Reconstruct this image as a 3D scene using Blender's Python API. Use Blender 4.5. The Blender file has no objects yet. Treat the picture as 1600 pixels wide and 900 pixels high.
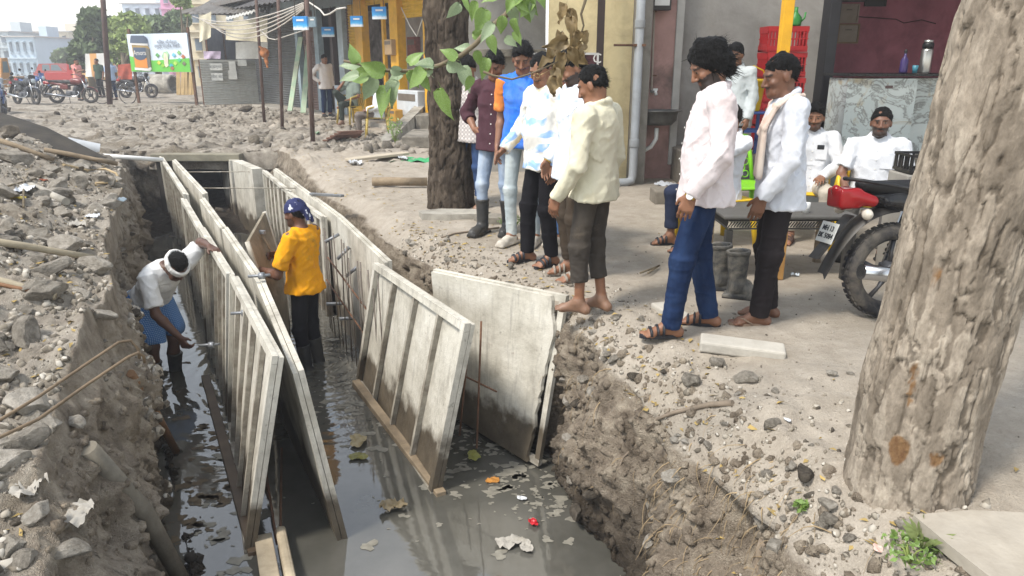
import bpy, bmesh, math, random
import numpy as np
from mathutils import Vector, Matrix, Quaternion
R = math.radians
random.seed(7)
RNG = np.random.default_rng(7)
SC = bpy.context.scene
COL = SC.collection
CAM_H, PITCH, FPX = 1.55, math.atan(353.0 / 1150.0), 1150.0
cam_data = bpy.data.cameras.new('camera')
cam_data.sensor_width = 36.0
cam_data.lens = 36.0 * FPX / 1600.0
cam_data.clip_start, cam_data.clip_end = 0.05, 2000.0
cam = bpy.data.objects.new('camera', cam_data)
cam.location = (0, 0, CAM_H)
cam.rotation_euler = (math.pi / 2 - PITCH, 0, 0)
COL.objects.link(cam)
SC.camera = cam
SUN_EL, SUN_AZ = R(56), R(-128)     # azimuth measured from +Y towards +X: the hazy sun stands behind the left shoulder
world = bpy.data.worlds.new('World')
SC.world = world
world.use_nodes = True
wn = world.node_tree
for n in list(wn.nodes):
 wn.nodes.remove(n)
sky = wn.nodes.new('ShaderNodeTexSky')
sky.sky_type = 'NISHITA'
sky.sun_disc = False
sky.sun_elevation, sky.sun_rotation = SUN_EL, SUN_AZ
sky.air_density, sky.dust_density, sky.ozone_density = 1.6, 0.6, 1.0
hsv = wn.nodes.new('ShaderNodeHueSaturation')
hsv.inputs['Saturation'].default_value = 0.35
bg = wn.nodes.new('ShaderNodeBackground')
bg.inputs['Strength'].default_value = 0.105
wo = wn.nodes.new('ShaderNodeOutputWorld')
wn.links.new(sky.outputs[0], hsv.inputs['Color'])
wn.links.new(hsv.outputs[0], bg.inputs['Color'])
wn.links.new(bg.outputs[0], wo.inputs['Surface'])
sun_data = bpy.data.lights.new('sun', 'SUN')
sun_data.energy, sun_data.angle, sun_data.color = 1.5, R(10), (1.0, 0.94, 0.85)
sun = bpy.data.objects.new('sun', sun_data)
sd = Vector((math.sin(SUN_AZ) * math.cos(SUN_EL), math.cos(SUN_AZ) * math.cos(SUN_EL), math.sin(SUN_EL)))
sun.rotation_euler = (-sd).to_track_quat('-Z', 'Y').to_euler()
sun.location = sd * 30
COL.objects.link(sun)
SC.view_settings.view_transform = 'Standard'
SC.view_settings.look = 'None'
SC.view_settings.gamma = 1.0
SC.view_settings.exposure = 1.5
SC.view_settings.use_curve_mapping = False
SP, CP = math.sin(PITCH), math.cos(PITCH)
def ray(px, py):
 u, v = (px - 800) / FPX, (py - 450) / FPX
 return Vector((u, CP - v * SP, -SP - v * CP))
def G(px, py, z=0.0):
 """the place on the level z that a survey of the photograph gives"""
 d = ray(px, py)
 return Vector((0, 0, CAM_H)) + d * ((z - CAM_H) / d.z)
def D(px, py, Y):
 d = ray(px, py)
 return Vector((0, 0, CAM_H)) + d * (Y / d.y)
def _hash(ix, iy, iz, seed):
 h = ix.astype(np.uint32) * np.uint32(374761393) + iy.astype(np.uint32) * np.uint32(668265263) + np.asarray(iz).astype(np.uint32) * np.uint32(2147483647) + np.uint32((seed * 974711) & 0xffffffff)
 h = (h ^ (h >> np.uint32(13))) * np.uint32(1274126177)
 h = (h ^ (h >> np.uint32(16))) * np.uint32(2246822519)
 return ((h ^ (h >> np.uint32(15))) & np.uint32(0xffff)).astype(np.float32) / np.float32(65535.0)
def vnoise(p, seed=0):
 """value noise -1..1 at points (n,3)"""
 p = np.asarray(p, dtype=np.float32)
 i = np.floor(p).astype(np.int32)
 f = p - i
 f = f * f * f * (f * (f * 6 - 15) + 10)
 r = 0
 for dx in (0, 1):
  wx = f[:, 0] if dx else 1 - f[:, 0]
  for dy in (0, 1):
   wy = f[:, 1] if dy else 1 - f[:, 1]
   for dz in (0, 1):
    wz = f[:, 2] if dz else 1 - f[:, 2]
    r = r + wx * wy * wz * _hash(i[:, 0] + dx, i[:, 1] + dy, i[:, 2] + dz, seed)
 return r * 2 - 1
def fbm(p, octaves=4, seed=0, gain=0.5, ridged=False):
 p = np.asarray(p, dtype=np.float32)
 a, s, r = 1.0, 0.0, 0
 for k in range(octaves):
  n = vnoise(p * (2.03 ** k) + 17.3 * k, seed + k)
  if ridged:
   n = 1 - 2 * np.abs(n)
  r = r + a * n
  s += a
  a *= gain
 return r / s
def worley(p, seed=0):
 """distance to the nearest feature point, and a cell value"""
 p = np.asarray(p, dtype=np.float32)
 i = np.floor(p).astype(np.int32)
 best = np.full(len(p), 9.0, np.float32)
 val = np.zeros(len(p), np.float32)
 for dx in (-1, 0, 1):
  for dy in (-1, 0, 1):
   for dz in (-1, 0, 1):
    cx, cy, cz = i[:, 0] + dx, i[:, 1] + dy, i[:, 2] + dz
    d = (cx + _hash(cx, cy, cz, seed) - p[:, 0]) ** 2 + (cy + _hash(cx, cy, cz, seed + 1) - p[:, 1]) ** 2 + (cz + _hash(cx, cy, cz, seed + 2) - p[:, 2]) ** 2
    m = d < best
    best = np.where(m, d, best)
    val = np.where(m, _hash(cx, cy, cz, seed + 3), val)
 return np.sqrt(best), val
def worley2(x, y, seed=0):
 """the same in the plane"""
 ix, iy = np.floor(x).astype(np.int32), np.floor(y).astype(np.int32)
 best = np.full(len(x), 9.0, np.float32)
 val = np.zeros(len(x), np.float32)
 zero = np.uint32(5)
 for dx in (-1, 0, 1):
  for dy in (-1, 0, 1):
   cx, cy = ix + dx, iy + dy
   h = _hash(cx, cy, zero, seed)
   d = (cx + h - x) ** 2 + (cy + _hash(cx, cy, zero, seed + 1) - y) ** 2
   m = d < best
   best = np.where(m, d, best)
   val = np.where(m, (h * 7.31) % 1.0, val)
 return np.sqrt(best), val
def mesh_np(name, verts, faces, smooth=True):
 me = bpy.data.meshes.new(name)
 if isinstance(faces, np.ndarray) and faces.ndim == 2:
  k = faces.shape[1]
  me.vertices.add(len(verts))
  me.vertices.foreach_set('co', np.asarray(verts, np.float32).ravel())
  me.loops.add(faces.size)
  me.loops.foreach_set('vertex_index', faces.astype(np.int32).ravel())
  me.polygons.add(len(faces))
  me.polygons.foreach_set('loop_start', np.arange(0, faces.size, k, dtype=np.int32))
  me.polygons.foreach_set('loop_total', np.full(len(faces), k, dtype=np.int32))
  me.update(calc_edges=True)
  me.validate()
 else:
  me.from_pydata([tuple(v) for v in verts], [], [tuple(f) for f in faces])
  me.update()
 if smooth and len(me.polygons):
  me.polygons.foreach_set('use_smooth', np.ones(len(me.polygons), bool))
 return me
def link(name, me, mat=None, parent=None, loc=None, rot=None):
 o = bpy.data.objects.new(name, me)
 if mat is not None and me is not None:
  if not me.materials:
   me.materials.append(mat)
  elif me.materials[0] != mat:
   o.material_slots[0].link = 'OBJECT'
   o.material_slots[0].material = mat
 if parent is not None:
  o.parent = parent
 if loc is not None:
  o.location = loc
 if rot is not None:
  o.rotation_euler = rot
 COL.objects.link(o)
 return o
def tag(o, label=None, cat=None, group=None, kind=None):
 if label: o['label'] = label
 if cat: o['category'] = cat
 if group: o['group'] = group
 if kind: o['kind'] = kind
 return o
def empty(name, loc=(0, 0, 0), rz=0.0):
 o = bpy.data.objects.new(name, None)
 o.location = loc
 o.rotation_euler = (0, 0, rz)
 o.empty_display_size = 0.1
 COL.objects.link(o)
 return o
def copy_tree(o, parent=None):
 c = o.copy()
 COL.objects.link(c)
 if parent is not None:
  c.parent = parent
  c.matrix_parent_inverse = o.matrix_parent_inverse.copy()
 for ch in o.children:
  copy_tree(ch, c)
 return c
def set_color(me, cols, name='Col'):
 a = me.color_attributes.new(name, 'FLOAT_COLOR', 'POINT')
 c = np.ones((len(me.vertices), 4), np.float32)
 c[:, :3] = cols
 a.data.foreach_set('color', c.ravel())
class MB:
 """collects shapes into one mesh"""
 def __init__(self):
  self.v, self.f, self.sm = [], [], []
 def add(self, vs, fs, smooth=False):
  b = len(self.v)
  self.v += [tuple(v) for v in vs]
  self.f += [tuple(i + b for i in f) for f in fs]
  self.sm += [smooth] * len(fs)
  return self
 def box(self, c, s, rz=0.0, rot=None, bev=0.0):
  """box centred at c, full sizes s; bev chamfers the edges"""
  h = [x / 2 for x in s]
  m = rot.to_matrix() if hasattr(rot, 'to_matrix') else (rot if rot is not None else Matrix.Rotation(rz, 3, 'Z'))
  c = Vector(c)
  if bev <= 0:
   vs = [c + m @ Vector((sx * h[0], sy * h[1], sz * h[2])) for sz in (-1, 1) for sy in (-1, 1) for sx in (-1, 1)]
   return self.add(vs, [(0, 2, 3, 1), (4, 5, 7, 6), (0, 1, 5, 4), (2, 6, 7, 3), (0, 4, 6, 2), (1, 3, 7, 5)])
  bm = bmesh.new()
  bmesh.ops.create_cube(bm, size=1.0)
  for v in bm.verts:
   v.co = Vector((v.co.x * s[0], v.co.y * s[1], v.co.z * s[2]))
  bmesh.ops.bevel(bm, geom=bm.edges[:], offset=min(bev, min(s) * 0.45), segments=2, affect='EDGES', profile=0.5)
  vs = [c + m @ v.co for v in bm.verts]
  bm.verts.index_update()
  fs = [[v.index for v in f.verts] for f in bm.faces]
  bm.free()
  return self.add(vs, fs)
 def tube(self, pts, r, n=8, caps=True, smooth=True, flat=1.0):
  """tube along points; r a number or a list; flat squeezes the section"""
  pts = [Vector(p) for p in pts]
  k = len(pts)
  rs = r if isinstance(r, (list, tuple)) else [r] * k
  vs, fs = [], []
  t0 = (pts[1] - pts[0]).normalized()
  a = Vector((0, 0, 1)) if abs(t0.z) < 0.9 else Vector((1, 0, 0))
  nrm = t0.cross(a).normalized()
  for i, p in enumerate(pts):
   t = (pts[min(i + 1, k - 1)] - pts[max(i - 1, 0)])
   t = t.normalized() if t.length > 1e-9 else t0
   nrm = (nrm - t * nrm.dot(t))
   nrm = nrm.normalized() if nrm.length > 1e-6 else t.orthogonal().normalized()
   b = t.cross(nrm)
   for j in range(n):
    an = 2 * math.pi * j / n
    vs.append(p + nrm * (math.cos(an) * rs[i]) + b * (math.sin(an) * rs[i] * flat))
  for i in range(k - 1):
   for j in range(n):
    fs.append((i * n + j, i * n + (j + 1) % n, (i + 1) * n + (j + 1) % n, (i + 1) * n + j))
  self.add(vs, fs, smooth)
  if caps:
   b = len(self.v) - k * n
   self.f += [tuple(b + j for j in reversed(range(n))), tuple(b + (k - 1) * n + j for j in range(n))]
   self.sm += [False, False]
  return self
 def lathe(self, prof, n=16, m=None, smooth=True, caps=True):
  """profile [(r,z)...] spun about z, m places it"""
  m = m or Matrix.Identity(4)
  vs = [m @ Vector((r * math.cos(2 * math.pi * j / n), r * math.sin(2 * math.pi * j / n), z)) for r, z in prof for j in range(n)]
  fs = [(i * n + j, i * n + (j + 1) % n, (i + 1) * n + (j + 1) % n, (i + 1) * n + j) for i in range(len(prof) - 1) for j in range(n)]
  self.add(vs, fs, smooth)
  if caps:
   b = len(self.v) - len(vs)
   self.f += [tuple(b + j for j in reversed(range(n))), tuple(b + (len(prof) - 1) * n + j for j in range(n))]
   self.sm += [False, False]
  return self
 def prism(self, outline, depth, m=None):
  """outline [(x,y)...] in the plane z=0, extruded to z=depth, m places it"""
  m = m or Matrix.Identity(4)
  n = len(outline)
  vs = [m @ Vector((x, y, 0)) for x, y in outline] + [m @ Vector((x, y, depth)) for x, y in outline]
  fs = [tuple(reversed(range(n))), tuple(range(n, 2 * n))] + [(i, (i + 1) % n, n + (i + 1) % n, n + i) for i in range(n)]
  return self.add(vs, fs)
 def mesh(self, name):
  me = bpy.data.meshes.new(name)
  me.from_pydata(self.v, [], self.f)
  me.polygons.foreach_set('use_smooth', np.array(self.sm, bool))
  me.update()
  return me
 def build(self, name, mat, parent=None, loc=None, rot=None):
  return link(name, self.mesh(name), mat, parent, loc, rot)
def frame(o, x=None, z=None):
 """4x4 with origin o, local z along z, local x near x"""
 z = Vector(z).normalized() if z is not None else Vector((0, 0, 1))
 x = Vector(x) if x is not None else z.orthogonal()
 x = (x - z * x.dot(z)).normalized()
 y = z.cross(x)
 m = Matrix((x, y, z)).transposed().to_4x4()
 m.translation = Vector(o)
 return m
MATS = {}
def rgb(h):
 """sRGB hex to linear"""
 h = h.lstrip('#')
 c = [int(h[i:i + 2], 16) / 255 for i in (0, 2, 4)]
 return tuple(x / 12.92 if x <= 0.04045 else ((x + 0.055) / 1.055) ** 2.4 for x in c)
class NT:
 def __init__(self, name):
  self.m = bpy.data.materials.new(name)
  self.m.use_nodes = True
  self.t = self.m.node_tree
  self.b = self.t.nodes['Principled BSDF']
  self.out = self.t.nodes['Material Output']
 def n(self, kind, **kw):
  nd = self.t.nodes.new(kind)
  for k, v in kw.items():
   if k in nd.inputs.keys():
    s = nd.inputs[k]
    if hasattr(v, 'is_output'):
     self.t.links.new(v, s)
    else:
     s.default_value = v
   else:
    setattr(nd, k, v)
  return nd
 def l(self, a, b):
  self.t.links.new(a, b)
 def coords(self, kind='Object', scale=(1, 1, 1), off=(0, 0, 0)):
  tc = self.n('ShaderNodeTexCoord')
  mp = self.n('ShaderNodeMapping')
  mp.inputs['Scale'].default_value = scale
  mp.inputs['Location'].default_value = off
  self.l(tc.outputs[kind], mp.inputs['Vector'])
  return mp.outputs[0]
 def noise(self, vec, scale, detail=4, rough=0.55, out='Fac', dist=0.0):
  nd = self.n('ShaderNodeTexNoise', Scale=scale, Detail=detail, Roughness=rough, Distortion=dist)
  self.l(vec, nd.inputs['Vector'])
  return nd.outputs[out]
 def ramp(self, fac, stops, interp='LINEAR'):
  nd = self.n('ShaderNodeValToRGB')
  nd.color_ramp.interpolation = interp
  e = nd.color_ramp.elements
  while len(e) < len(stops):
   e.new(0.5)
  for i, (p, c) in enumerate(stops):
   e[i].position = p
   e[i].color = (*c, 1) if len(c) == 3 else c
  self.l(fac, nd.inputs['Fac'])
  return nd.outputs['Color']
 def mix(self, fac, a, b, mode='MIX'):
  nd = self.n('ShaderNodeMix', data_type='RGBA', blend_type=mode)
  for s, v in ((nd.inputs[0], fac), (nd.inputs[6], a), (nd.inputs[7], b)):
   if hasattr(v, 'is_output'):
    self.l(v, s)
   else:
    s.default_value = v if isinstance(v, (int, float)) else ((*v, 1) if len(v) == 3 else v)
  return nd.outputs[2]
 def math(self, op, a, b=0.0, clamp=False):
  nd = self.n('ShaderNodeMath', operation=op, use_clamp=clamp)
  for s, v in ((nd.inputs[0], a), (nd.inputs[1], b)):
   if hasattr(v, 'is_output'):
    self.l(v, s)
   else:
    s.default_value = v
  return nd.outputs[0]
 def bump(self, h, strength=0.4, dist=0.02):
  nd = self.n('ShaderNodeBump', Strength=strength, Distance=dist)
  self.l(h, nd.inputs['Height'])
  self.l(nd.outputs[0], self.b.inputs['Normal'])
 def col(self, c):
  if hasattr(c, 'is_output'):
   self.l(c, self.b.inputs['Base Color'])
  else:
   self.b.inputs['Base Color'].default_value = (*c, 1)
 def set(self, **kw):
  for k, v in kw.items():
   s = self.b.inputs[k.replace('_', ' ')]
   if hasattr(v, 'is_output'):
    self.l(v, s)
   else:
    s.default_value = v
def mat(name, c, rough=0.6, var=0.18, scale=6.0, bump=0.0, bscale=40.0, metal=0.0, dirt=None, dirt_amt=0.5, dscale=3.0, spec=0.4, **kw):
 """plain procedural material: base colour with uneven tone, optional dirt and relief"""
 if name in MATS:
  return MATS[name]
 if isinstance(c, str):
  c = rgb(c)
 t = NT(name)
 vec = t.coords('Object')
 f = t.noise(vec, scale, 5, 0.6)
 lo = tuple(x * (1 - var) for x in c)
 hi = tuple(min(1, x * (1 + var)) for x in c)
 cc = t.ramp(f, [(0.3, lo), (0.7, hi)])
 if dirt is not None:
  d = rgb(dirt) if isinstance(dirt, str) else dirt
  g = t.noise(vec, dscale, 6, 0.65, dist=0.4)
  g = t.math('MULTIPLY', t.ramp(g, [(0.42, (0, 0, 0)), (0.66, (1, 1, 1))]), dirt_amt)
  cc = t.mix(g, cc, d)
 t.col(cc)
 t.set(Roughness=rough, Metallic=metal)
 t.b.inputs['Specular IOR Level'].default_value = spec
 for k, v in kw.items():
  t.b.inputs[k.replace('_', ' ')].default_value = v
 if bump:
  t.bump(t.noise(vec, bscale, 5, 0.6), bump, 0.01)
 MATS[name] = t.m
 return t.m
def smin(a, b, k):
 if k <= 0:
  return np.minimum(a, b)
 h = np.clip(0.5 + 0.5 * (b - a) / k, 0, 1)
 return b + (a - b) * h - k * h * (1 - h)
class Prim:
 k = 0.02
 sub = False
class Cone(Prim):
 """tapered capsule"""
 def __init__(self, a, b, ra, rb=None, k=0.02, sub=False):
  self.a, self.b = np.array(a, np.float32), np.array(b, np.float32)
  self.ra, self.rb, self.k, self.sub = ra, (ra if rb is None else rb), k, sub
 def d(self, p):
  ba = self.b - self.a
  pa = p - self.a
  h = np.clip(pa @ ba / max(float(ba @ ba), 1e-9), 0, 1)
  return np.linalg.norm(pa - h[:, None] * ba, axis=1) - (self.ra + (self.rb - self.ra) * h)
 def box(self):
  r = max(self.ra, self.rb)
  return np.minimum(self.a, self.b) - r, np.maximum(self.a, self.b) + r
class Ell(Prim):
 """ellipsoid, m 3x3 columns = its axes"""
 def __init__(self, c, r, m=None, k=0.02, sub=False):
  self.c, self.r = np.array(c, np.float32), np.array(r, np.float32)
  self.m = np.eye(3, dtype=np.float32) if m is None else np.array(m, np.float32)
  self.k, self.sub = k, sub
 def d(self, p):
  q = (p - self.c) @ self.m
  k0 = np.linalg.norm(q / self.r, axis=1)
  k1 = np.linalg.norm(q / (self.r * self.r), axis=1)
  return np.where(k1 > 1e-6, k0 * (k0 - 1) / np.maximum(k1, 1e-6), -self.r.min())
 def box(self):
  e = np.abs(self.m) @ self.r
  return self.c - e, self.c + e
class Loft(Prim):
 """elliptic sections along a straight axis: rows (t, rx, ry, forward offset)"""
 def __init__(self, a, b, xa, xb, rows, k=0.03, sub=False):
  self.a, self.b = np.array(a, np.float32), np.array(b, np.float32)
  self.xa, self.xb = np.array(xa, np.float32), np.array(xb, np.float32)
  self.rows, self.k, self.sub = np.array(rows, np.float32), k, sub
 def d(self, p):
  ax = self.b - self.a
  L = float(np.linalg.norm(ax))
  ax = ax / L
  pa = p - self.a
  t = pa @ ax / L
  tc = np.clip(t, self.rows[0, 0], self.rows[-1, 0])
  rx, ry, of = (np.interp(tc, self.rows[:, 0], self.rows[:, i]) for i in (1, 2, 3))
  w = np.clip(tc, 0, 1)[:, None]
  x = self.xa * (1 - w) + self.xb * w
  x = x - (x @ ax)[:, None] * ax
  x = x / np.linalg.norm(x, axis=1)[:, None]
  y = np.cross(ax[None, :], x)
  u = np.sum(pa * x, 1) / rx
  vv = (np.sum(pa * y, 1) - of) / ry
  g = (np.abs(u) ** 2.4 + np.abs(vv) ** 2.4) ** (1 / 2.4)
  d2 = (g - 1) * np.minimum(rx, ry)
  e = (np.abs(t - tc)) * L
  return np.where(e > 1e-6, np.sqrt(np.maximum(d2, 0) ** 2 + e * e), d2)
 def box(self):
  ax = self.b - self.a
  t0, t1 = self.rows[0, 0], self.rows[-1, 0]
  r = self.rows[:, 1:3].max() + abs(self.rows[:, 3]).max()
  q = np.stack([self.a + ax * t0, self.a + ax * t1])
  return q.min(0) - r, q.max(0) + r
class RBox(Prim):
 """rounded box"""
 def __init__(self, c, h, r, m=None, k=0.01, sub=False):
  self.c, self.h, self.r = np.array(c, np.float32), np.array(h, np.float32), r
  self.m = np.eye(3, dtype=np.float32) if m is None else np.array(m, np.float32)
  self.k, self.sub = k, sub
 def d(self, p):
  q = np.abs((p - self.c) @ self.m) - (self.h - self.r)
  return np.linalg.norm(np.maximum(q, 0), axis=1) + np.minimum(q.max(1), 0) - self.r
 def box(self):
  e = np.abs(self.m) @ self.h
  return self.c - e, self.c + e
NB = 8
def solid(prims, vox, cuts=(), warp=None, pad=0.03):
 """surface nets over the union of prims; cuts = [(point, normal)] keep the side behind the normal; warp(p) is added to the field"""
 adds = [p for p in prims if not p.sub]
 lo = np.min([p.box()[0] for p in adds], 0) - pad
 hi = np.max([p.box()[1] for p in adds], 0) + pad
 nb = np.maximum(np.ceil((hi - lo) / (vox * NB)).astype(int), 1)
 bi = np.stack(np.meshgrid(*[np.arange(k) for k in nb], indexing='ij'), -1).reshape(-1, 3)
 bs = vox * NB
 bc = (lo + (bi + 0.5) * bs).astype(np.float32)
 diag = bs * 0.87
 F = np.full((len(bc), NB ** 3), 0.2, np.float32)
 loc = np.stack(np.meshgrid(*[np.arange(NB)] * 3, indexing='ij'), -1).reshape(-1, 3).astype(np.float32) * vox
 org = (lo + bi * bs).astype(np.float32)
 touched = np.zeros(len(bc), bool)
 for pr in prims:
  l, h = pr.box()
  m = np.all((bc > l - diag - pr.k) & (bc < h + diag + pr.k), 1)
  if pr.sub:
   m &= touched
  if not m.any():
   continue
  pts = (org[m][:, None, :] + loc[None]).reshape(-1, 3)
  d = pr.d(pts).reshape(-1, NB ** 3).astype(np.float32)
  if pr.sub:
   F[m] = -smin(-F[m], d, pr.k)
  else:
   F[m] = smin(F[m], d, pr.k)
   touched |= m
 if len(cuts) or warp is not None:
  m = touched
  pts = (org[m][:, None, :] + loc[None]).reshape(-1, 3)
  f = F[m].reshape(-1)
  if warp is not None:
   near = np.abs(f) < vox * 4 + 0.03
   f[near] += warp(pts[near])
  for c, nrm in cuts:
   f = np.maximum(f, (pts - np.array(c, np.float32)) @ np.array(nrm, np.float32))
  F[m] = f.reshape(-1, NB ** 3)
 V = F.reshape(nb[0], nb[1], nb[2], NB, NB, NB).transpose(0, 3, 1, 4, 2, 5).reshape(nb[0] * NB, nb[1] * NB, nb[2] * NB)
 return nets(V, lo, vox)
def nets(V, lo, vox):
 S = (V < 0)
 nx, ny, nz = V.shape
 c = np.zeros((nx - 1, ny - 1, nz - 1), np.uint8)
 offs = [(i, j, k) for i in (0, 1) for j in (0, 1) for k in (0, 1)]
 for i, j, k in offs:
  c += S[i:nx - 1 + i, j:ny - 1 + j, k:nz - 1 + k]
 idx = np.argwhere((c > 0) & (c < 8))
 if not len(idx):
  return np.zeros((0, 3)), np.zeros((0, 4), int)
 ids = np.full(c.shape, -1, np.int32)
 ids[idx[:, 0], idx[:, 1], idx[:, 2]] = np.arange(len(idx))
 cv = np.stack([V[idx[:, 0] + i, idx[:, 1] + j, idx[:, 2] + k] for i, j, k in offs], 1)
 acc = np.zeros((len(idx), 3), np.float32)
 cnt = np.zeros(len(idx), np.float32)
 for a in range(8):
  for b in range(a + 1, 8):
   da = [offs[b][q] - offs[a][q] for q in range(3)]
   if sum(abs(x) for x in da) != 1:
    continue
   va, vb = cv[:, a], cv[:, b]
   m = (va < 0) != (vb < 0)
   t = np.where(m, va / np.where(m, va - vb, 1), 0)
   for q in range(3):
    acc[:, q] += np.where(m, offs[a][q] + t * da[q], 0)
   cnt += m
 verts = lo + (idx + acc / cnt[:, None]) * vox
 quads = []
 for ax in range(3):
  sl0, sl1 = [slice(None)] * 3, [slice(None)] * 3
  sl0[ax], sl1[ax] = slice(0, -1), slice(1, None)
  ch = S[tuple(sl0)] != S[tuple(sl1)]
  e = np.argwhere(ch)
  u, w = (ax + 1) % 3, (ax + 2) % 3
  ok = (e[:, u] > 0) & (e[:, w] > 0) & (e[:, u] < V.shape[u] - 1) & (e[:, w] < V.shape[w] - 1)
  e = e[ok]
  q = []
  for du, dw in ((-1, -1), (0, -1), (0, 0), (-1, 0)):
   x = e.copy()
   x[:, u] += du
   x[:, w] += dw
   q.append(ids[x[:, 0], x[:, 1], x[:, 2]])
  q = np.stack(q, 1)
  ins = S[e[:, 0], e[:, 1], e[:, 2]]
  q[~ins] = q[~ins][:, ::-1]
  quads.append(q[(q >= 0).all(1)])
 return verts, np.concatenate(quads)
def solid_obj(name, prims, vox, mat, parent=None, cuts=(), warp=None, loc=None):
 v, f = solid(prims, vox, cuts, warp)
 return link(name, mesh_np(name, v, f), mat, parent, loc)
# ============================================================ the setting: ground, trench, water
WATER_Z = -1.2
_RT = np.array([(-4, 4.2), (0, 2.3), (1.4, 1.40), (2.0, 1.17), (2.65, 0.98), (3.5, 0.74), (4.5, 0.42), (4.9, 0.24), (5.4, -0.16), (6.0, -0.6), (7.0, -1.2), (8.3, -1.75), (10, -2.55), (13.1, -4.05), (18, -6.3)])
_LB = np.array([(-4, 2.4), (0, 0.15), (2.4, -1.2), (3.47, -1.85), (6.04, -3.3), (10.5, -5.45), (13.1, -6.75), (18, -9.1)])
def RT(y): return np.interp(y, _RT[:, 0], _RT[:, 1])
def LB(y): return np.interp(y, _LB[:, 0], _LB[:, 1])
def sstep(a, b, x):
 t = np.clip((x - a) / (b - a), 0, 1)
 return t * t * (3 - 2 * t)
def edge_noise(y, seed):
 y = np.asarray(y, np.float32)
 f = y.ravel()
 z = np.zeros_like(f)
 return fbm(np.stack([f * 1.3, z, z], -1), 4, seed).reshape(y.shape)
def RTn(y): return RT(y) + 0.13 * edge_noise(y, 3) * sstep(0, 1.5, y)
def LTn(y): return LB(y) - np.interp(y, [0, 2.4, 3.4, 4.6, 6, 13, 18], [0.75, 0.6, 0.42, 0.16, 0.08, 0.1, 0.1]) + 0.12 * edge_noise(y, 5)
TR_END = 17.2
_ty = np.linspace(-4, 420, 42401)
_lt, _rt = LTn(_ty), RTn(_ty)
def LTn(y): return np.interp(y, _ty, _lt)
def RTn(y): return np.interp(y, _ty, _rt)
def land_z(x, y, fine=True):
 """level of the undug land: spoil heap on the left, trodden yard on the right, churned road beyond"""
 x, y = np.atleast_1d(np.asarray(x, np.float32)), np.atleast_1d(np.asarray(y, np.float32))
 sh = x.shape
 x, y = x.ravel(), y.ravel()
 zero = np.zeros_like(x)
 P3 = np.stack([x, y, zero], -1)
 ym = np.clip(y, 0, 18)
 dl = LTn(ym) - x
 dr = x - RTn(ym)
 left = (dl > -0.3) & (x < (LTn(ym) + RTn(ym)) / 2)
 ze = np.interp(y, [0, 2, 3, 4, 6, 9, 12, 14], [-0.3, -0.25, 0.0, 0.14, 0.2, 0.17, 0.04, 0.0])
 rise = np.interp(y, [0, 3, 7, 10.5, 12.5, 14], [0.5, 0.55, 0.55, 0.5, 0.22, 0.0]) * sstep(0, 1.7, dl) * (1 - 0.7 * sstep(3.5, 8, dl))
 lump = 0.10 * fbm(P3 * 1.1, 3, 21)
 heap = ze + rise + lump * np.clip(1.2 - y / 16, 0.2, 1)
 far = sstep(11.5, 14.5, y)
 road = 0.10 * fbm(P3 * 0.8, 4, 31) * (1 - 0.75 * sstep(20, 34, y))
 nearb = 1 - sstep(3.3, 4.3, y)
 yard = 0.012 * fbm(P3 * 1.6, 3, 41) - 0.12 * np.exp(-np.clip(dr, 0, 9) / 0.09) - (0.04 + 0.15 * nearb) * np.exp(-np.clip(dr, 0, 9) / 0.30)
 rough_r = np.exp(-np.clip(dr, 0, 9) / 0.5) * sstep(0, 0.25, dr)
 yfar = sstep(9.5, 13, y) * (1 - sstep(1.0, 4.0, dr - np.clip(y - 12, 0, 99) * 0.1))
 zz = np.where(left, heap * (1 - far) + road * far, yard * (1 - yfar) + (road * 0.7 + 0.02) * yfar)
 if fine:
  w1, v1 = worley2(x / 0.42, y / 0.42, 51)
  w2, v2 = worley2(x / 0.17, y / 0.17, 61)
  w3, v3 = worley2(x / 0.07, y / 0.07, 71)
  clod = 0.13 * np.clip(0.62 - w1, 0, 1) * (v1 > 0.45) + 0.075 * np.clip(0.6 - w2, 0, 1) * (v2 > 0.3) + 0.035 * np.clip(0.6 - w3, 0, 1)
  clod += 0.03 * fbm(P3 * 9, 3, 81)
  k = np.where(left, 1.0 - 0.35 * far - 0.5 * sstep(22, 34, y), 0.09 + (0.5 + 0.6 * nearb) * rough_r + 0.7 * yfar * (1 - sstep(18, 30, y)))
  zz = zz + clod * k
 return zz.reshape(sh)
def gz(x, y):
 return float(land_z(x, y)[0])
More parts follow.
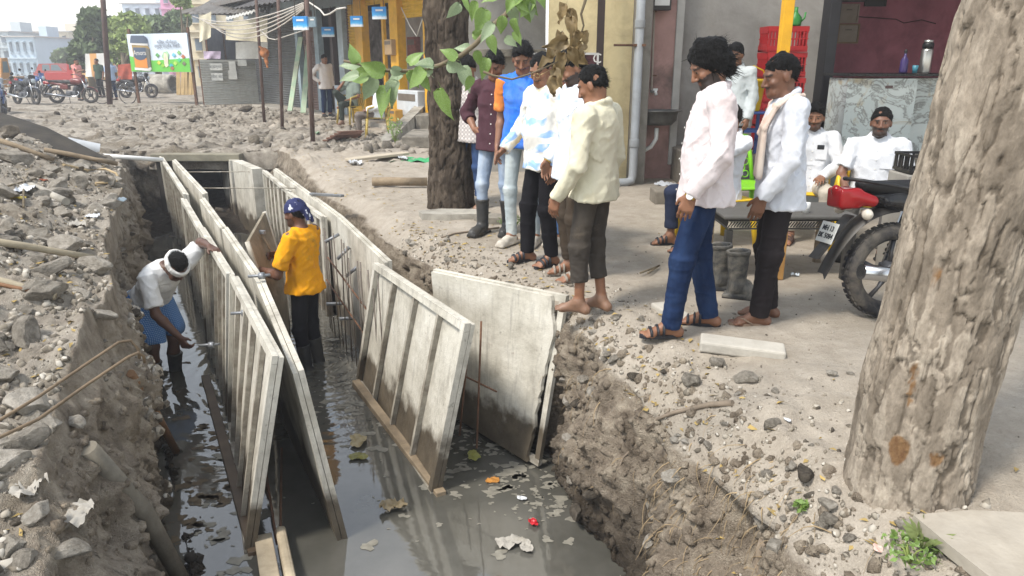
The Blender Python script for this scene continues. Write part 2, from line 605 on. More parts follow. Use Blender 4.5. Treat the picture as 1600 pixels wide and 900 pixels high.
def build_ground():
 ys = [-4.0, -2.5, -1.2, -0.4, 0.2, 0.6]
 y = 0.9
 while y < 40:
  ys.append(y)
  y += max(0.02, 0.0072 * y)
 while y < 420:
  ys.append(y)
  y *= 1.12
 for q in (TR_END, TR_END + 0.03):
  ys.append(q)
 ys = np.array(sorted(ys), np.float32)
 NL, NW, NBED, NR = 200, 76, 40, 190
 dl = 0.9 * (np.exp(0.0245 * np.arange(1, NL + 1)) - 1)
 dl *= 90 / dl[-1]
 dl = np.where(dl < 60, dl, dl * 3)[::-1]
 dr = 0.8 * (np.exp(0.0245 * np.arange(1, NR + 1)) - 1)
 dr *= 75 / dr[-1]
 dr = np.where(dr < 50, dr, dr * 3)
 rows, zone = [], []
 yall = np.clip(ys, -4, 18)
 LTa, RTa = LTn(yall), RTn(yall)
 ZLa, ZRa = land_z(LTa - 0.01, ys), land_z(RTa + 0.01, ys)
 for iy, y in enumerate(ys):
  yc = float(np.clip(y, -4, 18))
  lt, rt = float(LTa[iy]), float(RTa[iy])
  lb = float(LB(yc)) + 0.0
  rb = rt - float(np.interp(yc, [0, 2.6, 3.5, 4.6, 5.5, 7, 13], [0.3, 0.26, 0.12, 0.03, 0.14, 0.3, 0.2]))
  cut = y < TR_END
  x = np.concatenate([lt - dl, np.zeros(NW), np.zeros(NBED), np.zeros(NW), rt + dr]).astype(np.float32)
  z = np.zeros_like(x)
  kind = np.concatenate([np.zeros(NL), np.ones(NW), np.full(NBED, 2), np.full(NW, 3), np.full(NR, 4)])
  a, b, c, d = NL, NL + NW, NL + NW + NBED, NL + 2 * NW + NBED
  if cut:
   zl = float(ZLa[iy])
   zr = float(ZRa[iy])
   t = np.linspace(0, 1, NW)
   x[a:b] = lt + (lb - lt) * t ** 0.9
   z[a:b] = zl + (-1.33 - zl) * t
   x[b:c] = np.linspace(lb, rb, NBED + 2)[1:-1]
   z[b:c] = -1.34
   x[c:d] = rb + (rt - rb) * t ** 1.15
   z[c:d] = -1.33 + (zr + 1.33) * t
  else:
   x[a:d] = np.linspace(lt, rt, d - a + 2)[1:-1]
  rows.append(np.stack([x, np.full_like(x, y), z], -1))
  zone.append(kind if cut else np.where((kind == 0) | (kind == 4), kind, 5))
 P = np.array(rows)
 Z = np.array(zone)
 land = (Z == 0) | (Z == 4) | (Z == 5)
 P[..., 2][land] = land_z(P[..., 0][land], P[..., 1][land])
 for k, sg in ((1, 1), (3, -1)):
  m = Z == k
  q = P[m].copy()
  t = np.clip((q[:, 2] + 1.33) / 1.33, 0, 1)
  w = np.clip(np.sin(np.pi * t), 0, 1) ** 0.6
  q3 = q * np.array([1, 1, 1.0])
  wb, vb = worley(q3 / 0.30, 91 + k)
  ws, vs = worley(q3 / 0.11, 95 + k)
  wt, vt = worley(q3 / 0.05, 99 + k)
  n = 0.26 * fbm(q3 * 2.1, 4, 101 + k) + 0.30 * np.clip(0.6 - wb, -0.2, 1) * (vb - 0.25) + 0.15 * np.clip(0.6 - ws, -0.2, 1) * (vs - .1) + 0.065 * np.clip(0.6 - wt, -0.2, 1) * (.4 + vt) + .03 * fbm(q3 * 14, 3, 131, ridged=True)
  P[..., 0][m] += sg * n * w
  P[..., 2][m] += 0.05 * fbm(q3 * 5, 2, 111) * w
 m = Z == 3
 q = P[m]
 hol = np.exp(-(((q[:, 1] - 2.75) / 0.28) ** 2 + ((q[:, 2] + 0.45) / 0.25) ** 2))
 P[..., 0][m] += 0.28 * hol
 m = Z == 2
 q = P[m]
 lft = q[:, 0] - LB(np.clip(q[:, 1], -4, 18))
 shore = 0.27 * np.exp(-lft / 0.13) * np.interp(q[:, 1], [2, 3, 5, 5.6, 7, 8.6, 9.6, 12, 13], [0.9, 1, 0.85, 0.3, 0.3, 0.4, 1.1, 1.2, 1])
 cul = 0.30 * sstep(11.0, 13.5, q[:, 1])
 P[..., 2][m] += shore + cul + 0.10 * fbm(q * 3.2, 4, 121) + 0.04 * fbm(q * 11, 2, 122) + 0.05 * np.exp(-((lft - 0.3) / 0.25) ** 2) * (q[:, 1] < 5.2)
 ny, nx = Z.shape
 i = np.arange(ny * nx).reshape(ny, nx)
 f = np.stack([i[:-1, :-1], i[:-1, 1:], i[1:, 1:], i[1:, :-1]], -1).reshape(-1, 4)
 me = mesh_np('ground', P.reshape(-1, 3), f)
 zc = np.zeros((ny * nx, 3), np.float32)
 zf = Z.ravel()
 zc[:, 0] = (zf == 1) * 0.75 + (zf == 3)
 zc[:, 1] = (zf == 2)
 zc[:, 2] = (zf == 4) * np.where(P[..., 1].ravel() < 30, 1, 0.5)
 set_color(me, zc, 'Zone')
 return me
def ground_material():
 t = NT('ground_soil')
 vec = t.coords('Object')
 at = t.n('ShaderNodeAttribute', attribute_name='Zone')
 sep = t.n('ShaderNodeSeparateColor')
 t.l(at.outputs['Color'], sep.inputs[0])
 wall, bed, yard = sep.outputs[0], sep.outputs[1], sep.outputs[2]
 n1 = t.noise(vec, 1.3, 6, 0.62)
 n2 = t.noise(vec, 7.0, 6, 0.68)
 n3 = t.noise(vec, 32.0, 5, 0.7)
 heap = t.ramp(n2, [(0.25, rgb('#756d62')), (0.42, rgb('#a79d90')), (0.58, rgb('#bcb3a5')), (0.8, rgb('#d4ccbf'))])
 heap = t.mix(t.ramp(n1, [(0.36, (1, 1, 1)), (0.52, (0, 0, 0))]), heap, t.ramp(n3, [(0.3, rgb('#6b6154')), (0.7, rgb('#a39886'))]))
 soil = t.ramp(n2, [(0.28, rgb('#54493d')), (0.46, rgb('#8f8272')), (0.58, rgb('#ab9e8c')), (0.78, rgb('#c8bba8'))])
 soil = t.mix(t.ramp(n1, [(0.46, (0, 0, 0)), (0.62, (0.6, 0.6, 0.6))]), soil, t.ramp(n3, [(0.35, rgb('#6e6254')), (0.65, rgb('#b8ab98'))]))
 dust = t.ramp(n1, [(0.3, rgb('#918779')), (0.5, rgb('#a59c90')), (0.72, rgb('#b7afa4'))])
 dust = t.mix(0.45, dust, t.ramp(n2, [(0.3, rgb('#8d8171')), (0.6, rgb('#b5aa9a')), (0.78, rgb('#cbc3b6'))]))
 dust = t.mix(t.ramp(n3, [(0.62, (0, 0, 0)), (0.74, (0.5, 0.5, 0.5))]), dust, rgb('#6d6356'))
 c = t.mix(yard, heap, dust)
 n5 = t.noise(vec, 70, 4, .7)
 spk = t.ramp(n5, [(0.30, (.45,) * 3), (0.40, (0, 0, 0))])
 soil = t.mix(spk, soil, rgb('#3a3128'))
 soil = t.mix(t.ramp(n5, [(0.6, (0, 0, 0)), (0.72, (.55,) * 3)]), soil, rgb('#b8ab99'))
 c = t.mix(t.math('MULTIPLY', spk, .5), c, rgb('#5a5248'))
 c = t.mix(wall, c, soil)
 geo = t.n('ShaderNodeNewGeometry')
 sx = t.n('ShaderNodeSeparateXYZ')
 t.l(geo.outputs['Position'], sx.inputs[0])
 h = t.math('ADD', sx.outputs[2], t.math('MULTIPLY', t.noise(vec, 2.6, 5, 0.6), -0.7))
 wet = t.ramp(t.math('ADD', t.math('MULTIPLY', h, 1.0), 2.0), [(0.48, (1, 1, 1)), (0.98, (0, 0, 0))])
 fm = t.math('MULTIPLY', t.math('GREATER_THAN', sx.outputs[1], 12.0), t.ramp(t.noise(vec, 1.5, 5, .65), [(0.5, (0, 0, 0)), (0.62, (.6,) * 3)]))
 c = t.mix(t.math('MULTIPLY', fm, t.math('SUBTRACT', 1.0, t.math('MULTIPLY', yard, .7))), c, t.ramp(n3, [(0.3, rgb('#4a453f')), (0.7, rgb('#807a70'))]))
 mud = t.ramp(n2, [(0.3, rgb('#231e19')), (0.7, rgb('#4d443a'))])
 wet = t.math('MAXIMUM', wet, bed)
 c = t.mix(wet, c, mud)
 t.col(c)
 t.set(Roughness=t.ramp(wet, [(0, (0.95,) * 3), (1, (0.45,) * 3)]))
 t.b.inputs['Specular IOR Level'].default_value = 0.25
 v1 = t.n('ShaderNodeTexVoronoi', Scale=30.0, Randomness=1.0); t.l(t.n('ShaderNodeVectorMath', operation='ADD').outputs[0], v1.inputs['Vector'])
 va = v1.inputs['Vector'].links[0].from_node
 t.l(vec, va.inputs[0]); t.l(t.noise(vec, 14, 3, .6, out='Color'), va.inputs[1])
 v2 = t.n('ShaderNodeTexVoronoi', Scale=85.0); t.l(vec, v2.inputs['Vector'])
 cr = t.math('ADD', t.math('MULTIPLY', v1.outputs['Distance'], -.6), t.math('MULTIPLY', v2.outputs['Distance'], -.35))
 cr = t.math('MULTIPLY', cr, t.math('SUBTRACT', 1.0, t.math('MULTIPLY', yard, .75)))
 hgt = t.math('ADD', t.math('ADD', t.math('MULTIPLY', n2, 0.8), t.math('MULTIPLY', n3, 0.5)), cr)
 t.bump(hgt, 0.75, 0.04)
 return t.m
M_GROUND = ground_material()
ground = tag(link('ground', build_ground(), M_GROUND), kind='structure')
def build_road_deck():
 """the soil carried over the culvert"""
 xs, ys = np.linspace(-9.6, -3.2, 150), np.concatenate([[13.32, 13.33, 13.35], np.linspace(13.4, 17.6, 90)])
 X, Y = np.meshgrid(xs, ys)
 Z = land_z(X, Y) + 0.012
 Z[0] = -0.30
 Z[1] = np.minimum(Z[1], Z[2] - 0.06)
 Y = Y + 0.06 * fbm(np.stack([X.ravel(), Z.ravel() * 2, 0 * X.ravel()], -1) * 3, 3, 9).reshape(X.shape) * (np.arange(len(ys)) < 2)[:, None]
 me = mesh_np('road', np.stack([X, Y, Z], -1).reshape(-1, 3), grid_faces(*X.shape))
 return me
def grid_faces(ny, nx):
 i = np.arange(ny * nx).reshape(ny, nx)
 return np.stack([i[:-1, :-1], i[:-1, 1:], i[1:, 1:], i[1:, :-1]], -1).reshape(-1, 4)
tag(link('road', build_road_deck(), M_GROUND), kind='structure')
def water_material():
 t = NT('drain_water')
 vec = t.coords('Object')
 c = t.ramp(t.noise(vec, 1.1, 5, 0.6), [(0.35, rgb('#46453f')), (0.65, rgb('#62605a'))])
 t.col(c)
 t.set(Roughness=0.03, IOR=1.6)
 t.b.inputs['Specular IOR Level'].default_value = 1.0
 n = t.noise(vec, 2.2, 3, 0.5)
 r = t.noise(t.coords('Object', (1, 2.3, 1)), 9.0, 3, 0.5)
 wv = t.n('ShaderNodeTexWave', wave_type='RINGS', rings_direction='SPHERICAL', Scale=2.6, Distortion=7.0, Detail=3.0)
 t.l(t.coords('Object', (1, 1, 1), (1.85, -6.5, 1.2)), wv.inputs['Vector'])
 gr = t.n('ShaderNodeTexGradient', gradient_type='SPHERICAL')
 t.l(t.coords('Object', (0.55, 0.42, 0.5), (1.85 * 0.55, -6.5 * 0.42, 0.6)), gr.inputs['Vector'])
 amp = t.math('MULTIPLY', t.math('MULTIPLY', wv.outputs['Fac'], gr.outputs['Fac']), 0.55)
 t.bump(t.math('ADD', t.math('ADD', t.math('MULTIPLY', n, 0.5), t.math('MULTIPLY', r, 0.10)), amp), 0.22, 0.03)
 return t.m
wy = np.linspace(-3.5, 17.0, 60)
wv_ = [(float(LB(y)) - 0.5, y, WATER_Z) for y in wy] + [(float(RT(y)) + 0.45, y, WATER_Z) for y in wy]
wf_ = [(i, 60 + i, 61 + i, i + 1) for i in range(59)]
tag(link('water', mesh_np('water', wv_, wf_), water_material()), kind='structure')
# ============================================================ materials shared by things
M_CONC = mat('cast_concrete', '#a8a398', 0.9, 0.22, 4, 0.5, 30, dirt='#5d574e', dirt_amt=0.7)
M_CONC_D = mat('old_concrete', '#8a8479', 0.92, 0.25, 5, 0.6, 24, dirt='#4b463e', dirt_amt=0.7)
def panel_mat():
 t = NT('cement_splashed_form')
 vec = t.coords('Object')
 n = t.noise(vec, 3.0, 6, 0.65)
 st = t.noise(t.coords('Object', (9, 9, 0.7)), 3.0, 5, 0.6)
 c = t.ramp(n, [(0.28, rgb('#8f897c')), (0.5, rgb('#bdb8ab')), (0.72, rgb('#d3cfc4'))])
 c = t.mix(t.ramp(st, [(0.52, (0, 0, 0)), (0.72, (0.55, 0.55, 0.55))]), c, rgb('#87827a'))
 c = t.mix(t.ramp(t.noise(vec, 14, 5, 0.7), [(0.62, (0, 0, 0)), (0.7, (0.6, 0.6, 0.6))]), c, rgb('#7b766c'))
 c = t.mix(t.ramp(t.noise(vec, 5.5, 6, 0.7), [(0.66, (0, 0, 0)), (0.74, (0.6, 0.6, 0.6))]), c, rgb('#6f5138'))
 geo = t.n('ShaderNodeNewGeometry')
 sx = t.n('ShaderNodeSeparateXYZ')
 t.l(geo.outputs['Position'], sx.inputs[0])
 w = t.math('ADD', sx.outputs[2], t.math('MULTIPLY', t.noise(vec, 4, 5, 0.6), -0.55))
 wet = t.ramp(t.math('ADD', w, 2.0), [(0.80, (1, 1, 1)), (0.92, (0, 0, 0))])
 c = t.mix(wet, c, t.ramp(n, [(0.3, rgb('#3d362c')), (0.7, rgb('#6e6455'))]))
 t.col(c)
 t.set(Roughness=t.ramp(wet, [(0, (0.85,) * 3), (1, (0.5,) * 3)]))
 t.bump(t.noise(vec, 22, 6, 0.7), 0.5, 0.012)
 return t.m
M_PANEL = panel_mat()
M_RIB = mat('form_rib', '#a39d90', 0.85, 0.3, 9, 0.5, 40, dirt='#6a5f52', dirt_amt=0.8, dscale=6)
M_RUST = mat('rusty_steel', '#6b4d3a', 0.8, 0.3, 12, 0.4, 60, dirt='#3b2c22', dirt_amt=0.6)
M_STEEL = mat('dull_steel', '#8f9296', 0.45, 0.2, 10, 0.2, 40, metal=0.5, dirt='#57524b', dirt_amt=0.5)
M_WOOD = mat('weathered_wood', '#8c7c66', 0.85, 0.3, 5, 0.5, 30, dirt='#4d4234', dirt_amt=0.6)
M_WOOD_W = mat('pale_wood', '#b1a48d', 0.85, 0.25, 5, 0.4, 30, dirt='#6a5d4b', dirt_amt=0.5)
M_BLACK = mat('dark_void', '#0c0b0a', 0.95, 0.2)
# ============================================================ culvert mouth
cul = empty('culvert', G(315, 330, WATER_Z))
tag(cul, 'dark square concrete culvert mouth at the far end of the trench', 'culvert')
CO = cul.location.copy()
ca, cb = G(272, 240, -0.16), G(360, 240, -0.16)
yf = 13.25
def cpart(name, c, s, m=M_CONC, bev=0.015, rz=0.0):
 b = MB()
 b.box(Vector(c) - CO, s, rz, bev=bev)
 return b.build(name, m, cul)
xl, xr = D(270, 290, yf).x, D(359, 290, yf).x
cpart('lintel', ((xl + xr) / 2, yf + 0.12, -0.07), (xr - xl + 0.55, 0.5, 0.13), mat('lintel_concrete', '#858070', 0.9, 0.2, 5, 0.5, 30, dirt='#6a6354'))
cpart('roof_slab', ((xl + xr) / 2 - 0.7, yf + 2.1, -0.22), (xr - xl + 1.9, 3.5, 0.15), M_CONC_D)
lw = MB(); lw.add([Vector(p) - CO for p in [(xl - .25, yf, -1.4), (xl, yf, -1.4), (xl - 1.6, yf + 3.6, -1.4), (xl - 1.85, yf + 3.6, -1.4), (xl - .25, yf, -.15), (xl, yf, -.15), (xl - 1.6, yf + 3.6, -.15), (xl - 1.85, yf + 3.6, -.15)]],
 [(0, 3, 2, 1), (4, 5, 6, 7), (0, 1, 5, 4), (1, 2, 6, 5), (2, 3, 7, 6), (3, 0, 4, 7)])
M_CULV_SHADE = mat('shade_dark_concrete', '#393530', .8, .3, 4)  # concrete darkened in its colour to stand in for the long culvert's shade
lw.build('inner_wall', M_CULV_SHADE, cul)
rw = MB(); rw.add([Vector(p) - CO for p in [(xr, yf, -1.4), (xr + .2, yf, -1.4), (xr - 1.4, yf + 3.6, -1.4), (xr - 1.6, yf + 3.6, -1.4), (xr, yf, -.15), (xr + .2, yf, -.15), (xr - 1.4, yf + 3.6, -.15), (xr - 1.6, yf + 3.6, -.15)]],
 [(0, 3, 2, 1), (4, 5, 6, 7), (0, 1, 5, 4), (1, 2, 6, 5), (2, 3, 7, 6), (3, 0, 4, 7)])
rw.build('inner_wall', M_CULV_SHADE, cul)
cpart('end_wall', ((xl + xr) / 2 - 1.6, yf + 3.7, -0.78), (2.4, 0.2, 1.25), M_CULV_SHADE)
def soil_face(x0, x1, y, name='soil_bank'):
 nx, nz = 60, 50
 X, Z = np.meshgrid(np.linspace(x0, x1, nx), np.linspace(-1.45, .03, nz))
 q = np.stack([X.ravel(), np.full(X.size, y), Z.ravel()], 1).astype(np.float32)
 w, v = worley(q / .3, 5); w2, v2 = worley(q / .12, 8)
 q[:, 1] -= .14 * np.clip(.6 - w, -.2, 1) + .08 * np.clip(.6 - w2, -.2, 1) + .1 * fbm(q * 2, 3, 4)
 me = mesh_np(name, q, grid_faces(nz, nx)); set_color(me, np.tile(np.array((.9, 0, 0), np.float32), (nx * nz, 1)), 'Zone')
 tag(link(name, me, M_GROUND), kind='structure')
soil_face(float(LTn(13.3)) - .4, xl - .1, 13.36)
soil_face(xr + .1, float(RTn(13.3)) + .4, 13.36)
def wall_run(p0, p1, ztop0, ztop1, thick=0.16):
 p0, p1 = Vector(p0), Vector(p1)
 d = (p1 - p0); d.z = 0; d.normalize()
 n = Vector((d.y, -d.x, 0))
 q = []
 for zb in (0, 1):
  for p, zt in ((p0, ztop0), (p1, ztop1)):
   for s in (0, thick):
    v = p + n * s
    v.z = zt if zb else -1.45
    q.append(v)
 return q
for (a, b, za, zb) in [((357, 238), (374, 250), -0.10, -0.10), ((378, 250), (410, 263), -0.07, -0.05)]:
 pa, pb = G(*a, za), G(*b, zb)
 q = [v - CO for v in wall_run(pa, pb, za, zb)]
 w = MB(); w.add(q, [(0, 1, 3, 2), (4, 6, 7, 5), (0, 2, 6, 4), (1, 5, 7, 3), (0, 4, 5, 1), (2, 3, 7, 6)])
 w.build('side_wall', M_PANEL, cul)
# ============================================================ form panels
def form_panel(a, b, label, group, height=1.27, bot=(0, 0), bot2=None, rib_side=1, ribs=5, thick=0.028, broken=False, rib_w=0.035, frame_w=0.05, name='concrete_form'):
 """a,b: the two top corners (world); bot: xy shift of the foot from the top; ribs on the +/- side of the sheet"""
 a, b = Vector(a), Vector(b)
 bot2 = bot if bot2 is None else bot2
 fa = Vector((a.x + bot[0], a.y + bot[1], a.z - height))
 fb = Vector((b.x + bot2[0], b.y + bot2[1], b.z - height))
 o = empty(name, fa)
 x = (fb - fa); L = x.length
 up = (a - fa)
 nrm = x.cross(up).normalized() * -rib_side
 def pt(s, h, n):
  p = (fa * (1 - s) + fb * s) * (1 - h) + (a * (1 - s) + b * s) * h
  return p + nrm * n - fa
 def slab(s0, s1, h0, h1, n0, n1):
  m = MB()
  q = [pt(s, h, n) for n in (n0, n1) for h in (h0, h1) for s in (s0, s1)]
  return m.add(q, [(0, 2, 3, 1), (4, 5, 7, 6), (0, 1, 5, 4), (2, 6, 7, 3), (0, 4, 6, 2), (1, 3, 7, 5)])
 hh = up.length
 fs, fh = frame_w / L, frame_w / hh
 nx, nz = 28, (40 if broken else 18)
 vs, fc = [], []
 rnd = np.random.default_rng(int(abs(a.x * 991 + a.y * 577)) + ribs)
 wob = rnd.normal(0, 1, 6)
 for side in (0, 1):
  for j in range(nz + 1):
   for i in range(nx + 1):
    s, h = i / nx, j / nz
    e = 1.0
    if broken:
     e = 0.945 - 0.02 * math.sin(h * 4.3 + 1) + 0.016 * float(vnoise(np.array([(h * 9, 1.3, 2.2)]), 3)[0]) + 0.01 * float(vnoise(np.array([(h * 27, 1.3, 2.2)]), 4)[0]) - 0.10 * max(0, h - 0.86) * 4
    s = 0.012 + s * (e - 0.012)
    w = 0.006 * (wob[0] * math.sin(3.1 * s + wob[1]) + 0.6 * wob[2] * math.sin(5 * h + wob[3]))
    w *= math.sin(math.pi * min(1, max(0, s))) * math.sin(math.pi * h)
    vs.append(pt(s, 0.008 + h * 0.984, (side - 1) * thick + w))
 N = (nx + 1) * (nz + 1)
 for j in range(nz):
  for i in range(nx):
   q = j * (nx + 1) + i
   fc.append((q, q + nx + 1, q + nx + 2, q + 1))
   fc.append((N + q, N + q + 1, N + q + nx + 2, N + q + nx + 1))
 ring = [i for i in range(nx + 1)] + [j * (nx + 1) + nx for j in range(1, nz + 1)] + [nz * (nx + 1) + i for i in range(nx - 1, -1, -1)] + [j * (nx + 1) for j in range(nz - 1, 0, -1)]
 for i in range(len(ring)):
  p, q = ring[i], ring[(i + 1) % len(ring)]
  fc.append((p, q, N + q, N + p))
 m = MB(); m.add(vs, fc)
 m.build('sheet', M_PANEL, o)
 e = 0.0035
 slab(0, 1, 1 - fh, 1, e, rib_w).build('top_rail', M_PANEL, o)
 slab(0, 1, 0, fh, e, rib_w).build('bottom_rail', M_RIB, o)
 slab(0, fs, fh + 0.002, 1 - fh - 0.002, e, rib_w).build('stile', M_PANEL, o)
 slab(1 - fs, 1, fh + 0.002, 1 - fh - 0.002, e, rib_w).build('stile', M_PANEL, o)
 for k in range(1, ribs + 1):
  s = k / (ribs + 1) + float(rnd.normal(0, 0.006))
  w = 0.034 / L / 2
  slab(s - w, s + w, fh + 0.002, 1 - fh - 0.002, e, rib_w * 0.9).build('rib', M_RIB, o)
 tag(o, label, 'form panel', group)
 return o, pt, fa
GR = 'steel form panels lining the trench'
form_panel(G(252, 244, 0.02), G(291, 303, 0.0), 'ribbed form panel of the left outer row, nearest the culvert', GR, bot=(0.03, 0), rib_side=-1, ribs=7)
form_panel(G(287, 309, 0.0), G(315, 357, -0.02), 'ribbed form panel of the left outer row, just beyond the bending man', GR, bot=(-0.02, 0), rib_side=-1, ribs=6)
form_panel(G(315, 353, 0.0), G(361, 427, 0.0), 'ribbed form panel that the bending man rests his hand on', GR, bot=(-0.08, 0), bot2=(-0.15, 0), rib_side=-1, ribs=6)
form_panel(G(366, 428, 0.02), G(436, 556, 0.04), 'nearest ribbed form panel of the left outer row, cement-splashed white', GR, bot=(-0.16, 0), bot2=(-0.29, 0.0), rib_side=-1, ribs=4)
form_panel(G(271, 249, 0.0), G(320, 302, -0.02), 'form panel of the left inner row beside the culvert mouth', GR, bot=(0.02, 0), rib_side=1, ribs=7)
form_panel(G(315, 309, 0.0), G(348, 355, 0.0), 'form panel of the left inner row, second from the culvert', GR, bot=(0.02, 0), rib_side=1, ribs=6)
form_panel(G(350, 355, 0.0), G(408, 440, 0.0), 'form panel of the left inner row in front of the reaching hand', GR, bot=(0.04, 0), bot2=(0.10, 0), rib_side=1, ribs=6)
form_panel(G(405, 436, 0.0), G(465, 580, -0.08), 'nearest form panel of the left inner row, tilted with its foot out', GR, height=1.2, bot=(0.10, 0), bot2=(0.17, 0.05), rib_side=1, ribs=4)
form_panel(G(413, 265, -0.05), G(452, 297, -0.05), 'form panel of the right inner row next to the bare wall', GR, bot=(0.0, 0), rib_side=-1, ribs=5)
form_panel(G(452, 299, -0.05), G(507, 338, -0.05), 'form panel of the right inner row behind the yellow shirt', GR, bot=(-0.02, 0), rib_side=-1, ribs=5)
form_panel(G(592, 410, 0.0), G(737, 505, 0.0), 'wide ribbed form panel leaning in the channel, its foot wet', GR, height=1.25, bot=(-0.31, 0.42), bot2=(-0.26, 0.0), rib_side=-1, ribs=3, rib_w=0.045, frame_w=0.06)
form_panel(G(429, 263, 0.0), G(530, 337, 0.0), 'form panel of the right outer row nearest the culvert', GR, bot=(0.0, 0), rib_side=1, ribs=8)
form_panel(G(530, 337, 0.01), G(606, 408, 0.0), 'form panel of the right outer row with steel bars standing before it', GR, bot=(-0.03, 0), rib_side=1, ribs=5)
form_panel(G(676, 421, 0.05), G(884, 463, 0.05), 'flat pale form panel with a broken edge leaning on the bank', GR, height=1.22, bot=(0.06, 0.1), bot2=(-0.18, -0.12), rib_side=1, ribs=3, broken=True, frame_w=0.045)
def loose_sheet(a, b, c, d, label, bow=0.05):
 """curved board: a,b top corners, d,c feet"""
 o = empty('loose_sheet', d)
 a, b, c, d = [Vector(v) for v in (a, b, c, d)]
 nrm = (b - a).cross(d - a).normalized()
 nx, nz = 8, 20
 vs = []
 for side in (0, 1):
  for j in range(nz + 1):
   for i in range(nx + 1):
    s, h = i / nx, j / nz
    p = (d * (1 - s) + c * s) * (1 - h) + (a * (1 - s) + b * s) * h
    vs.append(p + nrm * (side * 0.025 + bow * math.sin(math.pi * h)) - d)
 N = (nx + 1) * (nz + 1)
 fc = []
 for j in range(nz):
  for i in range(nx):
   q = j * (nx + 1) + i
   fc += [(q, q + nx + 1, q + nx + 2, q + 1), (N + q, N + q + 1, N + q + nx + 2, N + q + nx + 1)]
 ring = [i for i in range(nx + 1)] + [j * (nx + 1) + nx for j in range(1, nz + 1)] + [nz * (nx + 1) + i for i in range(nx - 1, -1, -1)] + [j * (nx + 1) for j in range(nz - 1, 0, -1)]
 fc += [(ring[i], ring[(i + 1) % len(ring)], N + ring[(i + 1) % len(ring)], N + ring[i]) for i in range(len(ring))]
 m = MB(); m.add(vs, fc)
 m.build('board', mat('brown_form_board', '#8d8474', 0.85, 0.25, 4, 0.5, 26, dirt='#57503f', dirt_amt=0.8), o)
 e = MB()
 for s in (0.0, 1.0):
  ptl = [(d * (1 - s) + c * s) * (1 - h) + (a * (1 - s) + b * s) * h + nrm * (bow * math.sin(math.pi * h) + 0.012) - d for h in [k / 10 for k in range(11)]]
  t = MB(); t.tube(ptl, 0.022, 6); t.build('edge_bar', M_PANEL, o)
 tag(o, label, 'board')
 return o
loose_sheet(D(411, 331, 6.9), D(384, 378, 6.35), D(412, 470, 6.35) + Vector((0.02, 0, -0.65)), D(446, 490, 6.9) + Vector((0, 0, -0.25)), 'bowed brown board that the man in yellow is holding upright')
def bars(name, lines, r, m, label, cat, group=None, n=6):
 o = None
 for pts in lines:
  b = MB(); b.tube([Vector(p) - Vector(pts[0]) for p in pts], r, n)
  q = b.build(name, m, loc=pts[0])
  tag(q, label, cat, group)
 return q
ra, rb_ = G(512, 345, -0.02), G(600, 425, -0.05)
ln = []
for k in range(15):
 p = ra.lerp(rb_, k / 14) + Vector((-0.05 + random.uniform(-.02, .02), 0, random.uniform(-0.12, 0.02)))
 ln.append([(p.x, p.y, -1.3), (p.x + random.uniform(-.03, .03), p.y, p.z)])
bars('steel_bar', ln, 0.006, mat('grimy_bar', '#6a625a', .7, .25, 10), 'thin steel bar standing in the gap of the right wall forms', 'steel bar', 'bars standing behind the man in yellow')
ra2, rb2 = G(715, 560, -0.3), G(752, 500, -0.03)
bars('steel_bar', [[D(745, 700, 4.55), D(752, 502, 4.6)]], 0.008, M_RUST, 'steel bar standing between the leaning panel and the flat panel', 'steel bar')
bars('steel_bar', [[D(718, 680, 4.75), D(730, 560, 4.75)]], 0.008, M_RUST, 'short steel bar behind the near corner of the leaning ribbed panel', 'steel bar')
bars('steel_bar', [[D(700, 575, 4.95), D(776, 612, 4.6)]], 0.007, M_RUST, 'slanting steel bar crossing behind the leaning ribbed panel', 'steel bar')
bars('tie_wire', [[D(271, 269, 12.2), D(420, 268, 11.6)]], 0.008, M_RIB, 'upper tie bar stretched across the channel before the culvert', 'tie bar')
bars('tie_wire', [[D(290, 294, 10.6), D(470, 294, 9.6)]], 0.008, M_RIB, 'lower tie bar stretched across the channel before the culvert', 'tie bar')
for i, (p, q, w) in enumerate([((508, 378), (530, 366), 'topmost'), ((527, 405), (546, 386), 'second from the top'), ((540, 432), (567, 410), 'slanting'), ((510, 475), (536, 474), 'level'), ((530, 498), (558, 497), 'lowest')]):
 y0 = float(np.interp(p[0], [500, 560], [7.3, 6.5]))
 bars('spacer_tube', [[D(*p, y0), D(*q, y0 + 0.05)]], 0.017, M_STEEL, w + ' grey spacer tube sticking out behind the man in yellow', 'spacer tube')
bars('steel_bar', [[D(512, 402, 7.0), D(600, 520, 5.9)]], 0.009, M_RUST, 'long rusty bar sloping down from the upper spacer tubes to the channel', 'steel bar')
bars('steel_bar', [[D(510, 437, 7.0), D(585, 545, 6.1)]], 0.009, M_RUST, 'long rusty bar sloping just under the other sloping bar', 'steel bar')
for i, (px, py) in enumerate([(409, 432), (383, 490), (331, 540)]):
 y0 = [5.2, 4.9, 5.3][i]
 o = empty('form_clamp', D(px, py, y0))
 b = MB(); b.tube([(-0.10, 0, 0), (0.06, 0.01, 0.01)], 0.011, 8); b.build('clamp_bar', M_STEEL, o)
 b = MB(); b.tube([(-0.02, 0.0, 0.004), (0.02, 0.0, 0.006)], 0.026, 8); b.build('nut', M_STEEL, o)
 tag(o, ['steel clamp on top of the left inner row near the hammering man', 'steel clamp on the ribs of the nearest left panel', 'steel clamp in the bending man\'s lowered hand'][i], 'clamp')
def beam(name, p, q, w, h, m, label, cat, bev=0.006, roll=0.0):
 p, q = Vector(p), Vector(q)
 o = MB()
 L = (q - p).length
 mm = frame((0, 0, 0), (0, 0, 1), q - p)
 r3 = mm.to_3x3() @ Matrix.Rotation(roll, 3, 'Z')
 o.box((q - p) / 2, (h, w, L), rot=r3, bev=bev)
 ob = o.build(name, m, loc=p)
 return tag(ob, label, cat)
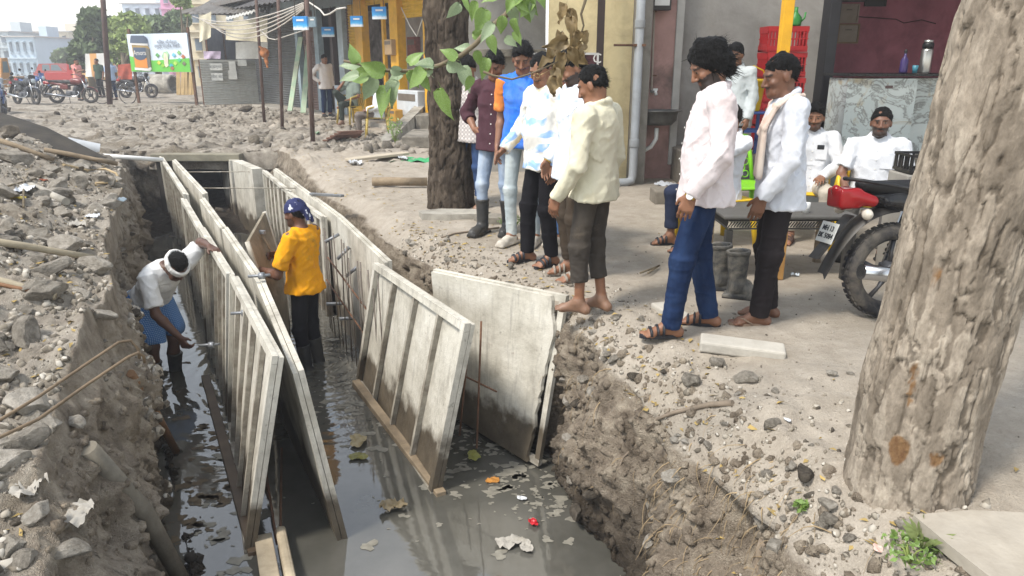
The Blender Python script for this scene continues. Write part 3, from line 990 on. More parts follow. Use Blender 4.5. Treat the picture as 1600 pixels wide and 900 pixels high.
beam('timber_sill', G(556, 598, -1.17), G(690, 775, -1.2), 0.07, 0.06, M_WOOD, 'wet timber sill along the foot of the leaning ribbed panel', 'timber')
beam('timber_sill', G(321, 590, -1.2), G(398, 868, -1.2), 0.07, 0.06, mat('wet_timber', '#57493a', .6, .3, 5), 'timber sill along the foot of the nearest left panel', 'timber')
beam('plank', G(411, 838, -1.16), G(424, 915, -1.12), 0.10, 0.035, M_WOOD_W, 'short pale plank lying in the mud at the foot of the forms', 'plank')
beam('plank', G(438, 826, -1.14), G(456, 915, -1.10), 0.06, 0.05, M_WOOD_W, 'narrow round-edged pale stick beside the short plank', 'plank', bev=0.02)
for i, (p, q) in enumerate([((408, 690), (433, 850)), ((440, 700), (438, 838)), ((392, 640), (420, 780))]):
 bars('steel_bar', [[G(*p, -0.95), G(*q, -1.2)]], 0.008, M_RUST, ['leaning bar under the near left panels, leftmost of three', 'leaning bar under the near left panels, rightmost of three', 'leaning bar under the near left panels, farthest of three'][i], 'steel bar')
# ============================================================ people
def skin_material():
 t = NT('skin')
 at = t.n('ShaderNodeAttribute', attribute_name='Col')
 vec = t.coords('Object')
 n = t.noise(vec, 30, 4, 0.6)
 c = t.mix(t.ramp(n, [(0.3, (0.25,) * 3), (0.7, (0.0,) * 3)]), at.outputs['Color'], (0.05, 0.025, 0.016))
 t.col(c)
 t.set(Roughness=0.5)
 t.b.inputs['Subsurface Weight'].default_value = 0.08
 t.b.inputs['Subsurface Radius'].default_value = (0.02, 0.008, 0.004)
 t.b.inputs['Subsurface Scale'].default_value = 0.2
 t.bump(t.noise(vec, 120, 3, 0.6), 0.15, 0.004)
 return t.m
M_SKIN = skin_material()
def hair_material(name, c):
 t = NT(name)
 vec = t.coords('Object', (60, 60, 14))
 n = t.noise(vec, 3.0, 4, 0.6)
 t.col(t.ramp(n, [(0.3, tuple(x * 0.5 for x in rgb(c))), (0.7, rgb(c))]))
 t.set(Roughness=0.55)
 t.b.inputs['Specular IOR Level'].default_value = .2
 t.bump(n, 0.9, 0.015)
 return t.m
M_HAIR = hair_material('black_hair', '#0e0c0b')
def cloth(name, c, rough=0.85, fade=None, fade_amt=0.5, weave=260, dirt=None, var=0.10, sheen=0.0):
 if name in MATS: return MATS[name]
 t = NT(name)
 vec = t.coords('Object')
 c = rgb(c) if isinstance(c, str) else c
 n = t.noise(vec, 7, 5, 0.6)
 cc = t.ramp(n, [(0.3, tuple(x * (1 - var) for x in c)), (0.7, tuple(min(1, x * (1 + var)) for x in c))])
 if fade is not None:
  g = t.ramp(t.noise(t.coords('Object', (3, 3, 1.2)), 2.2, 4, 0.6), [(0.45, (0, 0, 0)), (0.68, (fade_amt,) * 3)])
  cc = t.mix(g, cc, rgb(fade))
 if dirt is not None:
  g = t.ramp(t.noise(vec, 4, 6, 0.7), [(0.56, (0, 0, 0)), (0.7, (0.7,) * 3)])
  cc = t.mix(g, cc, rgb(dirt))
 t.col(cc)
 t.set(Roughness=rough)
 t.b.inputs['Specular IOR Level'].default_value = 0.15
 f = t.noise(t.coords('Object', (1, 1, 0.6)), 16, 4, 0.55, dist=0.6)
 w = t.noise(vec, weave, 2, 0.5)
 t.bump(t.math('ADD', f, t.math('MULTIPLY', w, 0.12)), 0.45, 0.02)
 MATS[name] = t.m
 return t.m
def cloth_check(name, base, line, line2=None, scale=70, width=0.3):
 """checked or striped weave"""
 t = NT(name)
 vec = t.coords('Object')
 def bands(direction):
  w = t.n('ShaderNodeTexWave', wave_type='BANDS', bands_direction=direction, Scale=scale / 20, Distortion=1.2, Detail=1.0)
  t.l(vec, w.inputs['Vector'])
  return t.ramp(w.outputs['Fac'], [(1 - width - 0.08, (0, 0, 0)), (1 - width + 0.08, (1, 1, 1))])
 a, b = bands('X'), bands('Z')
 f = t.math('MULTIPLY', t.math('ADD', a, b), 0.5) if line2 else a
 c = t.mix(f, rgb(base), rgb(line2 or line))
 if line2:
  c = t.mix(t.math('MULTIPLY', a, b), c, rgb(line))
 t.col(c)
 t.set(Roughness=0.85)
 t.bump(t.noise(t.coords('Object', (1, 1, 0.6)), 16, 4, 0.55, dist=0.6), 0.4, 0.02)
 return t.m
def cloth_swirl(name, base, c1, c2):
 """printed swirls"""
 t = NT(name)
 vec = t.coords('Object')
 w = t.n('ShaderNodeTexWave', wave_type='RINGS', Scale=2.6, Distortion=9.0, Detail=2.0)
 w.inputs['Detail Scale'].default_value = 1.2
 t.l(vec, w.inputs['Vector'])
 f1 = t.ramp(w.outputs['Fac'], [(0.55, (0, 0, 0)), (0.66, (1, 1, 1))])
 m = t.ramp(t.noise(vec, 5, 3, 0.5), [(0.48, (0, 0, 0)), (0.56, (1, 1, 1))])
 m2 = t.ramp(t.noise(t.coords('Object', (1, 1, 1), (3, 1, 7)), 6, 3, 0.5), [(0.56, (0, 0, 0)), (0.62, (0.8,) * 3)])
 c = t.mix(t.math('MULTIPLY', f1, m), rgb(base), rgb(c1))
 c = t.mix(t.math('MULTIPLY', t.ramp(w.outputs['Fac'], [(0.3, (1, 1, 1)), (0.42, (0, 0, 0))]), m2), c, rgb(c2))
 t.col(c)
 t.set(Roughness=0.85)
 t.bump(t.noise(t.coords('Object', (1, 1, 0.6)), 16, 4, 0.55, dist=0.6), 0.4, 0.02)
 return t.m
M_RUBBER = mat('black_rubber', '#23262a', 0.45, 0.25, 8, 0.2, 40, dirt='#6f675b', dirt_amt=0.35)
M_SOLE = mat('dark_sole', '#2a2725', 0.8, 0.2)
M_SANDAL = mat('black_leather', '#24252b', 0.55, 0.25, 20)
M_SANDAL_G = mat('grey_sandal', '#8f867b', 0.7, 0.2, 20, dirt='#6b6155')
M_SHOE_W = mat('grimy_white_shoe', '#c3bcb0', 0.7, 0.2, 20, dirt='#7d7264')
M_WHITE_P = mat('white_plastic', '#d9d9d6', 0.5, 0.08)
M_BUTTON = mat('shirt_button', '#e8e6e0', 0.4, 0.05)
class FCone(Prim):
 """tapered tube with flat ends, flattened by sq"""
 def __init__(self, a, b, ra, rb, k=0.02, sub=False):
  self.a, self.b = np.array(a, np.float32), np.array(b, np.float32)
  self.ra, self.rb, self.k, self.sub = ra, rb, k, sub
 def d(self, p):
  ba = self.b - self.a
  L = float(np.linalg.norm(ba))
  ax = ba / L
  pa = p - self.a
  t = pa @ ax
  h = np.clip(t / L, 0, 1)
  rad = np.linalg.norm(pa - t[:, None] * ax, axis=1) - (self.ra + (self.rb - self.ra) * h)
  end = np.abs(t - L / 2) - L / 2
  return np.where((rad > 0) & (end > 0), np.hypot(rad, end), np.maximum(rad, end))
 def box(self):
  r = max(self.ra, self.rb)
  return np.minimum(self.a, self.b) - r, np.maximum(self.a, self.b) + r
STAND = dict(pel=(0, 0, .92), neck=(0, -.01, 1.435), head=(0, .035, 1.575),
 sh_r=(.185, -.015, 1.385), el_r=(.235, -.05, 1.10), wr_r=(.235, .035, .86),
 sh_l=(-.185, -.015, 1.385), el_l=(-.235, -.05, 1.10), wr_l=(-.235, .035, .86),
 hip_r=(.088, 0, .90), kn_r=(.10, .03, .49), an_r=(.105, -.02, .085), toe_r=(.15, 1, 0),
 hip_l=(-.088, 0, .90), kn_l=(-.10, .03, .49), an_l=(-.105, -.02, .085), toe_l=(-.15, 1, 0),
 hd_r=(0, .25, -1), pn_r=(-1, -.15, 0), hd_l=(0, .25, -1), pn_l=(1, -.15, 0), curl=0.5)
SIT = dict(pel=(0, -.02, .50), neck=(0, -.09, 1.01), head=(0, -.05, 1.155),
 sh_r=(.19, -.09, .955), el_r=(.26, -.05, .68), wr_r=(.18, .20, .60),
 sh_l=(-.19, -.09, .955), el_l=(-.26, -.05, .68), wr_l=(-.18, .20, .60),
 hip_r=(.09, -.02, .48), kn_r=(.15, .40, .50), an_r=(.14, .40, .085), toe_r=(.2, 1, 0),
 hip_l=(-.09, -.02, .48), kn_l=(-.15, .40, .50), an_l=(-.14, .40, .085), toe_l=(-.2, 1, 0),
 hd_r=(-.2, 1, -.1), pn_r=(0, 0, -1), hd_l=(.2, 1, -.1), pn_l=(0, 0, -1), curl=0.4)
DIAG = np.array(Matrix.Rotation(.7, 3, 'X') @ Matrix.Rotation(.6, 3, 'Y'), np.float32)
def unit(v):
 v = np.array(v, np.float64)
 return v / max(np.linalg.norm(v), 1e-9)
def person(loc, facing, label, H=1.7, pose=None, base=STAND, yaw=0, pitch=0, roll=0, skin='#8a6047', vox=0.0065,
           hair='short', beard=0, moustache=True, shirt=None, sleeve='long', hem=-0.27, belly=0.0, collar=True,
           trousers=None, leg_hem=0.03, leg_w=1.0, feet='shoe', feet_mat=None, extra=None, group=None, build=1.0, glasses=False, seed=1, placket=True, shirt2=None):
 P = dict(base)
 P.update(pose or {})
 s = H / 1.7
 J = {k: (np.array(v, np.float64) * (s if k[:2] not in ('to', 'hd', 'pn') else 1) if isinstance(v, tuple) else v) for k, v in P.items()}
 rz = math.atan2(-facing[0], facing[1])
 rs = np.random.default_rng(seed)
 off = rs.uniform(0, 50, 3).astype(np.float32)
 xh, xs = unit(J['hip_r'] - J['hip_l']), unit(J['sh_r'] - J['sh_l'])
 bw = build
 ql = Matrix.Rotation(R(yaw), 3, 'Z') @ Matrix.Rotation(R(-pitch), 3, 'X') @ Matrix.Rotation(R(roll), 3, 'Y')
 M = np.array(ql)                       # columns: right, forward, up
 hc = J['head']
 hs = 1.0 * s
 def hp(x, y, z): return hc + M @ (np.array((x, y, z)) * hs)
 pr = []
 rows = [(-.12, .10, .085, 0), (0, .145, .10, 0), (.3, .128 + .2 * belly, .092 + belly * .6, belly * .4), (.65, .148, .105, 0), (.85, .15, .09, -.005), (.97, .085, .065, -.01), (1.06, .055, .055, 0)]
 rows = [(t, a * s * bw, b * s * bw, c * s) for t, a, b, c in rows]
 pr.append(Loft(J['pel'], J['neck'], xh, xs, rows, k=.03))
 pr.append(Cone(J['neck'] - unit(J['neck'] - J['pel']) * .03, hp(0, -.015, -.06), .058 * s, .054 * s, k=.03))
 pr.append(Ell(hp(0, -.012, .022), np.array((.078, .097, .098)) * hs, M, k=.02))
 pr.append(Ell(hp(0, .022, -.045), np.array((.060, .072, .078)) * hs, M, k=.025))
 pr.append(Cone(hp(-.03, .062, -.085), hp(.03, .062, -.085), .026 * hs, k=.02))       # jaw
 pr.append(Ell(hp(0, .080, -.095), np.array((.022, .018, .018)) * hs, M, k=.02))      # chin
 pr.append(Cone(hp(-.04, .078, .028), hp(.04, .078, .028), .012 * hs, k=.015))        # brow
 for q in (-1, 1):
  pr.append(Ell(hp(q * .033, .100, .006), np.array((.017, .016, .012)) * hs, M, k=.008, sub=True))
  pr.append(Ell(hp(q * .032, .079, .006), np.array((.013, .012, .011)) * hs, M, k=.003))
  pr.append(Ell(hp(q * .048, .066, -.022), np.array((.018, .018, .016)) * hs, M, k=.02))   # cheek
  pr.append(Ell(hp(q * .080, -.008, -.010), np.array((.011, .020, .032)) * hs, M, k=.008))  # ear
 pr.append(Cone(hp(0, .092, .012), hp(0, .113, -.028), .008 * hs, .0125 * hs, k=.008))  # nose
 pr.append(Cone(hp(-.013, .1, -.034), hp(.013, .1, -.034), .009 * hs, k=.006))
 pr.append(Cone(hp(-.017, .086, -.053), hp(.017, .086, -.053), .0075 * hs, k=.006))
 pr.append(Cone(hp(-.015, .085, -.065), hp(.015, .085, -.065), .008 * hs, k=.006))
 for sd in ('r', 'l'):
  sg = 1 if sd == 'r' else -1
  sh, el, wr = J['sh_' + sd], J['el_' + sd], J['wr_' + sd]
  pr.append(Cone(J['neck'] - unit(J['neck'] - J['pel']) * .05 * s, sh, .05 * s, .055 * s * bw, k=.04))
  pr.append(Cone(sh, el, .053 * s * bw, .040 * s, k=.03))
  mid = el + (wr - el) * .3
  pr.append(Cone(el, mid, .040 * s, .041 * s, k=.02))
  pr.append(Cone(mid, wr, .041 * s, .027 * s, k=.02))
  d, n = unit(J['hd_' + sd]), unit(J['pn_' + sd])
  n = unit(n - d * (n @ d))
  th = np.cross(n, d) * (1 if sd == 'l' else -1)
  cu = J.get('curl_' + sd, J['curl'])
  fl = [.078, .088, .081, .064]
  for j, of in enumerate((.031, .0105, -.0105, -.030)):
   kb = wr + (d * (.090, .095, .092, .083)[j] + th * of) * s
   pr.append(Cone(wr + (d * .012 + th * of * .55) * s, kb, .0155 * s, .0125 * s, k=.012))
   a1, a2 = cu * .75 + .06 * j * cu, cu * 1.7
   d1 = d * math.cos(a1) + n * math.sin(a1) + th * of * 1.6
   d2 = d * math.cos(a2) + n * math.sin(a2) + th * of * .8
   k2 = kb + unit(d1) * fl[j] * .52 * s
   pr.append(Cone(kb, k2, .0095 * s, .0088 * s, k=.004))
   pr.append(Cone(k2, k2 + unit(d2) * fl[j] * .5 * s, .0088 * s, .0072 * s, k=.003))
  t0 = wr + (d * .022 + th * .022) * s
  t1 = t0 + (d * .030 + th * .030 + n * .014) * s
  t2 = t1 + unit(d * .9 + th * .25 + n * .35 * (.5 + cu)) * .034 * s
  pr.append(Cone(t0, t1, .0155 * s, .012 * s, k=.012))
  pr.append(Cone(t1, t2, .0115 * s, .0088 * s, k=.004))
  hi, kn, an = J['hip_' + sd], J['kn_' + sd], J['an_' + sd]
  lk = 1.0 if trousers is None else .72
  pr.append(Cone(hi, kn, .078 * s * lk, .052 * s * lk, k=.04))
  cm = kn + (an - kn) * .35 + unit(-np.array(J['toe_' + sd])) * .012 * lk
  pr.append(Cone(kn, cm, .050 * s * lk, .053 * s * lk, k=.03))
  pr.append(Cone(cm, an, .052 * s * (.5 + .5 * lk) * .9, .034 * s, k=.03))
  f = unit(J['toe_' + sd])
  lat = np.array((f[1], -f[0], 0)) * sg
  heel = an - f * .045 + np.array((0, 0, -.05)) * s
  ball = an + f * .115 + np.array((0, 0, -.058)) * s
  pr.append(Cone(an, heel, .034 * s, .030 * s, k=.03))
  pr.append(Cone(an + f * .015, ball, .033 * s, .022 * s, k=.03))
  pr.append(Cone(ball - lat * .02, ball + lat * .025, .021 * s, .019 * s, k=.03))
  pr.append(Cone(heel, ball, .026 * s, .020 * s, k=.03))
  if feet in ('bare', 'sandal', 'flipflop'):
   for j in range(5):
    b0 = ball + lat * (-.030 + .0165 * j) * s
    ln = (.055, .052, .047, .04, .034)[j]
    pr.append(Cone(b0, b0 + (f * ln + np.array((0, 0, -.006)) + lat * .002 * j) * s, (.0125 if j == 0 else .009) * s, (.0125 if j == 0 else .008) * s, k=.004))
 v, fc = solid(pr, vox)
 me = mesh_np('person', v, fc)
 base_c = np.array(rgb(skin))
 C = np.tile(base_c, (len(v), 1))
 q = (v - hc) @ M / hs
 nz = fbm(v.astype(np.float32) * 60 + off, 2, 3)
 def paint(m, c, w=1.0): C[m] = C[m] * (1 - w) + np.array(c) * w
 front = q[:, 1] > .045
 hd = np.linalg.norm(q, axis=1) < .17
 dark = (.012, .010, .009)
 if beard or moustache:
  bz = (q[:, 2] < -.03 - .25 * np.maximum(0, .06 - np.abs(q[:, 0])) + .01 * nz) & (q[:, 2] > -.15) & (q[:, 1] > -.005) & hd
  if beard:
   paint(bz, dark, beard)
  paint(hd & front & (np.abs(q[:, 0]) < .036) & (q[:, 2] < -.037) & (q[:, 2] > -.051), dark, .85)
 paint(hd & front & (np.abs(q[:, 0]) < .024) & (q[:, 2] < -.050) & (q[:, 2] > -.071), base_c * np.array((.85, .62, .6)), .7)
 paint(hd & front & (np.abs(q[:, 0]) > .013) & (np.abs(q[:, 0]) < .054) & (q[:, 2] > .019) & (q[:, 2] < .033), dark, .85)
 for g in (-1, 1):
  de = np.linalg.norm((q - np.array((g * .032, .089, .006))) * np.array((1, .8, 1.5)), axis=1)
  paint(hd & (de < .0125), (.22, .17, .14), .7)
  paint(hd & (de < .0085), (.01, .008, .007), 1)
 if feet == 'bare':
  m = v[:, 2] < .12 * s
  paint(m, (.22, .17, .125), .35)
 set_color(me, C)
 o = link('person', me, M_SKIN, loc=loc, rot=(0, 0, rz))
 tag(o, label, 'person', group)
 def hwarp(p):
  return .009 * fbm(p * 55 + off, 3, 5) + .008 * vnoise(p * 24 + off, 6)
 if hair in ('short', 'full', 'long', 'thin', 'bald'):
  tk = {'short': .010, 'full': .022, 'long': .026, 'thin': .006, 'bald': .004}[hair]
  hpms = [Ell(hp(0, -.018, .026 + tk * .5), np.array((.079 + tk * .35, .098 + tk * .45, .098 + tk * .6)) * hs, M, k=.02)]
  if hair == 'full':
   hpms.append(Ell(hp(.01, .055, .098), np.array((.06, .05, .032)) * hs, M, k=.03))
  if hair == 'long':
   hpms.append(Ell(hp(0, -.085, -.03), np.array((.08, .055, .085)) * hs, M, k=.03))
   hpms.append(Ell(hp(0, -.05, .065), np.array((.085, .085, .05)) * hs, M, k=.03))
   for g in (-1, 1):
    hpms.append(Ell(hp(g * .075, -.03, -.01), np.array((.03, .05, .06)) * hs, M, k=.02))
  hpms.append(Ell(hp(0, .125, -.050), np.array((.080, .097, .135)) * hs, M, k=.012, sub=True))
  if hair == 'thin':
   hpms.append(Ell(hp(0, .12, .06), np.array((.055, .06, .07)) * hs, M, k=.02, sub=True))
  c0 = hp(0, .085, .066)
  nn = M @ np.array((0, .58, -.81)) if hair != 'long' else M @ np.array((0, .85, -.52))
  hv, hf = solid(hpms, vox * 0.9, cuts=[(c0, nn)], warp=hwarp)
  if vox < .0105 and hair != 'bald':
   ns = 900
   pk = rs.choice(len(hv), ns)
   nr = hv[pk] - hp(0, -.016, .02)
   nr /= np.linalg.norm(nr, axis=1)[:, None]
   fl = np.array(M @ np.array((0, -.5, -.75)))[None] + rs.normal(0, .45, (ns, 3))
   ln = {'long': .05, 'full': .028}.get(hair, .018) * rs.uniform(.5, 1.2, ns)[:, None] * s
   dr_ = nr * (.3 if hair == 'long' else .6) + fl * .7
   wd = np.cross(nr, fl); wd = wd / np.maximum(np.linalg.norm(wd, axis=1), 1e-6)[:, None] * .0022
   p0 = hv[pk] - nr * .004
   sv_ = np.stack([p0 - wd, p0 + wd, p0 + dr_ * ln + wd * .3, p0 + dr_ * ln - wd * .3], 1).reshape(-1, 3)
   hf = np.concatenate([hf, np.arange(4 * ns).reshape(-1, 4) + len(hv)])
   hv = np.concatenate([hv, sv_])
  link('hair', mesh_np('hair', hv, hf), M_HAIR, o)
 def wr_shirt(p):
  n1 = fbm(p * np.array((7, 7, 4), np.float32) + off, 3, 11)
  n2 = fbm(p * np.array((5, 5, 13), np.float32) + off, 2, 12, ridged=True)
  n3 = fbm((p @ DIAG) * np.array((6, 16, 6), np.float32) + off, 2, 13, ridged=True)
  n4 = fbm((p @ DIAG.T) * np.array((5, 14, 5), np.float32) + off + 7, 2, 14, ridged=True)
  return .006 * n1 - .011 * np.clip(n3 - .25, 0, 1) - .010 * np.clip(n4 - .25, 0, 1) - .012 * np.clip(fbm(p * np.array((8, 8, 1.5), np.float32) + off, 2, 15, ridged=True) - .1, 0, 1)
 if shirt is not None:
  e = .021
  rw = [(hem - .0, .195, .150, -.004), (min(hem + .06, -.02), .192, .146, -.004), (0.05, .178, .132, -.003), (.3, .158 + .2 * belly, .116 + belly * .6, belly * .4), (.65, .166, .120, 0), (.85, .160, .108, -.008), (.97, .11, .082, -.012), (1.02, .075, .068, -.005)]
  rw = [(t, a * s * bw, b * s * bw, c * s) for t, a, b, c in rw]
  sp = [Loft(J['pel'], J['neck'], xh, xs, rw, k=.02)]
  slv = []
  for sd in ('r', 'l'):
   sh, el, wr = J['sh_' + sd], J['el_' + sd], J['wr_' + sd]
   sp.append(Cone(J['neck'] - unit(J['neck'] - J['pel']) * .05 * s, sh, .052 * s, .060 * s * bw, k=.04))
   tgt = sp if shirt2 is None else slv
   if sleeve == 'long':
    tgt += [Cone(sh, el, .063 * s * bw, .052 * s, k=.025), FCone(el, el + (wr - el) * 1.0, .052 * s, .039 * s, k=.03)]
    tgt.append(FCone(el + (wr - el) * .86, el + (wr - el) * 1.02, .042 * s, .041 * s, k=.006))
   elif sleeve == 'rolled':
    tgt += [Cone(sh, el, .063 * s * bw, .053 * s, k=.025), FCone(el, el + (wr - el) * .38, .053 * s, .051 * s, k=.03)]
    tgt.append(FCone(el + (wr - el) * .22, el + (wr - el) * .42, .058 * s, .056 * s, k=.006))
   elif sleeve == 'half':
    tgt += [FCone(sh - (el - sh) * .05, sh + (el - sh) * .78, .070 * s * bw, .064 * s, k=.02)]
  if collar:
   nk = J['neck'] + unit(J['neck'] - J['pel']) * .004
   up = unit(hp(0, -.015, -.06) - J['neck'])
   fw = np.cross(up, xs)
   ring = [nk + (xs * math.cos(a) * .068 + fw * math.sin(a) * .066) * s + up * (.018 + .012 * -math.sin(a)) * s for a in np.linspace(-1.2 * math.pi, .2 * math.pi, 12) ]
   for i in range(len(ring) - 1):
    sp.append(Cone(ring[i], ring[i + 1], .0125 * s, k=.008))
  cut = [(J['pel'] + (J['neck'] - J['pel']) * (hem + .0), unit(J['pel'] - J['neck']))] if False else []
  sv, sf = solid(sp, vox * 1.05, warp=wr_shirt)
  so = link('shirt', mesh_np('shirt', sv, sf), shirt, o)
  if slv:
   half = len(slv) // 2
   for part in (slv[:half], slv[half:]):
    v2, f2 = solid(part, vox, warp=wr_shirt)
    link('sleeve', mesh_np('sleeve', v2, f2), shirt2, o)
  if placket:
   ax = unit(J['neck'] - J['pel'])
   fw = np.cross(ax, xs) * -1
   fw = np.cross(ax, unit(xh + xs))
   L = np.linalg.norm(J['neck'] - J['pel'])
   rel = sv - J['pel']
   tt = rel @ ax / L
   lat = rel @ unit(xh + xs)
   fr = rel @ fw
   m = MB()
   for k in range(6):
    t0 = hem + .12 + k * (.95 - hem - .12) / 6
    sel = (np.abs(tt - t0) < .03) & (np.abs(lat) < .02)
    if not sel.any(): continue
    yv = fr[sel].max()
    c = J['pel'] + ax * L * t0 + fw * (yv + .002)
    m.lathe([(.0055, 0), (.0055, .003)], 8, frame(c, xs, fw))
   if m.v:
    tag(m.build('buttons', M_BUTTON, o), kind='stuff')
 def wr_leg(p):
  n1 = fbm(p * np.array((8, 8, 5), np.float32) + off, 2, 21)
  zz = np.array((6, 6, 22), np.float32)
  n2 = fbm(p * zz + off + fbm(p * 4 + off, 1, 23)[:, None] * .8, 2, 22, ridged=True)
  low = np.clip(1.25 - np.abs(p[:, 2] - .3 * s) * 1.6, .25, 1) if base is STAND else .6
  return .005 * n1 - .006 * np.clip(n2 - .2, 0, 1) * low
 if trousers is not None:
  tp = [Loft(J['pel'], J['neck'], xh, xs, [(-.14, .11 * s, .09 * s, 0), (-.02, .158 * s * bw, .112 * s * bw, 0), (.14, .148 * s * bw, .105 * s * bw, 0)], k=.03)]
  for sd in ('r', 'l'):
   hi, kn, an = J['hip_' + sd], J['kn_' + sd], J['an_' + sd]
   lh = leg_hem if not isinstance(leg_hem, dict) else leg_hem[sd]
   end = an + unit(kn - an) * lh * s
   tp.append(Cone(hi, kn, .084 * s * (.5 + .5 * leg_w) * bw, .068 * s * leg_w, k=.05))
   tp.append(FCone(kn - unit(an - kn) * .01, end, .069 * s * leg_w, .058 * s * leg_w, k=.04))
   if lh > .05:
    tp.append(FCone(end, end + unit(kn - end) * .05 * s, .062 * s * leg_w, .062 * s * leg_w, k=.006))
  tv, tf = solid(tp, vox * 1.05, warp=wr_leg)
  link('trousers', mesh_np('trousers', tv, tf), trousers, o)
 for sd in ('r', 'l'):
  sg = 1 if sd == 'r' else -1
  an = J['an_' + sd]
  f = unit(J['toe_' + sd])
  kn = J['kn_' + sd]
  lat = np.array((f[1], -f[0], 0)) * sg
  up = np.array((0, 0, 1.0))
  mm = np.stack([lat, f, up], 1)
  b0 = an + np.array((0, 0, -.085 * s))
  if feet in ('sandal', 'flipflop'):
   sole = MB()
   out = []
   for a in np.linspace(0, 2 * math.pi, 20, endpoint=False):
    yy = .055 + .135 * math.sin(a)
    ww = .036 + .012 * math.sin(a)
    p = b0 + (f * yy + lat * ww * math.cos(a)) * s
    out.append(p)
   zb, zt = .002, .022
   vs = [Vector(p) + Vector((0, 0, zb)) for p in out] + [Vector(p) + Vector((0, 0, zt)) for p in out]
   nn_ = len(out)
   sole.add(vs, [tuple(reversed(range(nn_))), tuple(range(nn_, 2 * nn_))] + [(i, (i + 1) % nn_, nn_ + (i + 1) % nn_, nn_ + i) for i in range(nn_)])
   so = sole.build('sandal', feet_mat or M_SANDAL, o)
   st = []
   def strap(y, w, h, r):
    pts = [b0 + (f * y - lat * w) * s + up * .02, b0 + (f * y - lat * w * .75) * s + up * h * .8, b0 + f * y * s + up * h, b0 + (f * y + lat * w * .8) * s + up * h * .75, b0 + (f * y + lat * w) * s + up * .02]
    b = MB(); b.tube(pts, r, 6, flat=2.2)
    b.build('strap', feet_mat or M_SANDAL, so)
   if feet == 'sandal':
    strap(.125, .045, .058, .008); strap(.05, .042, .088, .008); strap(.085, .044, .072, .007)
   else:
    for q in (-1, 1):
     b = MB(); b.tube([b0 + f * .15 * s + up * .035, b0 + (f * .11 + lat * q * .025) * s + up * .055, b0 + (f * .05 + lat * q * .045) * s + up * .025], .006, 6)
     b.build('strap', feet_mat or M_SANDAL, so)
  elif feet == 'shoe':
   sp = [RBox(b0 + (f * .06) * s + up * .014, np.array((.046, .145, .014)) * s, .012, mm, k=.01),
                  Ell(b0 + f * .14 * s + up * .035, np.array((.046, .07, .032)) * s, mm, k=.02),
                  Ell(b0 + f * .0 * s + up * .05, np.array((.042, .065, .05)) * s, mm, k=.02),
                  Cone(b0 + f * .0 * s + up * .06, b0 + f * .09 * s + up * .05, .042 * s, .036 * s, k=.02)]
   sv_, sf_ = solid(sp, vox, cuts=[(b0 + up * .003, (0, 0, -1))])
   link('shoe', mesh_np('shoe', sv_, sf_), feet_mat or M_SHOE_W, o)
  elif feet == 'gumboot':
   ctop = an + unit(kn - an) * .26 * s
   sp = [FCone(an, ctop, .052 * s, .066 * s, k=.03), Cone(an, b0 + up * .05, .05 * s, .046 * s, k=.02),
                  FCone(ctop - unit(kn - an) * .015, ctop, .069 * s, .069 * s, k=.003),
                  RBox(b0 + (f * .06) * s + up * .014, np.array((.05, .15, .016)) * s, .012, mm, k=.01),
                  Ell(b0 + f * .13 * s + up * .045, np.array((.05, .085, .045)) * s, mm, k=.03),
                  Cone(an, b0 + f * .10 * s + up * .05, .05 * s, .042 * s, k=.03)]
   sv_, sf_ = solid(sp, vox, cuts=[(b0 + up * .003, (0, 0, -1))], warp=lambda p: .004 * fbm(p * np.array((9, 9, 20), np.float32) + off, 2, 31))
   link('gumboot', mesh_np('gumboot', sv_, sf_), feet_mat or M_RUBBER, o)
 if glasses:
  g = MB()
  for q in (-1, 1):
   g.tube([hp(q * .033 + .022 * math.cos(a), .108, .004 + .017 * math.sin(a)) for a in np.linspace(0, 2 * math.pi, 14)], .0022, 5, caps=False)
   g.tube([hp(q * .055, .106, .008), hp(q * .078, .05, .008), hp(q * .083, -.005, .005)], .0022, 5)
  g.tube([hp(-.011, .11, .006), hp(.011, .11, .006)], .0022, 5)
  g.build('glasses', mat('gold_wire', '#a8946a', 0.3, 0.1, metal=0.8), o)
 if extra:
  extra(o, J, hp, M, s)
 return o
def watch(side='l', c='#c9c4b8'):
 def f(o, J, hp, M, s):
  wr, el = J['wr_' + side], J['el_' + side]
  ax = unit(wr - el)
  p = wr + ax * .012
  b = MB(); b.lathe([(.031 * s, -.010), (.033 * s, 0), (.031 * s, .010)], 14, frame(p, None, ax)); b.build('watch_strap', mat('watch_metal', c, 0.35, 0.1, metal=0.6), o)
  n = unit(-J['pn_' + side]); n = unit(n - ax * (n @ ax))
  b = MB(); b.lathe([(.020, 0), (.020, .008), (.016, .010)], 16, frame(p + n * .028 * s, ax, n)); b.build('watch_face', M_WHITE_P, o)
 return f
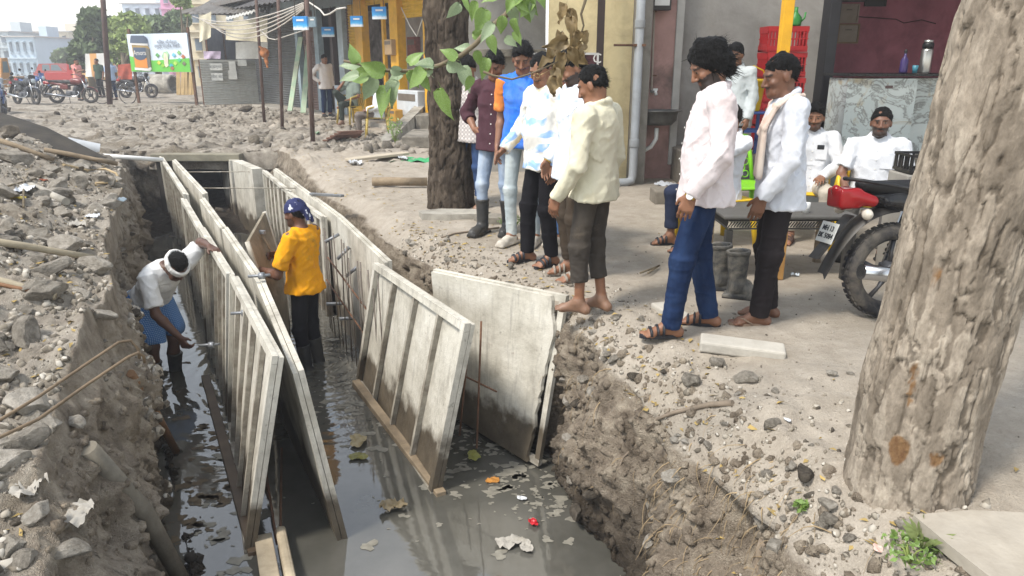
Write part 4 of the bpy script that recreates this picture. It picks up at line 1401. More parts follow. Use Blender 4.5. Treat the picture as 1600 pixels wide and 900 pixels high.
def pocket(side=-1, c=None, phone=True):
 def f(o, J, hp, M, s):
  sh = o.children
  ax = unit(J['neck'] - J['pel']); xs = unit(J['sh_r'] - J['sh_l']); fw = np.cross(ax, xs)
  me = [c for c in o.children if c.name.startswith('shirt')][0].data
  co = np.zeros(len(me.vertices) * 3, np.float32); me.vertices.foreach_get('co', co); co = co.reshape(-1, 3)
  rel = co - J['pel']; L = np.linalg.norm(J['neck'] - J['pel'])
  sel = (np.abs(rel @ ax / L - .62) < .04) & (np.abs(rel @ xs - side * .085 * s) < .03)
  y = (rel[sel] @ fw).max() if sel.any() else .13
  c0 = J['pel'] + ax * L * .60 + xs * side * .085 * s + fw * (y + .001)
  b = MB(); b.box((0, 0, 0), (.095, .005, .11), bev=.002)
  ob = b.build('pocket', me.materials[0], o); m = Matrix((Vector(xs), Vector(fw), Vector(ax))).transposed().to_4x4(); m.translation = Vector(c0); ob.matrix_local = m
  if phone:
   b = MB(); b.box((.01, .001, .055), (.06, .008, .04), bev=.003)
   ob2 = b.build('phone', mat('phone_black', '#14151a', 0.3, 0.1), o); ob2.matrix_local = m
 return f
def scarf(o, J, hp, M, s):
 """gamcha hanging from the neck down the front"""
 ax = unit(J['neck'] - J['pel']); xs = unit(J['sh_r'] - J['sh_l']); fw = np.cross(ax, xs)
 nk = J['neck']
 prs = []
 pts = [nk - fw * .08 + ax * .02, nk - xs * .075 + ax * .02, nk - xs * .085 + fw * .07 - ax * .03, nk - xs * .08 + fw * .13 - ax * .15, nk - xs * .085 + fw * .145 - ax * .42]
 prs += [Cone(pts[i] + xs * q * .017 * min(i + .6, 2), pts[i + 1] + xs * q * .017 * min(i + 1.6, 2.4), .013, .014, k=.012) for i in range(4) for q in (-1.5, -.5, .5, 1.5)]
 pts = [nk - fw * .08 + ax * .02, nk + xs * .075 + ax * .02, nk + xs * .085 + fw * .07 - ax * .03, nk + xs * .08 + fw * .13 - ax * .2]
 prs += [Cone(pts[i] + xs * q * .017 * min(i + .6, 2), pts[i + 1] + xs * q * .017 * min(i + 1.6, 2.4), .013, .014, k=.012) for i in range(3) for q in (-1, 0, 1)]
 v, f = solid(prs, .008, warp=lambda p: .010 * fbm(p * np.array((14, 14, 3), np.float32), 2, 77))
 link('scarf', mesh_np('scarf', v, f), cloth('pale_scarf', '#cfc4b8', fade='#d8b7a5', fade_amt=.8), o)
def bandana(c1, c2):
 def fn(o, J, hp, M, s):
  v, f = solid([Ell(hp(0, -.016, .035), np.array((.090, .110, .105)) * s, M, k=.02), Cone(hp(.02, -.115, .01), hp(.03, -.135, -.09), .026 * s, .018 * s, k=.02), Cone(hp(-.01, -.115, .01), hp(-.02, -.125, -.07), .022 * s, .016 * s, k=.02)],
   .006, cuts=[(hp(0, .0, .035), M @ np.array((0, .18, -1)))] if False else [], warp=lambda p: .005 * fbm(p * 30, 2, 7))
  q = (v - J['head']) @ M / s
  keep = (q[:, 2] > .02 + .0 * q[:, 1]) | (q[:, 1] < -.095)
  fk = f[keep[f].all(1)]
  t = NT('bandana_cloth'); vec = t.coords('Object')
  n = t.noise(vec, 22, 3, .5)
  t.col(t.mix(t.ramp(n, [(0.6, (0, 0, 0)), (0.64, (1, 1, 1))]), rgb(c1), rgb(c2))); t.set(Roughness=.85)
  sub = mesh_np('bandana', v, fk)
  link('bandana', sub, t.m, o)
 return fn
def headband(o, J, hp, M, s):
 b = MB()
 pts = [hp(.089 * math.cos(a), -.014 + .107 * math.sin(a), .035 - .012 * math.sin(a)) for a in np.linspace(0, 2 * math.pi, 28)]
 b.tube(pts, .024 * s, 8, caps=False, flat=0.45)
 v = [Vector(p) for p in pts]
 m = MB()
 prs = [Cone(pts[i] - M @ np.array((0, 0, .012)), pts[i] + M @ np.array((0, 0, .014)), .015 * s, .015 * s, k=.012) for i in range(0, 28)]
 vv, ff = solid(prs, .006, warp=lambda p: .003 * fbm(p * 40, 2, 9))
 link('headband', mesh_np('headband', vv, ff), cloth('white_cotton', '#dcdad6'), o)
W = cloth('white_shirt', '#cfd1d5', var=.06)
JEANS = cloth('blue_jeans', '#33486e', fade='#5f7799', fade_amt=.6)
JEANS_D = cloth('dark_jeans', '#172745', fade='#2f4468', fade_amt=.6)
JEANS_L = cloth('pale_jeans', '#8c9bb0', fade='#b8c1c9', fade_amt=.8)
BLACKT = cloth('black_trousers', '#151418', fade='#201e22')
BROWNT = cloth('brown_trousers', '#41382f', fade='#574a3d')
def feet_at(px, py, z=0.0):
 g = G(px, py, z)
 return (g.x, g.y, z)
WL = dict(leg_w=1.0)
person(feet_at(737, 325), (-.45, -.9), 'barefoot man in pale grey shirt and blue jeans beside the dark trunk', H=1.60, yaw=12, pitch=25, vox=.011,
       hair='full', shirt=cloth_check('grey_check_shirt', '#b9b2ad', '#d6cfca', '#8f8a8c', 150, .4), trousers=JEANS, leg_hem=.07, leg_w=.85, feet='bare', seed=2,
       pose=dict(kn_r=(.12, .05, .49), an_r=(.16, .05, .085), el_r=(.27, -.05, 1.12), wr_r=(.2, .05, .92)))
person(feet_at(777, 364), (-.4, -.92), 'man in maroon shirt and black gumboots with hands on his hips', H=1.64, yaw=10, pitch=28, vox=.010, hair='full',
       shirt=cloth('maroon_shirt', '#4a3038', var=.15), sleeve='rolled', trousers=JEANS_L, leg_hem=.2, leg_w=.88, feet='gumboot', hem=-.2, seed=3,
       pose=dict(el_r=(.36, -.10, 1.14), wr_r=(.215, .03, .99), hd_r=(-.6, .4, -.35), pn_r=(-.6, -.4, .1), el_l=(-.36, -.10, 1.14), wr_l=(-.20, .05, 1.0), hd_l=(.8, .45, -.2), pn_l=(0.2, -1, 0.1),
                 an_r=(.11, .10, .085), kn_r=(.11, .10, .49)))
person(feet_at(818, 380), (-.42, -.9), 'tall young man in blue polo shirt with orange sleeves and pale jeans', H=1.70, yaw=18, pitch=26, vox=.009, hair='full',
       shirt=cloth('blue_polo', '#2f6fd0', fade='#7f93b8', fade_amt=.35, var=.1), shirt2=cloth('orange_sleeve', '#d98443'), sleeve='half', hem=-.12, collar=True, placket=False,
       trousers=cloth('pale_green_jeans', '#a3adb0', fade='#c4c8c4', fade_amt=.7), leg_w=.78, leg_hem=.0, feet='shoe', feet_mat=M_SHOE_W, seed=4,
       pose=dict(an_r=(.09, .06, .085), kn_r=(.095, .08, .49)))
person(feet_at(848, 411), (-.86, -.5), 'man with glasses in blue and cream swirl shirt, his right arm held out', H=1.61, yaw=22, pitch=24, vox=.0085, belly=.05, hair='short', glasses=True,
       shirt=cloth_swirl('swirl_shirt', '#dcd9d2', '#8fb2e0', '#dcc79d'), trousers=BLACKT, feet='sandal', leg_hem=.0, hem=-.22, seed=5,
       pose=dict(el_r=(.29, .03, 1.12), wr_r=(.26, .22, .95), hd_r=(-.05, .8, -.55), pn_r=(-.6, 0, -.6), curl_r=.45, kn_r=(.11, .08, .49), an_r=(.12, .08, .085)))
person(feet_at(886, 386), (-.6, -.6), 'man in blue checked shirt with elbow out, behind the bearded man', H=1.58, yaw=25, pitch=15, vox=.011, hair='short',
       shirt=cloth_check('blue_plaid', '#c9d6e6', '#3a66a8', '#7fa3d2', 60, .4), sleeve='rolled', trousers=cloth('mid_jeans', '#4e6f9e', fade='#7d99bd', fade_amt=.6), leg_w=.9, feet='shoe', feet_mat=M_SHOE_W, seed=6,
       pose=dict(el_l=(-.43, -.03, 1.12), wr_l=(-.20, .10, 1.0), hd_l=(.7, .5, -.3), pn_l=(.3, -1, 0)))
person(feet_at(893, 434), (-.9, -.25), 'bearded man in pale blue-white shirt and grey sandals behind the cream shirt', H=1.63, yaw=-5, pitch=32, vox=.0085, hair='full', beard=.92,
       shirt=cloth('pale_blue_shirt', '#d3dbe6', var=.06), trousers=BROWNT, feet='sandal', feet_mat=M_SANDAL_G, leg_hem=.05, leg_w=.9, seed=7,
       pose=dict(wr_l=(-.22, .09, .88), el_l=(-.25, -.02, 1.12), wr_r=(.25, .12, .9), el_r=(.26, -.03, 1.12)), extra=watch('r', '#c9a23e'))
person(feet_at(922, 487), (-.80, .5), 'barefoot man in cream shirt with dark trousers rolled up', H=1.53, yaw=8, pitch=26, vox=.0075, hair='short',
       shirt=cloth('cream_shirt', '#cdc8b1', dirt='#c9bd9c', var=.06), sleeve='long', trousers=cloth('dusty_trousers', '#413c37', fade='#5b544b', dirt='#6a6054'), leg_hem=.16, feet='bare', hem=-.16, seed=8,
       pose=dict(el_l=(-.27, .0, 1.08), wr_l=(-.25, .15, .86), hd_l=(0, .35, -1), an_l=(-.08, .05, .085), kn_l=(-.09, .06, .49), an_r=(.08, -.05, .085)))
person(feet_at(1085, 519), (-.97, .08), 'bearded long-haired man in pinkish white shirt and blue jeans', H=1.655, yaw=10, pitch=32, vox=.0065, hair='long', beard=.95, belly=.02,
       shirt=cloth('pinkish_white_shirt', '#d2cacb', fade='#d8c3c1', fade_amt=.5, var=.04), trousers=JEANS_D, leg_w=1.0, leg_hem=-.02, feet='sandal', feet_mat=M_SANDAL, hem=-.20, seed=9, build=1.04,
       pose=dict(el_l=(-.27, -.02, 1.11), wr_l=(-.27, .12, .90), hd_l=(.05, .3, -1), pn_l=(.9, -.3, 0), an_l=(-.10, .16, .085), kn_l=(-.11, .12, .49), an_r=(.12, -.10, .085), kn_r=(.11, -.01, .49), hip_l=(-.09, .01, .90)), extra=watch('l'))
person(feet_at(1196, 503), (-.94, .18), 'older man in white kurta shirt and dark trousers with a scarf', H=1.60, yaw=12, pitch=16, vox=.0065, hair='short', skin='#74503c',
       shirt=cloth('white_kurta', '#ccd0d8', var=.05), trousers=cloth('charcoal_trousers', '#211d1f', fade='#2e292a'), leg_w=1.05, leg_hem=-.01, feet='flipflop', feet_mat=mat('tan_flipflop', '#7d6a5a', 0.7), hem=-.26, seed=10,
       pose=dict(el_l=(-.26, .0, 1.10), wr_l=(-.24, .13, .87), hd_l=(0.05, .3, -1), an_l=(-.09, .06, .085), an_r=(.10, -.02, .085), neck=(0, .01, 1.43), head=(0, .065, 1.565)), extra=scarf)
person((2.47, 8.45, 0.16), (-.75, -.6), 'man in light grey shirt standing by the yellow bucket', H=1.58, yaw=10, pitch=12, vox=.012, hair='full', shirt=cloth('light_grey_shirt', '#bcc2c4', var=.08), trousers=BLACKT, feet='shoe', feet_mat=M_SOLE, seed=11)
person((1.80, 6.35, 0.0), (-.93, -.3), 'man in white shirt on yellow stool with hand to his chin', H=1.60, base=SIT, yaw=0, pitch=10, vox=.010, hair='short', shirt=W, trousers=cloth('navy_trousers', '#2b3247'), feet='sandal', leg_hem=.08, hem=-.12, seed=12,
       pose=dict(el_l=(-.2, .40, .74), wr_l=(-.10, .30, .97), hd_l=(.3, -.4, 1), pn_l=(.3, -1, 0), curl_l=1.2))
person((2.72, 6.75, 0.0), (-.30, -.95), 'seated man in white shirt with phone in his pocket', H=1.58, base=SIT, yaw=-8, pitch=6, vox=.008, hair='full', beard=.75, shirt=W, trousers=cloth('pale_khaki', '#b5ada0'), feet='sandal', feet_mat=mat('brown_sandal', '#4a3730', .7), leg_hem=.04, hem=-.12, seed=13,
       pose=dict(wr_l=(-.10, .22, .62), el_l=(-.27, .02, .72)), extra=pocket(-1))
person((3.02, 6.15, 0.0), (-.42, -.9), 'seated bearded man in short-sleeved white shirt beside the motorcycle', H=1.58, base=SIT, yaw=0, pitch=2, vox=.008, hair='short', beard=.85, shirt=W, sleeve='half', trousers=cloth('grey_trousers', '#6b6864'), feet='shoe', feet_mat=M_SOLE, hem=-.12, seed=14, skin='#77523f',
       pose=dict(el_r=(.27, .02, .70), wr_r=(.20, .22, .56), el_l=(-.27, -.02, .72), wr_l=(-.2, .2, .56)), extra=pocket(-1, phone=False))
def hammer(o, J, hp, M, s):
 p = J['wr_r'] + unit(J['hd_r']) * .07
 d = unit((-.15, .35, .9))
 b = MB(); b.tube([p - d * .07, p + d * .24], .011, 8); hb = b.build('hammer_handle', M_WOOD, o)
 b = MB(); b.box((0, 0, 0), (.035, .10, .035), bev=.006); hh = b.build('hammer_head', M_STEEL, hb); hh.location = Vector(p + d * .24)
wy1 = G(487, 570, WATER_Z)
def w1x(o, J, hp, M, s):
 bandana('#1c2350', '#c9ccd8')(o, J, hp, M, s)
 hammer(o, J, hp, M, s)
person((wy1.x, wy1.y, -1.30), (-.93, .28), 'man in yellow t-shirt and blue bandana hammering at the forms', H=1.68, yaw=0, pitch=12, vox=.0085, hair='thin', beard=.7,
       shirt=cloth('yellow_tshirt', '#e09a16', dirt='#8d7a3c', var=.1), sleeve='half', collar=False, placket=False, trousers=cloth('wet_black_trousers', '#1b1b20'), leg_w=.95, leg_hem=.24, feet='gumboot', hem=-.10, seed=15, skin='#6b4938',
       pose=dict(el_l=(-.27, .10, 1.06), wr_l=(-.14, .42, 1.07), hd_l=(.1, 1, .3), pn_l=(.8, .3, -.2), curl_l=.7, el_r=(.25, .10, 1.08), wr_r=(.10, .30, 1.13), hd_r=(-.3, .9, .2), pn_r=(-.8, -.2, -.3), curl_r=1.3), extra=w1x)
wy2 = G(262, 585, WATER_Z)
def lungi(o, J, hp, M, s):
 t = cloth_check('blue_check_lungi', '#3c6fae', '#a9c2de', '#5583ba', 420, .3)
 pel = J['pel']
 prs = [Loft(pel, J['neck'], unit(J['hip_r'] - J['hip_l']), unit(J['sh_r'] - J['sh_l']), [(-.1, .17, .14, 0), (.1, .165, .135, 0)], k=.04),
           Cone(J['hip_r'] + np.array((.0, -.02, 0)), J['kn_r'] + np.array((.02, 0, .10)), .13, .10, k=.06), Cone(J['hip_l'] + np.array((0, -.02, 0)), J['kn_l'] + np.array((-.02, 0, .10)), .13, .10, k=.06),
           Cone(pel + np.array((.05, .10, -.05)), J['kn_r'] + np.array((-.02, .13, .0)), .06, .035, k=.05)]
 v, f = solid(prs, .009, cuts=[(J['kn_r'] + np.array((0, 0, .04)), (0, .1, -1))], warp=lambda p: .016 * fbm(p * np.array((11, 11, 3), np.float32), 2, 5))
 link('lungi', mesh_np('lungi', v, f), t, o)
def w2x(o, J, hp, M, s):
 headband(o, J, hp, M, s)
 lungi(o, J, hp, M, s)
person((wy2.x, wy2.y, -1.36), (.86, -.5), 'bending man in white t-shirt, blue checked lungi and white headband', H=1.70, yaw=-5, pitch=55, vox=.0085, hair='short', shirt=cloth('white_tshirt', '#dcdcdb', var=.05), sleeve='half', collar=False, placket=False,
       trousers=None, feet='gumboot', hem=-.05, seed=16, skin='#5d3f30',
       pose=dict(pel=(0, -.12, .86), neck=(0, .22, 1.22), head=(0, .35, 1.24), sh_r=(.19, .20, 1.16), sh_l=(-.19, .20, 1.20), el_r=(.22, .30, .86), wr_r=(.14, .46, .66), hd_r=(0, .6, -.7), pn_r=(-.9, 0, -.2), curl_r=1.1,
                 el_l=(-.36, .22, 1.36), wr_l=(-.24, .50, 1.38), hd_l=(.1, 1, -.2), pn_l=(0, -.2, -1), curl_l=.5, hip_r=(.09, -.12, .84), hip_l=(-.09, -.12, .84), kn_r=(.13, .05, .49), kn_l=(-.10, .02, .49), an_r=(.14, .0, .085), an_l=(-.11, -.05, .085)), extra=w2x)
# ============================================================ tea shop and wash corner on the right
M_YWALL = mat('cream_yellow_wall', '#dccb9f', 0.9, 0.10, 2.5, 0.25, 30, dirt='#a5906a', dirt_amt=0.5)
M_GREYW = mat('grey_plaster', '#9a9792', 0.92, 0.12, 1.6, 0.3, 25, dirt='#6a665f', dirt_amt=0.6, dscale=1.4)
M_PINKP = mat('faded_pink_plaster', '#a8867f', 0.92, 0.15, 3, 0.3, 25, dirt='#4c443d', dirt_amt=0.75, dscale=1.8)
M_PINK = mat('mauve_wall', '#9a5f6b', 0.85, 0.10, 2, 0.2, 25, dirt='#60383f', dirt_amt=0.5)
M_STEP = mat('step_concrete', '#7d766b', 0.92, 0.18, 5, 0.4, 30, dirt='#524a40', dirt_amt=0.6)
M_STEP_D = mat('dark_stone_step', '#5e605e', 0.85, 0.18, 5, 0.3, 30)
M_YPAINT = mat('yellow_paint', '#d9a21c', 0.5, 0.10, 8, 0.15, 30, dirt='#a87a1d', dirt_amt=0.4)
M_BLUEP = mat('blue_grey_paint', '#8fa0a8', 0.7, 0.15, 5, 0.2, 30, dirt='#6a6f70')
M_DARKP = mat('dark_brown_paint', '#3d2f2a', 0.6, 0.2, 6)
M_PVC = mat('grey_pvc', '#a3a7ab', 0.5, 0.12, 3, dirt='#77736b', dirt_amt=0.5, dscale=2)
shop = empty('tea_shop', (2.9, 9.0, 0))
tag(shop, 'open tea shop with mauve room, grey side wall and raised plinth', 'shop')
SO = Vector(shop.location)
def wbox(name, parent, org, x0, x1, y0, y1, z0, z1, m, bev=0.0):
 b = MB(); b.box(((x0 + x1) / 2 - org[0], (y0 + y1) / 2 - org[1], (z0 + z1) / 2 - org[2]), (x1 - x0, y1 - y0, z1 - z0), bev=bev)
 return b.build(name, m, parent)
xc0, xc1 = D(985, 200, 9.75).x, D(1011, 200, 9.75).x
xr1 = D(1052, 200, 10.2).x
xg1 = D(1276, 100, 10.4).x
wbox('pillar', shop, SO, xc0, xc1, 9.75, 10.25, 0, 3.3, mat('grey_pillar', '#8b867e', 0.92, 0.15, 3, 0.3, 25, dirt='#5f5a52', dirt_amt=0.7), 0.012)
wbox('wash_wall', shop, SO, xc1 - .02, xr1, 10.2, 10.35, 0, 3.3, M_PINKP)
wbox('corner_strip', shop, SO, xr1 - .05, xr1 + .05, 10.17, 10.45, .2, 3.3, mat('pale_grey_paint', '#a5a39e', 0.85, 0.1), 0.01)
wbox('side_wall', shop, SO, xr1 + .04, xg1, 10.4, 10.6, 0, 3.3, M_GREYW)
wbox('door_post', shop, SO, xg1, xg1 + .14, 10.15, 10.6, .4, 3.3, mat('black_door_post', '#26262a', 0.5, 0.2), 0.01)
wbox('back_wall', shop, SO, xg1 + .1, 9.0, 11.9, 12.05, .3, 3.3, M_PINK)
wbox('party_wall', shop, SO, xg1 + .02, xg1 + .12, 10.6, 11.9, .4, 3.3, M_PINK)
wbox('far_side_wall', shop, SO, 8.85, 9.0, 8.0, 11.9, 0, 3.3, M_PINK)
wbox('plinth', shop, SO, xr1, 8.85, 8.95, 11.9, -.05, .45, M_STEP, 0.02)
wbox('lower_step', shop, SO, 1.62, 2.75, 8.25, 8.62, -.05, .16, M_STEP, 0.02)
wbox('dark_step', shop, SO, 2.2, 4.6, 8.60, 8.95, -.05, .30, M_STEP_D, 0.015)
wbox('dark_step', shop, SO, 2.76, 4.6, 8.28, 8.60, -.05, .15, M_STEP_D, 0.015)
wbox('ceiling', shop, SO, xg1, 9.0, 9.0, 12.05, 3.3, 3.45, mat('slab_soffit', '#77726a', 0.9, 0.15))
aw = MB()
N = 44
va = []
for j, (yy, zz) in enumerate([(6.3, 2.75), (8.4, 3.22)]):
 for i in range(N + 1):
  va.append((2.0 - SO.x + i * 7.0 / N, yy - SO.y, zz - SO.z + .02 * math.sin(i * math.pi)+ (.018 if i % 2 else -.018)))
for j, (yy, zz) in enumerate([(6.3, 2.745), (8.4, 3.215)]):
 for i in range(N + 1):
  va.append((2.0 - SO.x + i * 7.0 / N, yy - SO.y, zz - SO.z - .004 + (.018 if i % 2 else -.018)))
aw.add(va, [(i, i + 1, N + 2 + i, N + 1 + i) for i in range(N)] + [(2 * N + 2 + i, 3 * N + 3 + i, 3 * N + 4 + i, 2 * N + 3 + i) for i in range(N)])
aw.build('tin_awning', mat('tin_sheet', '#85888a', 0.5, 0.2, 4, metal=0.4, dirt='#6b4f3a', dirt_amt=0.5), shop)
nb = empty('yellow_shop_wall', (1.1, 9.9, 0))
tag(nb, 'cream yellow shop wall with dark brown steel post behind the onlookers', 'wall')
NO = Vector(nb.location)
xy0 = D(858, 60, 9.9).x
wbox('wall', nb, NO, xy0, xc0 - .003, 9.9, 10.1, 0, 3.3, M_YWALL)
wbox('grey_return_wall', nb, NO, D(700, 60, 10.9).x, xy0 - .003, 10.9, 11.1, 0, 3.3, M_GREYW)
wbox('ledge', nb, NO, D(702, 60, 10.9).x, xy0 - .003, 10.6, 10.898, 1.62, 1.72, M_CONC_D, 0.01)
wbox('steel_post', nb, NO, D(933, 60, 9.6).x, D(944, 60, 9.6).x, 9.6, 9.66, 0, 3.3, M_DARKP)
wbox('roof_slab', nb, NO, D(702, 60, 10.9).x, xc0 - .003, 9.7, 11.1, 3.3, 3.45, M_CONC_D)
sg = empty('maroon_signboard', D(880, 190, 9.3))
tag(sg, 'maroon signboard with white lettering standing behind the onlookers', 'signboard')
a, b = D(828, 84, 9.3), D(934, 84, 9.3)
c = D(828, 200, 9.3)
sb = MB(); sb.box((0, 0, 0), (b.x - a.x, .03, a.z - c.z), bev=.004)
sbo = sb.build('board', mat('maroon_board', '#4a2326', 0.6, 0.12), sg, loc=Vector(((a.x + b.x) / 2, 9.3, (a.z + c.z) / 2)) - sg.location)
for xx in (a.x, b.x):
 f = MB(); f.box((0, 0, 0), (.025, .045, a.z - c.z + .02)); f.build('frame_bar', mat('white_frame', '#c9c6c2', 0.6, 0.1), sg, loc=Vector((xx, 9.3, (a.z + c.z) / 2)) - sg.location)
f = MB(); f.box((0, 0, 0), (b.x - a.x - .03, .045, .025)); f.build('frame_bar', MATS['white_frame'], sg, loc=Vector(((a.x + b.x) / 2, 9.3, a.z)) - sg.location)
for xx in (a.x + .15, b.x - .15):
 f = MB(); f.box((0, 0, 0), (.04, .04, c.z)); f.build('leg', M_DARKP, sg, loc=Vector((xx, 9.33, c.z / 2)) - sg.location)
def text_part(name, body, size, m, parent, mtx, extrude=0.002, align='CENTER', bold=0.0):
 cu = bpy.data.curves.new(name, 'FONT')
 cu.body, cu.size, cu.extrude, cu.align_x, cu.align_y, cu.offset = body, size, extrude, align, 'CENTER', bold
 cu.resolution_u = 2
 tmp = bpy.data.objects.new(name, cu)
 COL.objects.link(tmp)
 me = bpy.data.meshes.new_from_object(tmp)
 bpy.data.objects.remove(tmp)
 me.materials.clear()
 o = link(name, me, m, parent)
 o.matrix_local = mtx
 return o
M_LET = mat('white_letter', '#d6d2cd', 0.6, 0.05)
def face_y(x, y, z):
 """upright lettering that faces -Y"""
 return Matrix.Translation(Vector((x, y, z))) @ Matrix.Rotation(math.pi / 2, 4, 'X')
tm = face_y(sbo.location.x + .26, sbo.location.y - .018, sbo.location.z - .16)
text_part('lettering', 'QA', .20, M_LET, sg, tm, bold=.004)
text_part('lettering', 'C', .16, M_LET, sg, face_y(sbo.location.x + .40, sbo.location.y - .018, sbo.location.z + .38))
dp = empty('drain_pipe', G(985, 292))
pts = [D(1005, -40, 9.62), D(1003, 0, 9.62), D(993, 150, 9.62), D(985, 285, 9.62)]
p0 = Vector(dp.location)
top = Vector((pts[0].x, 9.62, 3.2)); bot = Vector((pts[0].x - .0, 9.62, .10))
xx = D(996, 120, 9.62).x
b = MB(); b.tube([Vector((xx, 9.62, 3.2)) - p0, Vector((xx, 9.62, .14)) - p0, Vector((xx - .02, 9.60, .07)) - p0, Vector((xx - .09, 9.58, .05)) - p0, Vector((xx - .5, 9.5, .05)) - p0], .055, 14)
b.build('pipe', M_PVC, dp)
for zz in (.55, 2.0):
 b = MB(); b.lathe([(.062, -.05), (.064, -.04), (.064, .04), (.062, .05)], 14, Matrix.Translation(Vector((xx, 9.62, zz)) - p0)); b.build('coupling', M_PVC, dp)
for zz in (1.75,):
 b = MB(); b.box(Vector((xx, 9.64, zz)) - p0, (.16, .13, .03)); b.tube([Vector((xx - .07, 9.6, zz)) - p0, Vector((xx - .32, 9.55, zz)) - p0], .016, 6); b.build('bracket', M_RUST, dp)
tag(dp, 'tall grey drain pipe at the corner of the yellow wall', 'pipe')
sk = empty('wash_basin', D(1030, 190, 9.95))
so_ = Vector(sk.location)
b = MB()
prof = [(.02, -.20), (.17, -.19), (.235, -.13), (.25, -.02), (.30, -.015), (.30, 0.0), (.24, 0.0), (.225, -.1), (.16, -.165), (.01, -.17)]
b.lathe(prof, 24, Matrix.Diagonal((1.0, .75, 1.0, 1.0)))
b.build('basin', mat('dull_steel_basin', '#6f6f6c', 0.45, 0.25, 6, metal=0.5, dirt='#3d3832', dirt_amt=0.7), sk, loc=D(1030, 172, 9.95) - so_)
b = MB(); q = D(1026, 200, 9.95); b.tube([q - so_, q + Vector((0, 0, -.14)) - so_, q + Vector((-.05, .05, -.25)) - so_, q + Vector((-.25, .15, -.38)) - so_, q + Vector((-.38, .2, -.42)) - so_], .028, 10); b.build('waste_pipe', M_WHITE_P, sk)
tag(sk, 'stained steel wash basin on the wall beside the drain pipe', 'basin')
tp = empty('water_pipe', D(1018, 145, 10.15))
q0 = Vector(tp.location)
b = MB(); b.tube([D(1024, -30, 10.14) - q0, D(1018, 140, 10.14) - q0, D(1018, 146, 10.05) - q0], .014, 8); b.build('pipe', mat('beige_pipe', '#9b8f80', 0.6, 0.15), tp)
b = MB(); b.tube([D(1018, 143, 10.08) - q0, D(1024, 143, 9.98) - q0, D(1025, 149, 9.97) - q0], .022, 8); b.box(D(1024, 140, 10.0) - q0, (.06, .02, .03)); b.build('tap', M_WHITE_P, tp)
for yy in (18, 118):
 b = MB(); b.box(D(1022, yy, 10.15) - q0, (.06, .04, .02)); b.build('pipe_clip', M_RUST, tp)
tag(tp, 'thin beige water pipe with white tap above the basin', 'pipe')
mb_ = empty('meter_box', D(1031, 2, 10.12))
b = MB(); b.box((0, 0, 0), (.28, .12, .22), bev=.01); b.build('case', mat('dark_case', '#3a3633', 0.6), mb_)
b = MB(); b.box((.02, -.066, .02), (.19, .012, .15)); b.build('cover', M_WHITE_P, mb_)
tag(mb_, 'white-faced meter box at the top of the wash wall', 'meter')
def crate(loc, rz, label, mcol):
 o = empty('bottle_crate', loc, rz)
 w, d, h = .50, .36, .30
 t = .018
 b = MB(); b.box((0, 0, .012), (w, d, .02)); b.build('base', mcol, o)
 for sy in (-1, 1):
  f = MB()
  for z0, z1 in ((0, .07), (.24, .30)):
   f.box((0, sy * (d / 2 - t / 2), (z0 + z1) / 2), (w, t, z1 - z0))
  f.box((0, sy * (d / 2 - t / 2), .155), (w, t * .8, .012))
  for k in range(12):
   f.box((-w / 2 + .02 + k * (w - .04) / 11, sy * (d / 2 - t / 2), .155), (.017, t * .9, .17))
  f.build('front_grille' if sy < 0 else 'back_grille', mcol, o)
 for sx in (-1, 1):
  f = MB()
  for z0, z1 in ((0, .09), (.22, .30)):
   f.box((sx * (w / 2 - t / 2), 0, (z0 + z1) / 2), (t, d - 2 * t - .002, z1 - z0))
  for k in range(8):
   f.box((sx * (w / 2 - t / 2), -d / 2 + .05 + k * (d - .1) / 7, .155), (t * .9, .016, .13))
  f.build('side_grille', mcol, o)
 tag(o, label, 'crate', 'red crates stacked in the shop')
 return o
M_RED = mat('red_crate_plastic', '#a8171c', 0.45, 0.12, 8, dirt='#6b1416', dirt_amt=0.4)
cx = D(1222, 100, 9.7).x
cn = ['bottom', 'second lowest', 'middle', 'second highest', 'topmost']
c0 = None
for k in range(5):
 lab = f'red plastic bottle crate, {cn[k]} of the stack'
 if c0 is None:
  c0 = crate((cx, 9.72, .45), .05, lab, M_RED)
  co = c0
 else:
  co = copy_tree(c0)
  co.location = (cx + random.uniform(-.015, .015), 9.72, .45 + .305 * k)
  co.rotation_euler = (0, 0, random.uniform(-.06, .06))
 co['label'] = lab
gc = empty('green_bottle', (cx + .10, 9.68, .45 + 5 * .305 + .002))
b = MB(); b.lathe([(.0, 0), (.07, 0), (.075, .02), (.075, .10), (.03, .15), (.022, .17), (.022, .22), (.0, .22)], 14, caps=False); b.build('body', mat('green_plastic', '#2f7d34', 0.4), gc)
b = MB(); b.tube([(.05, 0, .03), (.11, 0, .09), (.12, 0, .16)], .012, 7); b.build('spout', MATS['green_plastic'], gc)
tag(gc, 'green plastic can standing on the red crates', 'can')
st = empty('blue_stool', (D(1172, 200, 9.15).x, 9.2, .45))
M_BLUE = mat('blue_plastic', '#2f4a86', 0.45, 0.1)
for sx in (-1, 1):
 for sy in (-1, 1):
  b = MB(); b.box((sx * .15, sy * .15, .25), (.035, .035, .50)); b.build('leg', M_BLUE, st)
b = MB(); b.box((0, 0, .515), (.37, .37, .03), bev=.01); b.build('seat', M_BLUE, st)
for sx in (-1, 1):
 b = MB(); b.box((sx * .15, 0, .18), (.02, .262, .03)); b.box((0, sx * .15, .3), (.262, .02, .03)); b.build('stretcher', M_BLUE, st)
tag(st, 'blue stool under the yellow bucket', 'stool')
bk = empty('yellow_bucket', (st.location.x - .02, 9.2, .985))
b = MB(); b.lathe([(.12, 0), (.125, .005), (.165, .34), (.175, .34), (.175, .37), (.16, .37), (.155, .34), (.115, .02), (0.0, .02)], 22); b.build('tub', mat('yellow_bucket_plastic', '#d8b112', 0.4, 0.1), bk)
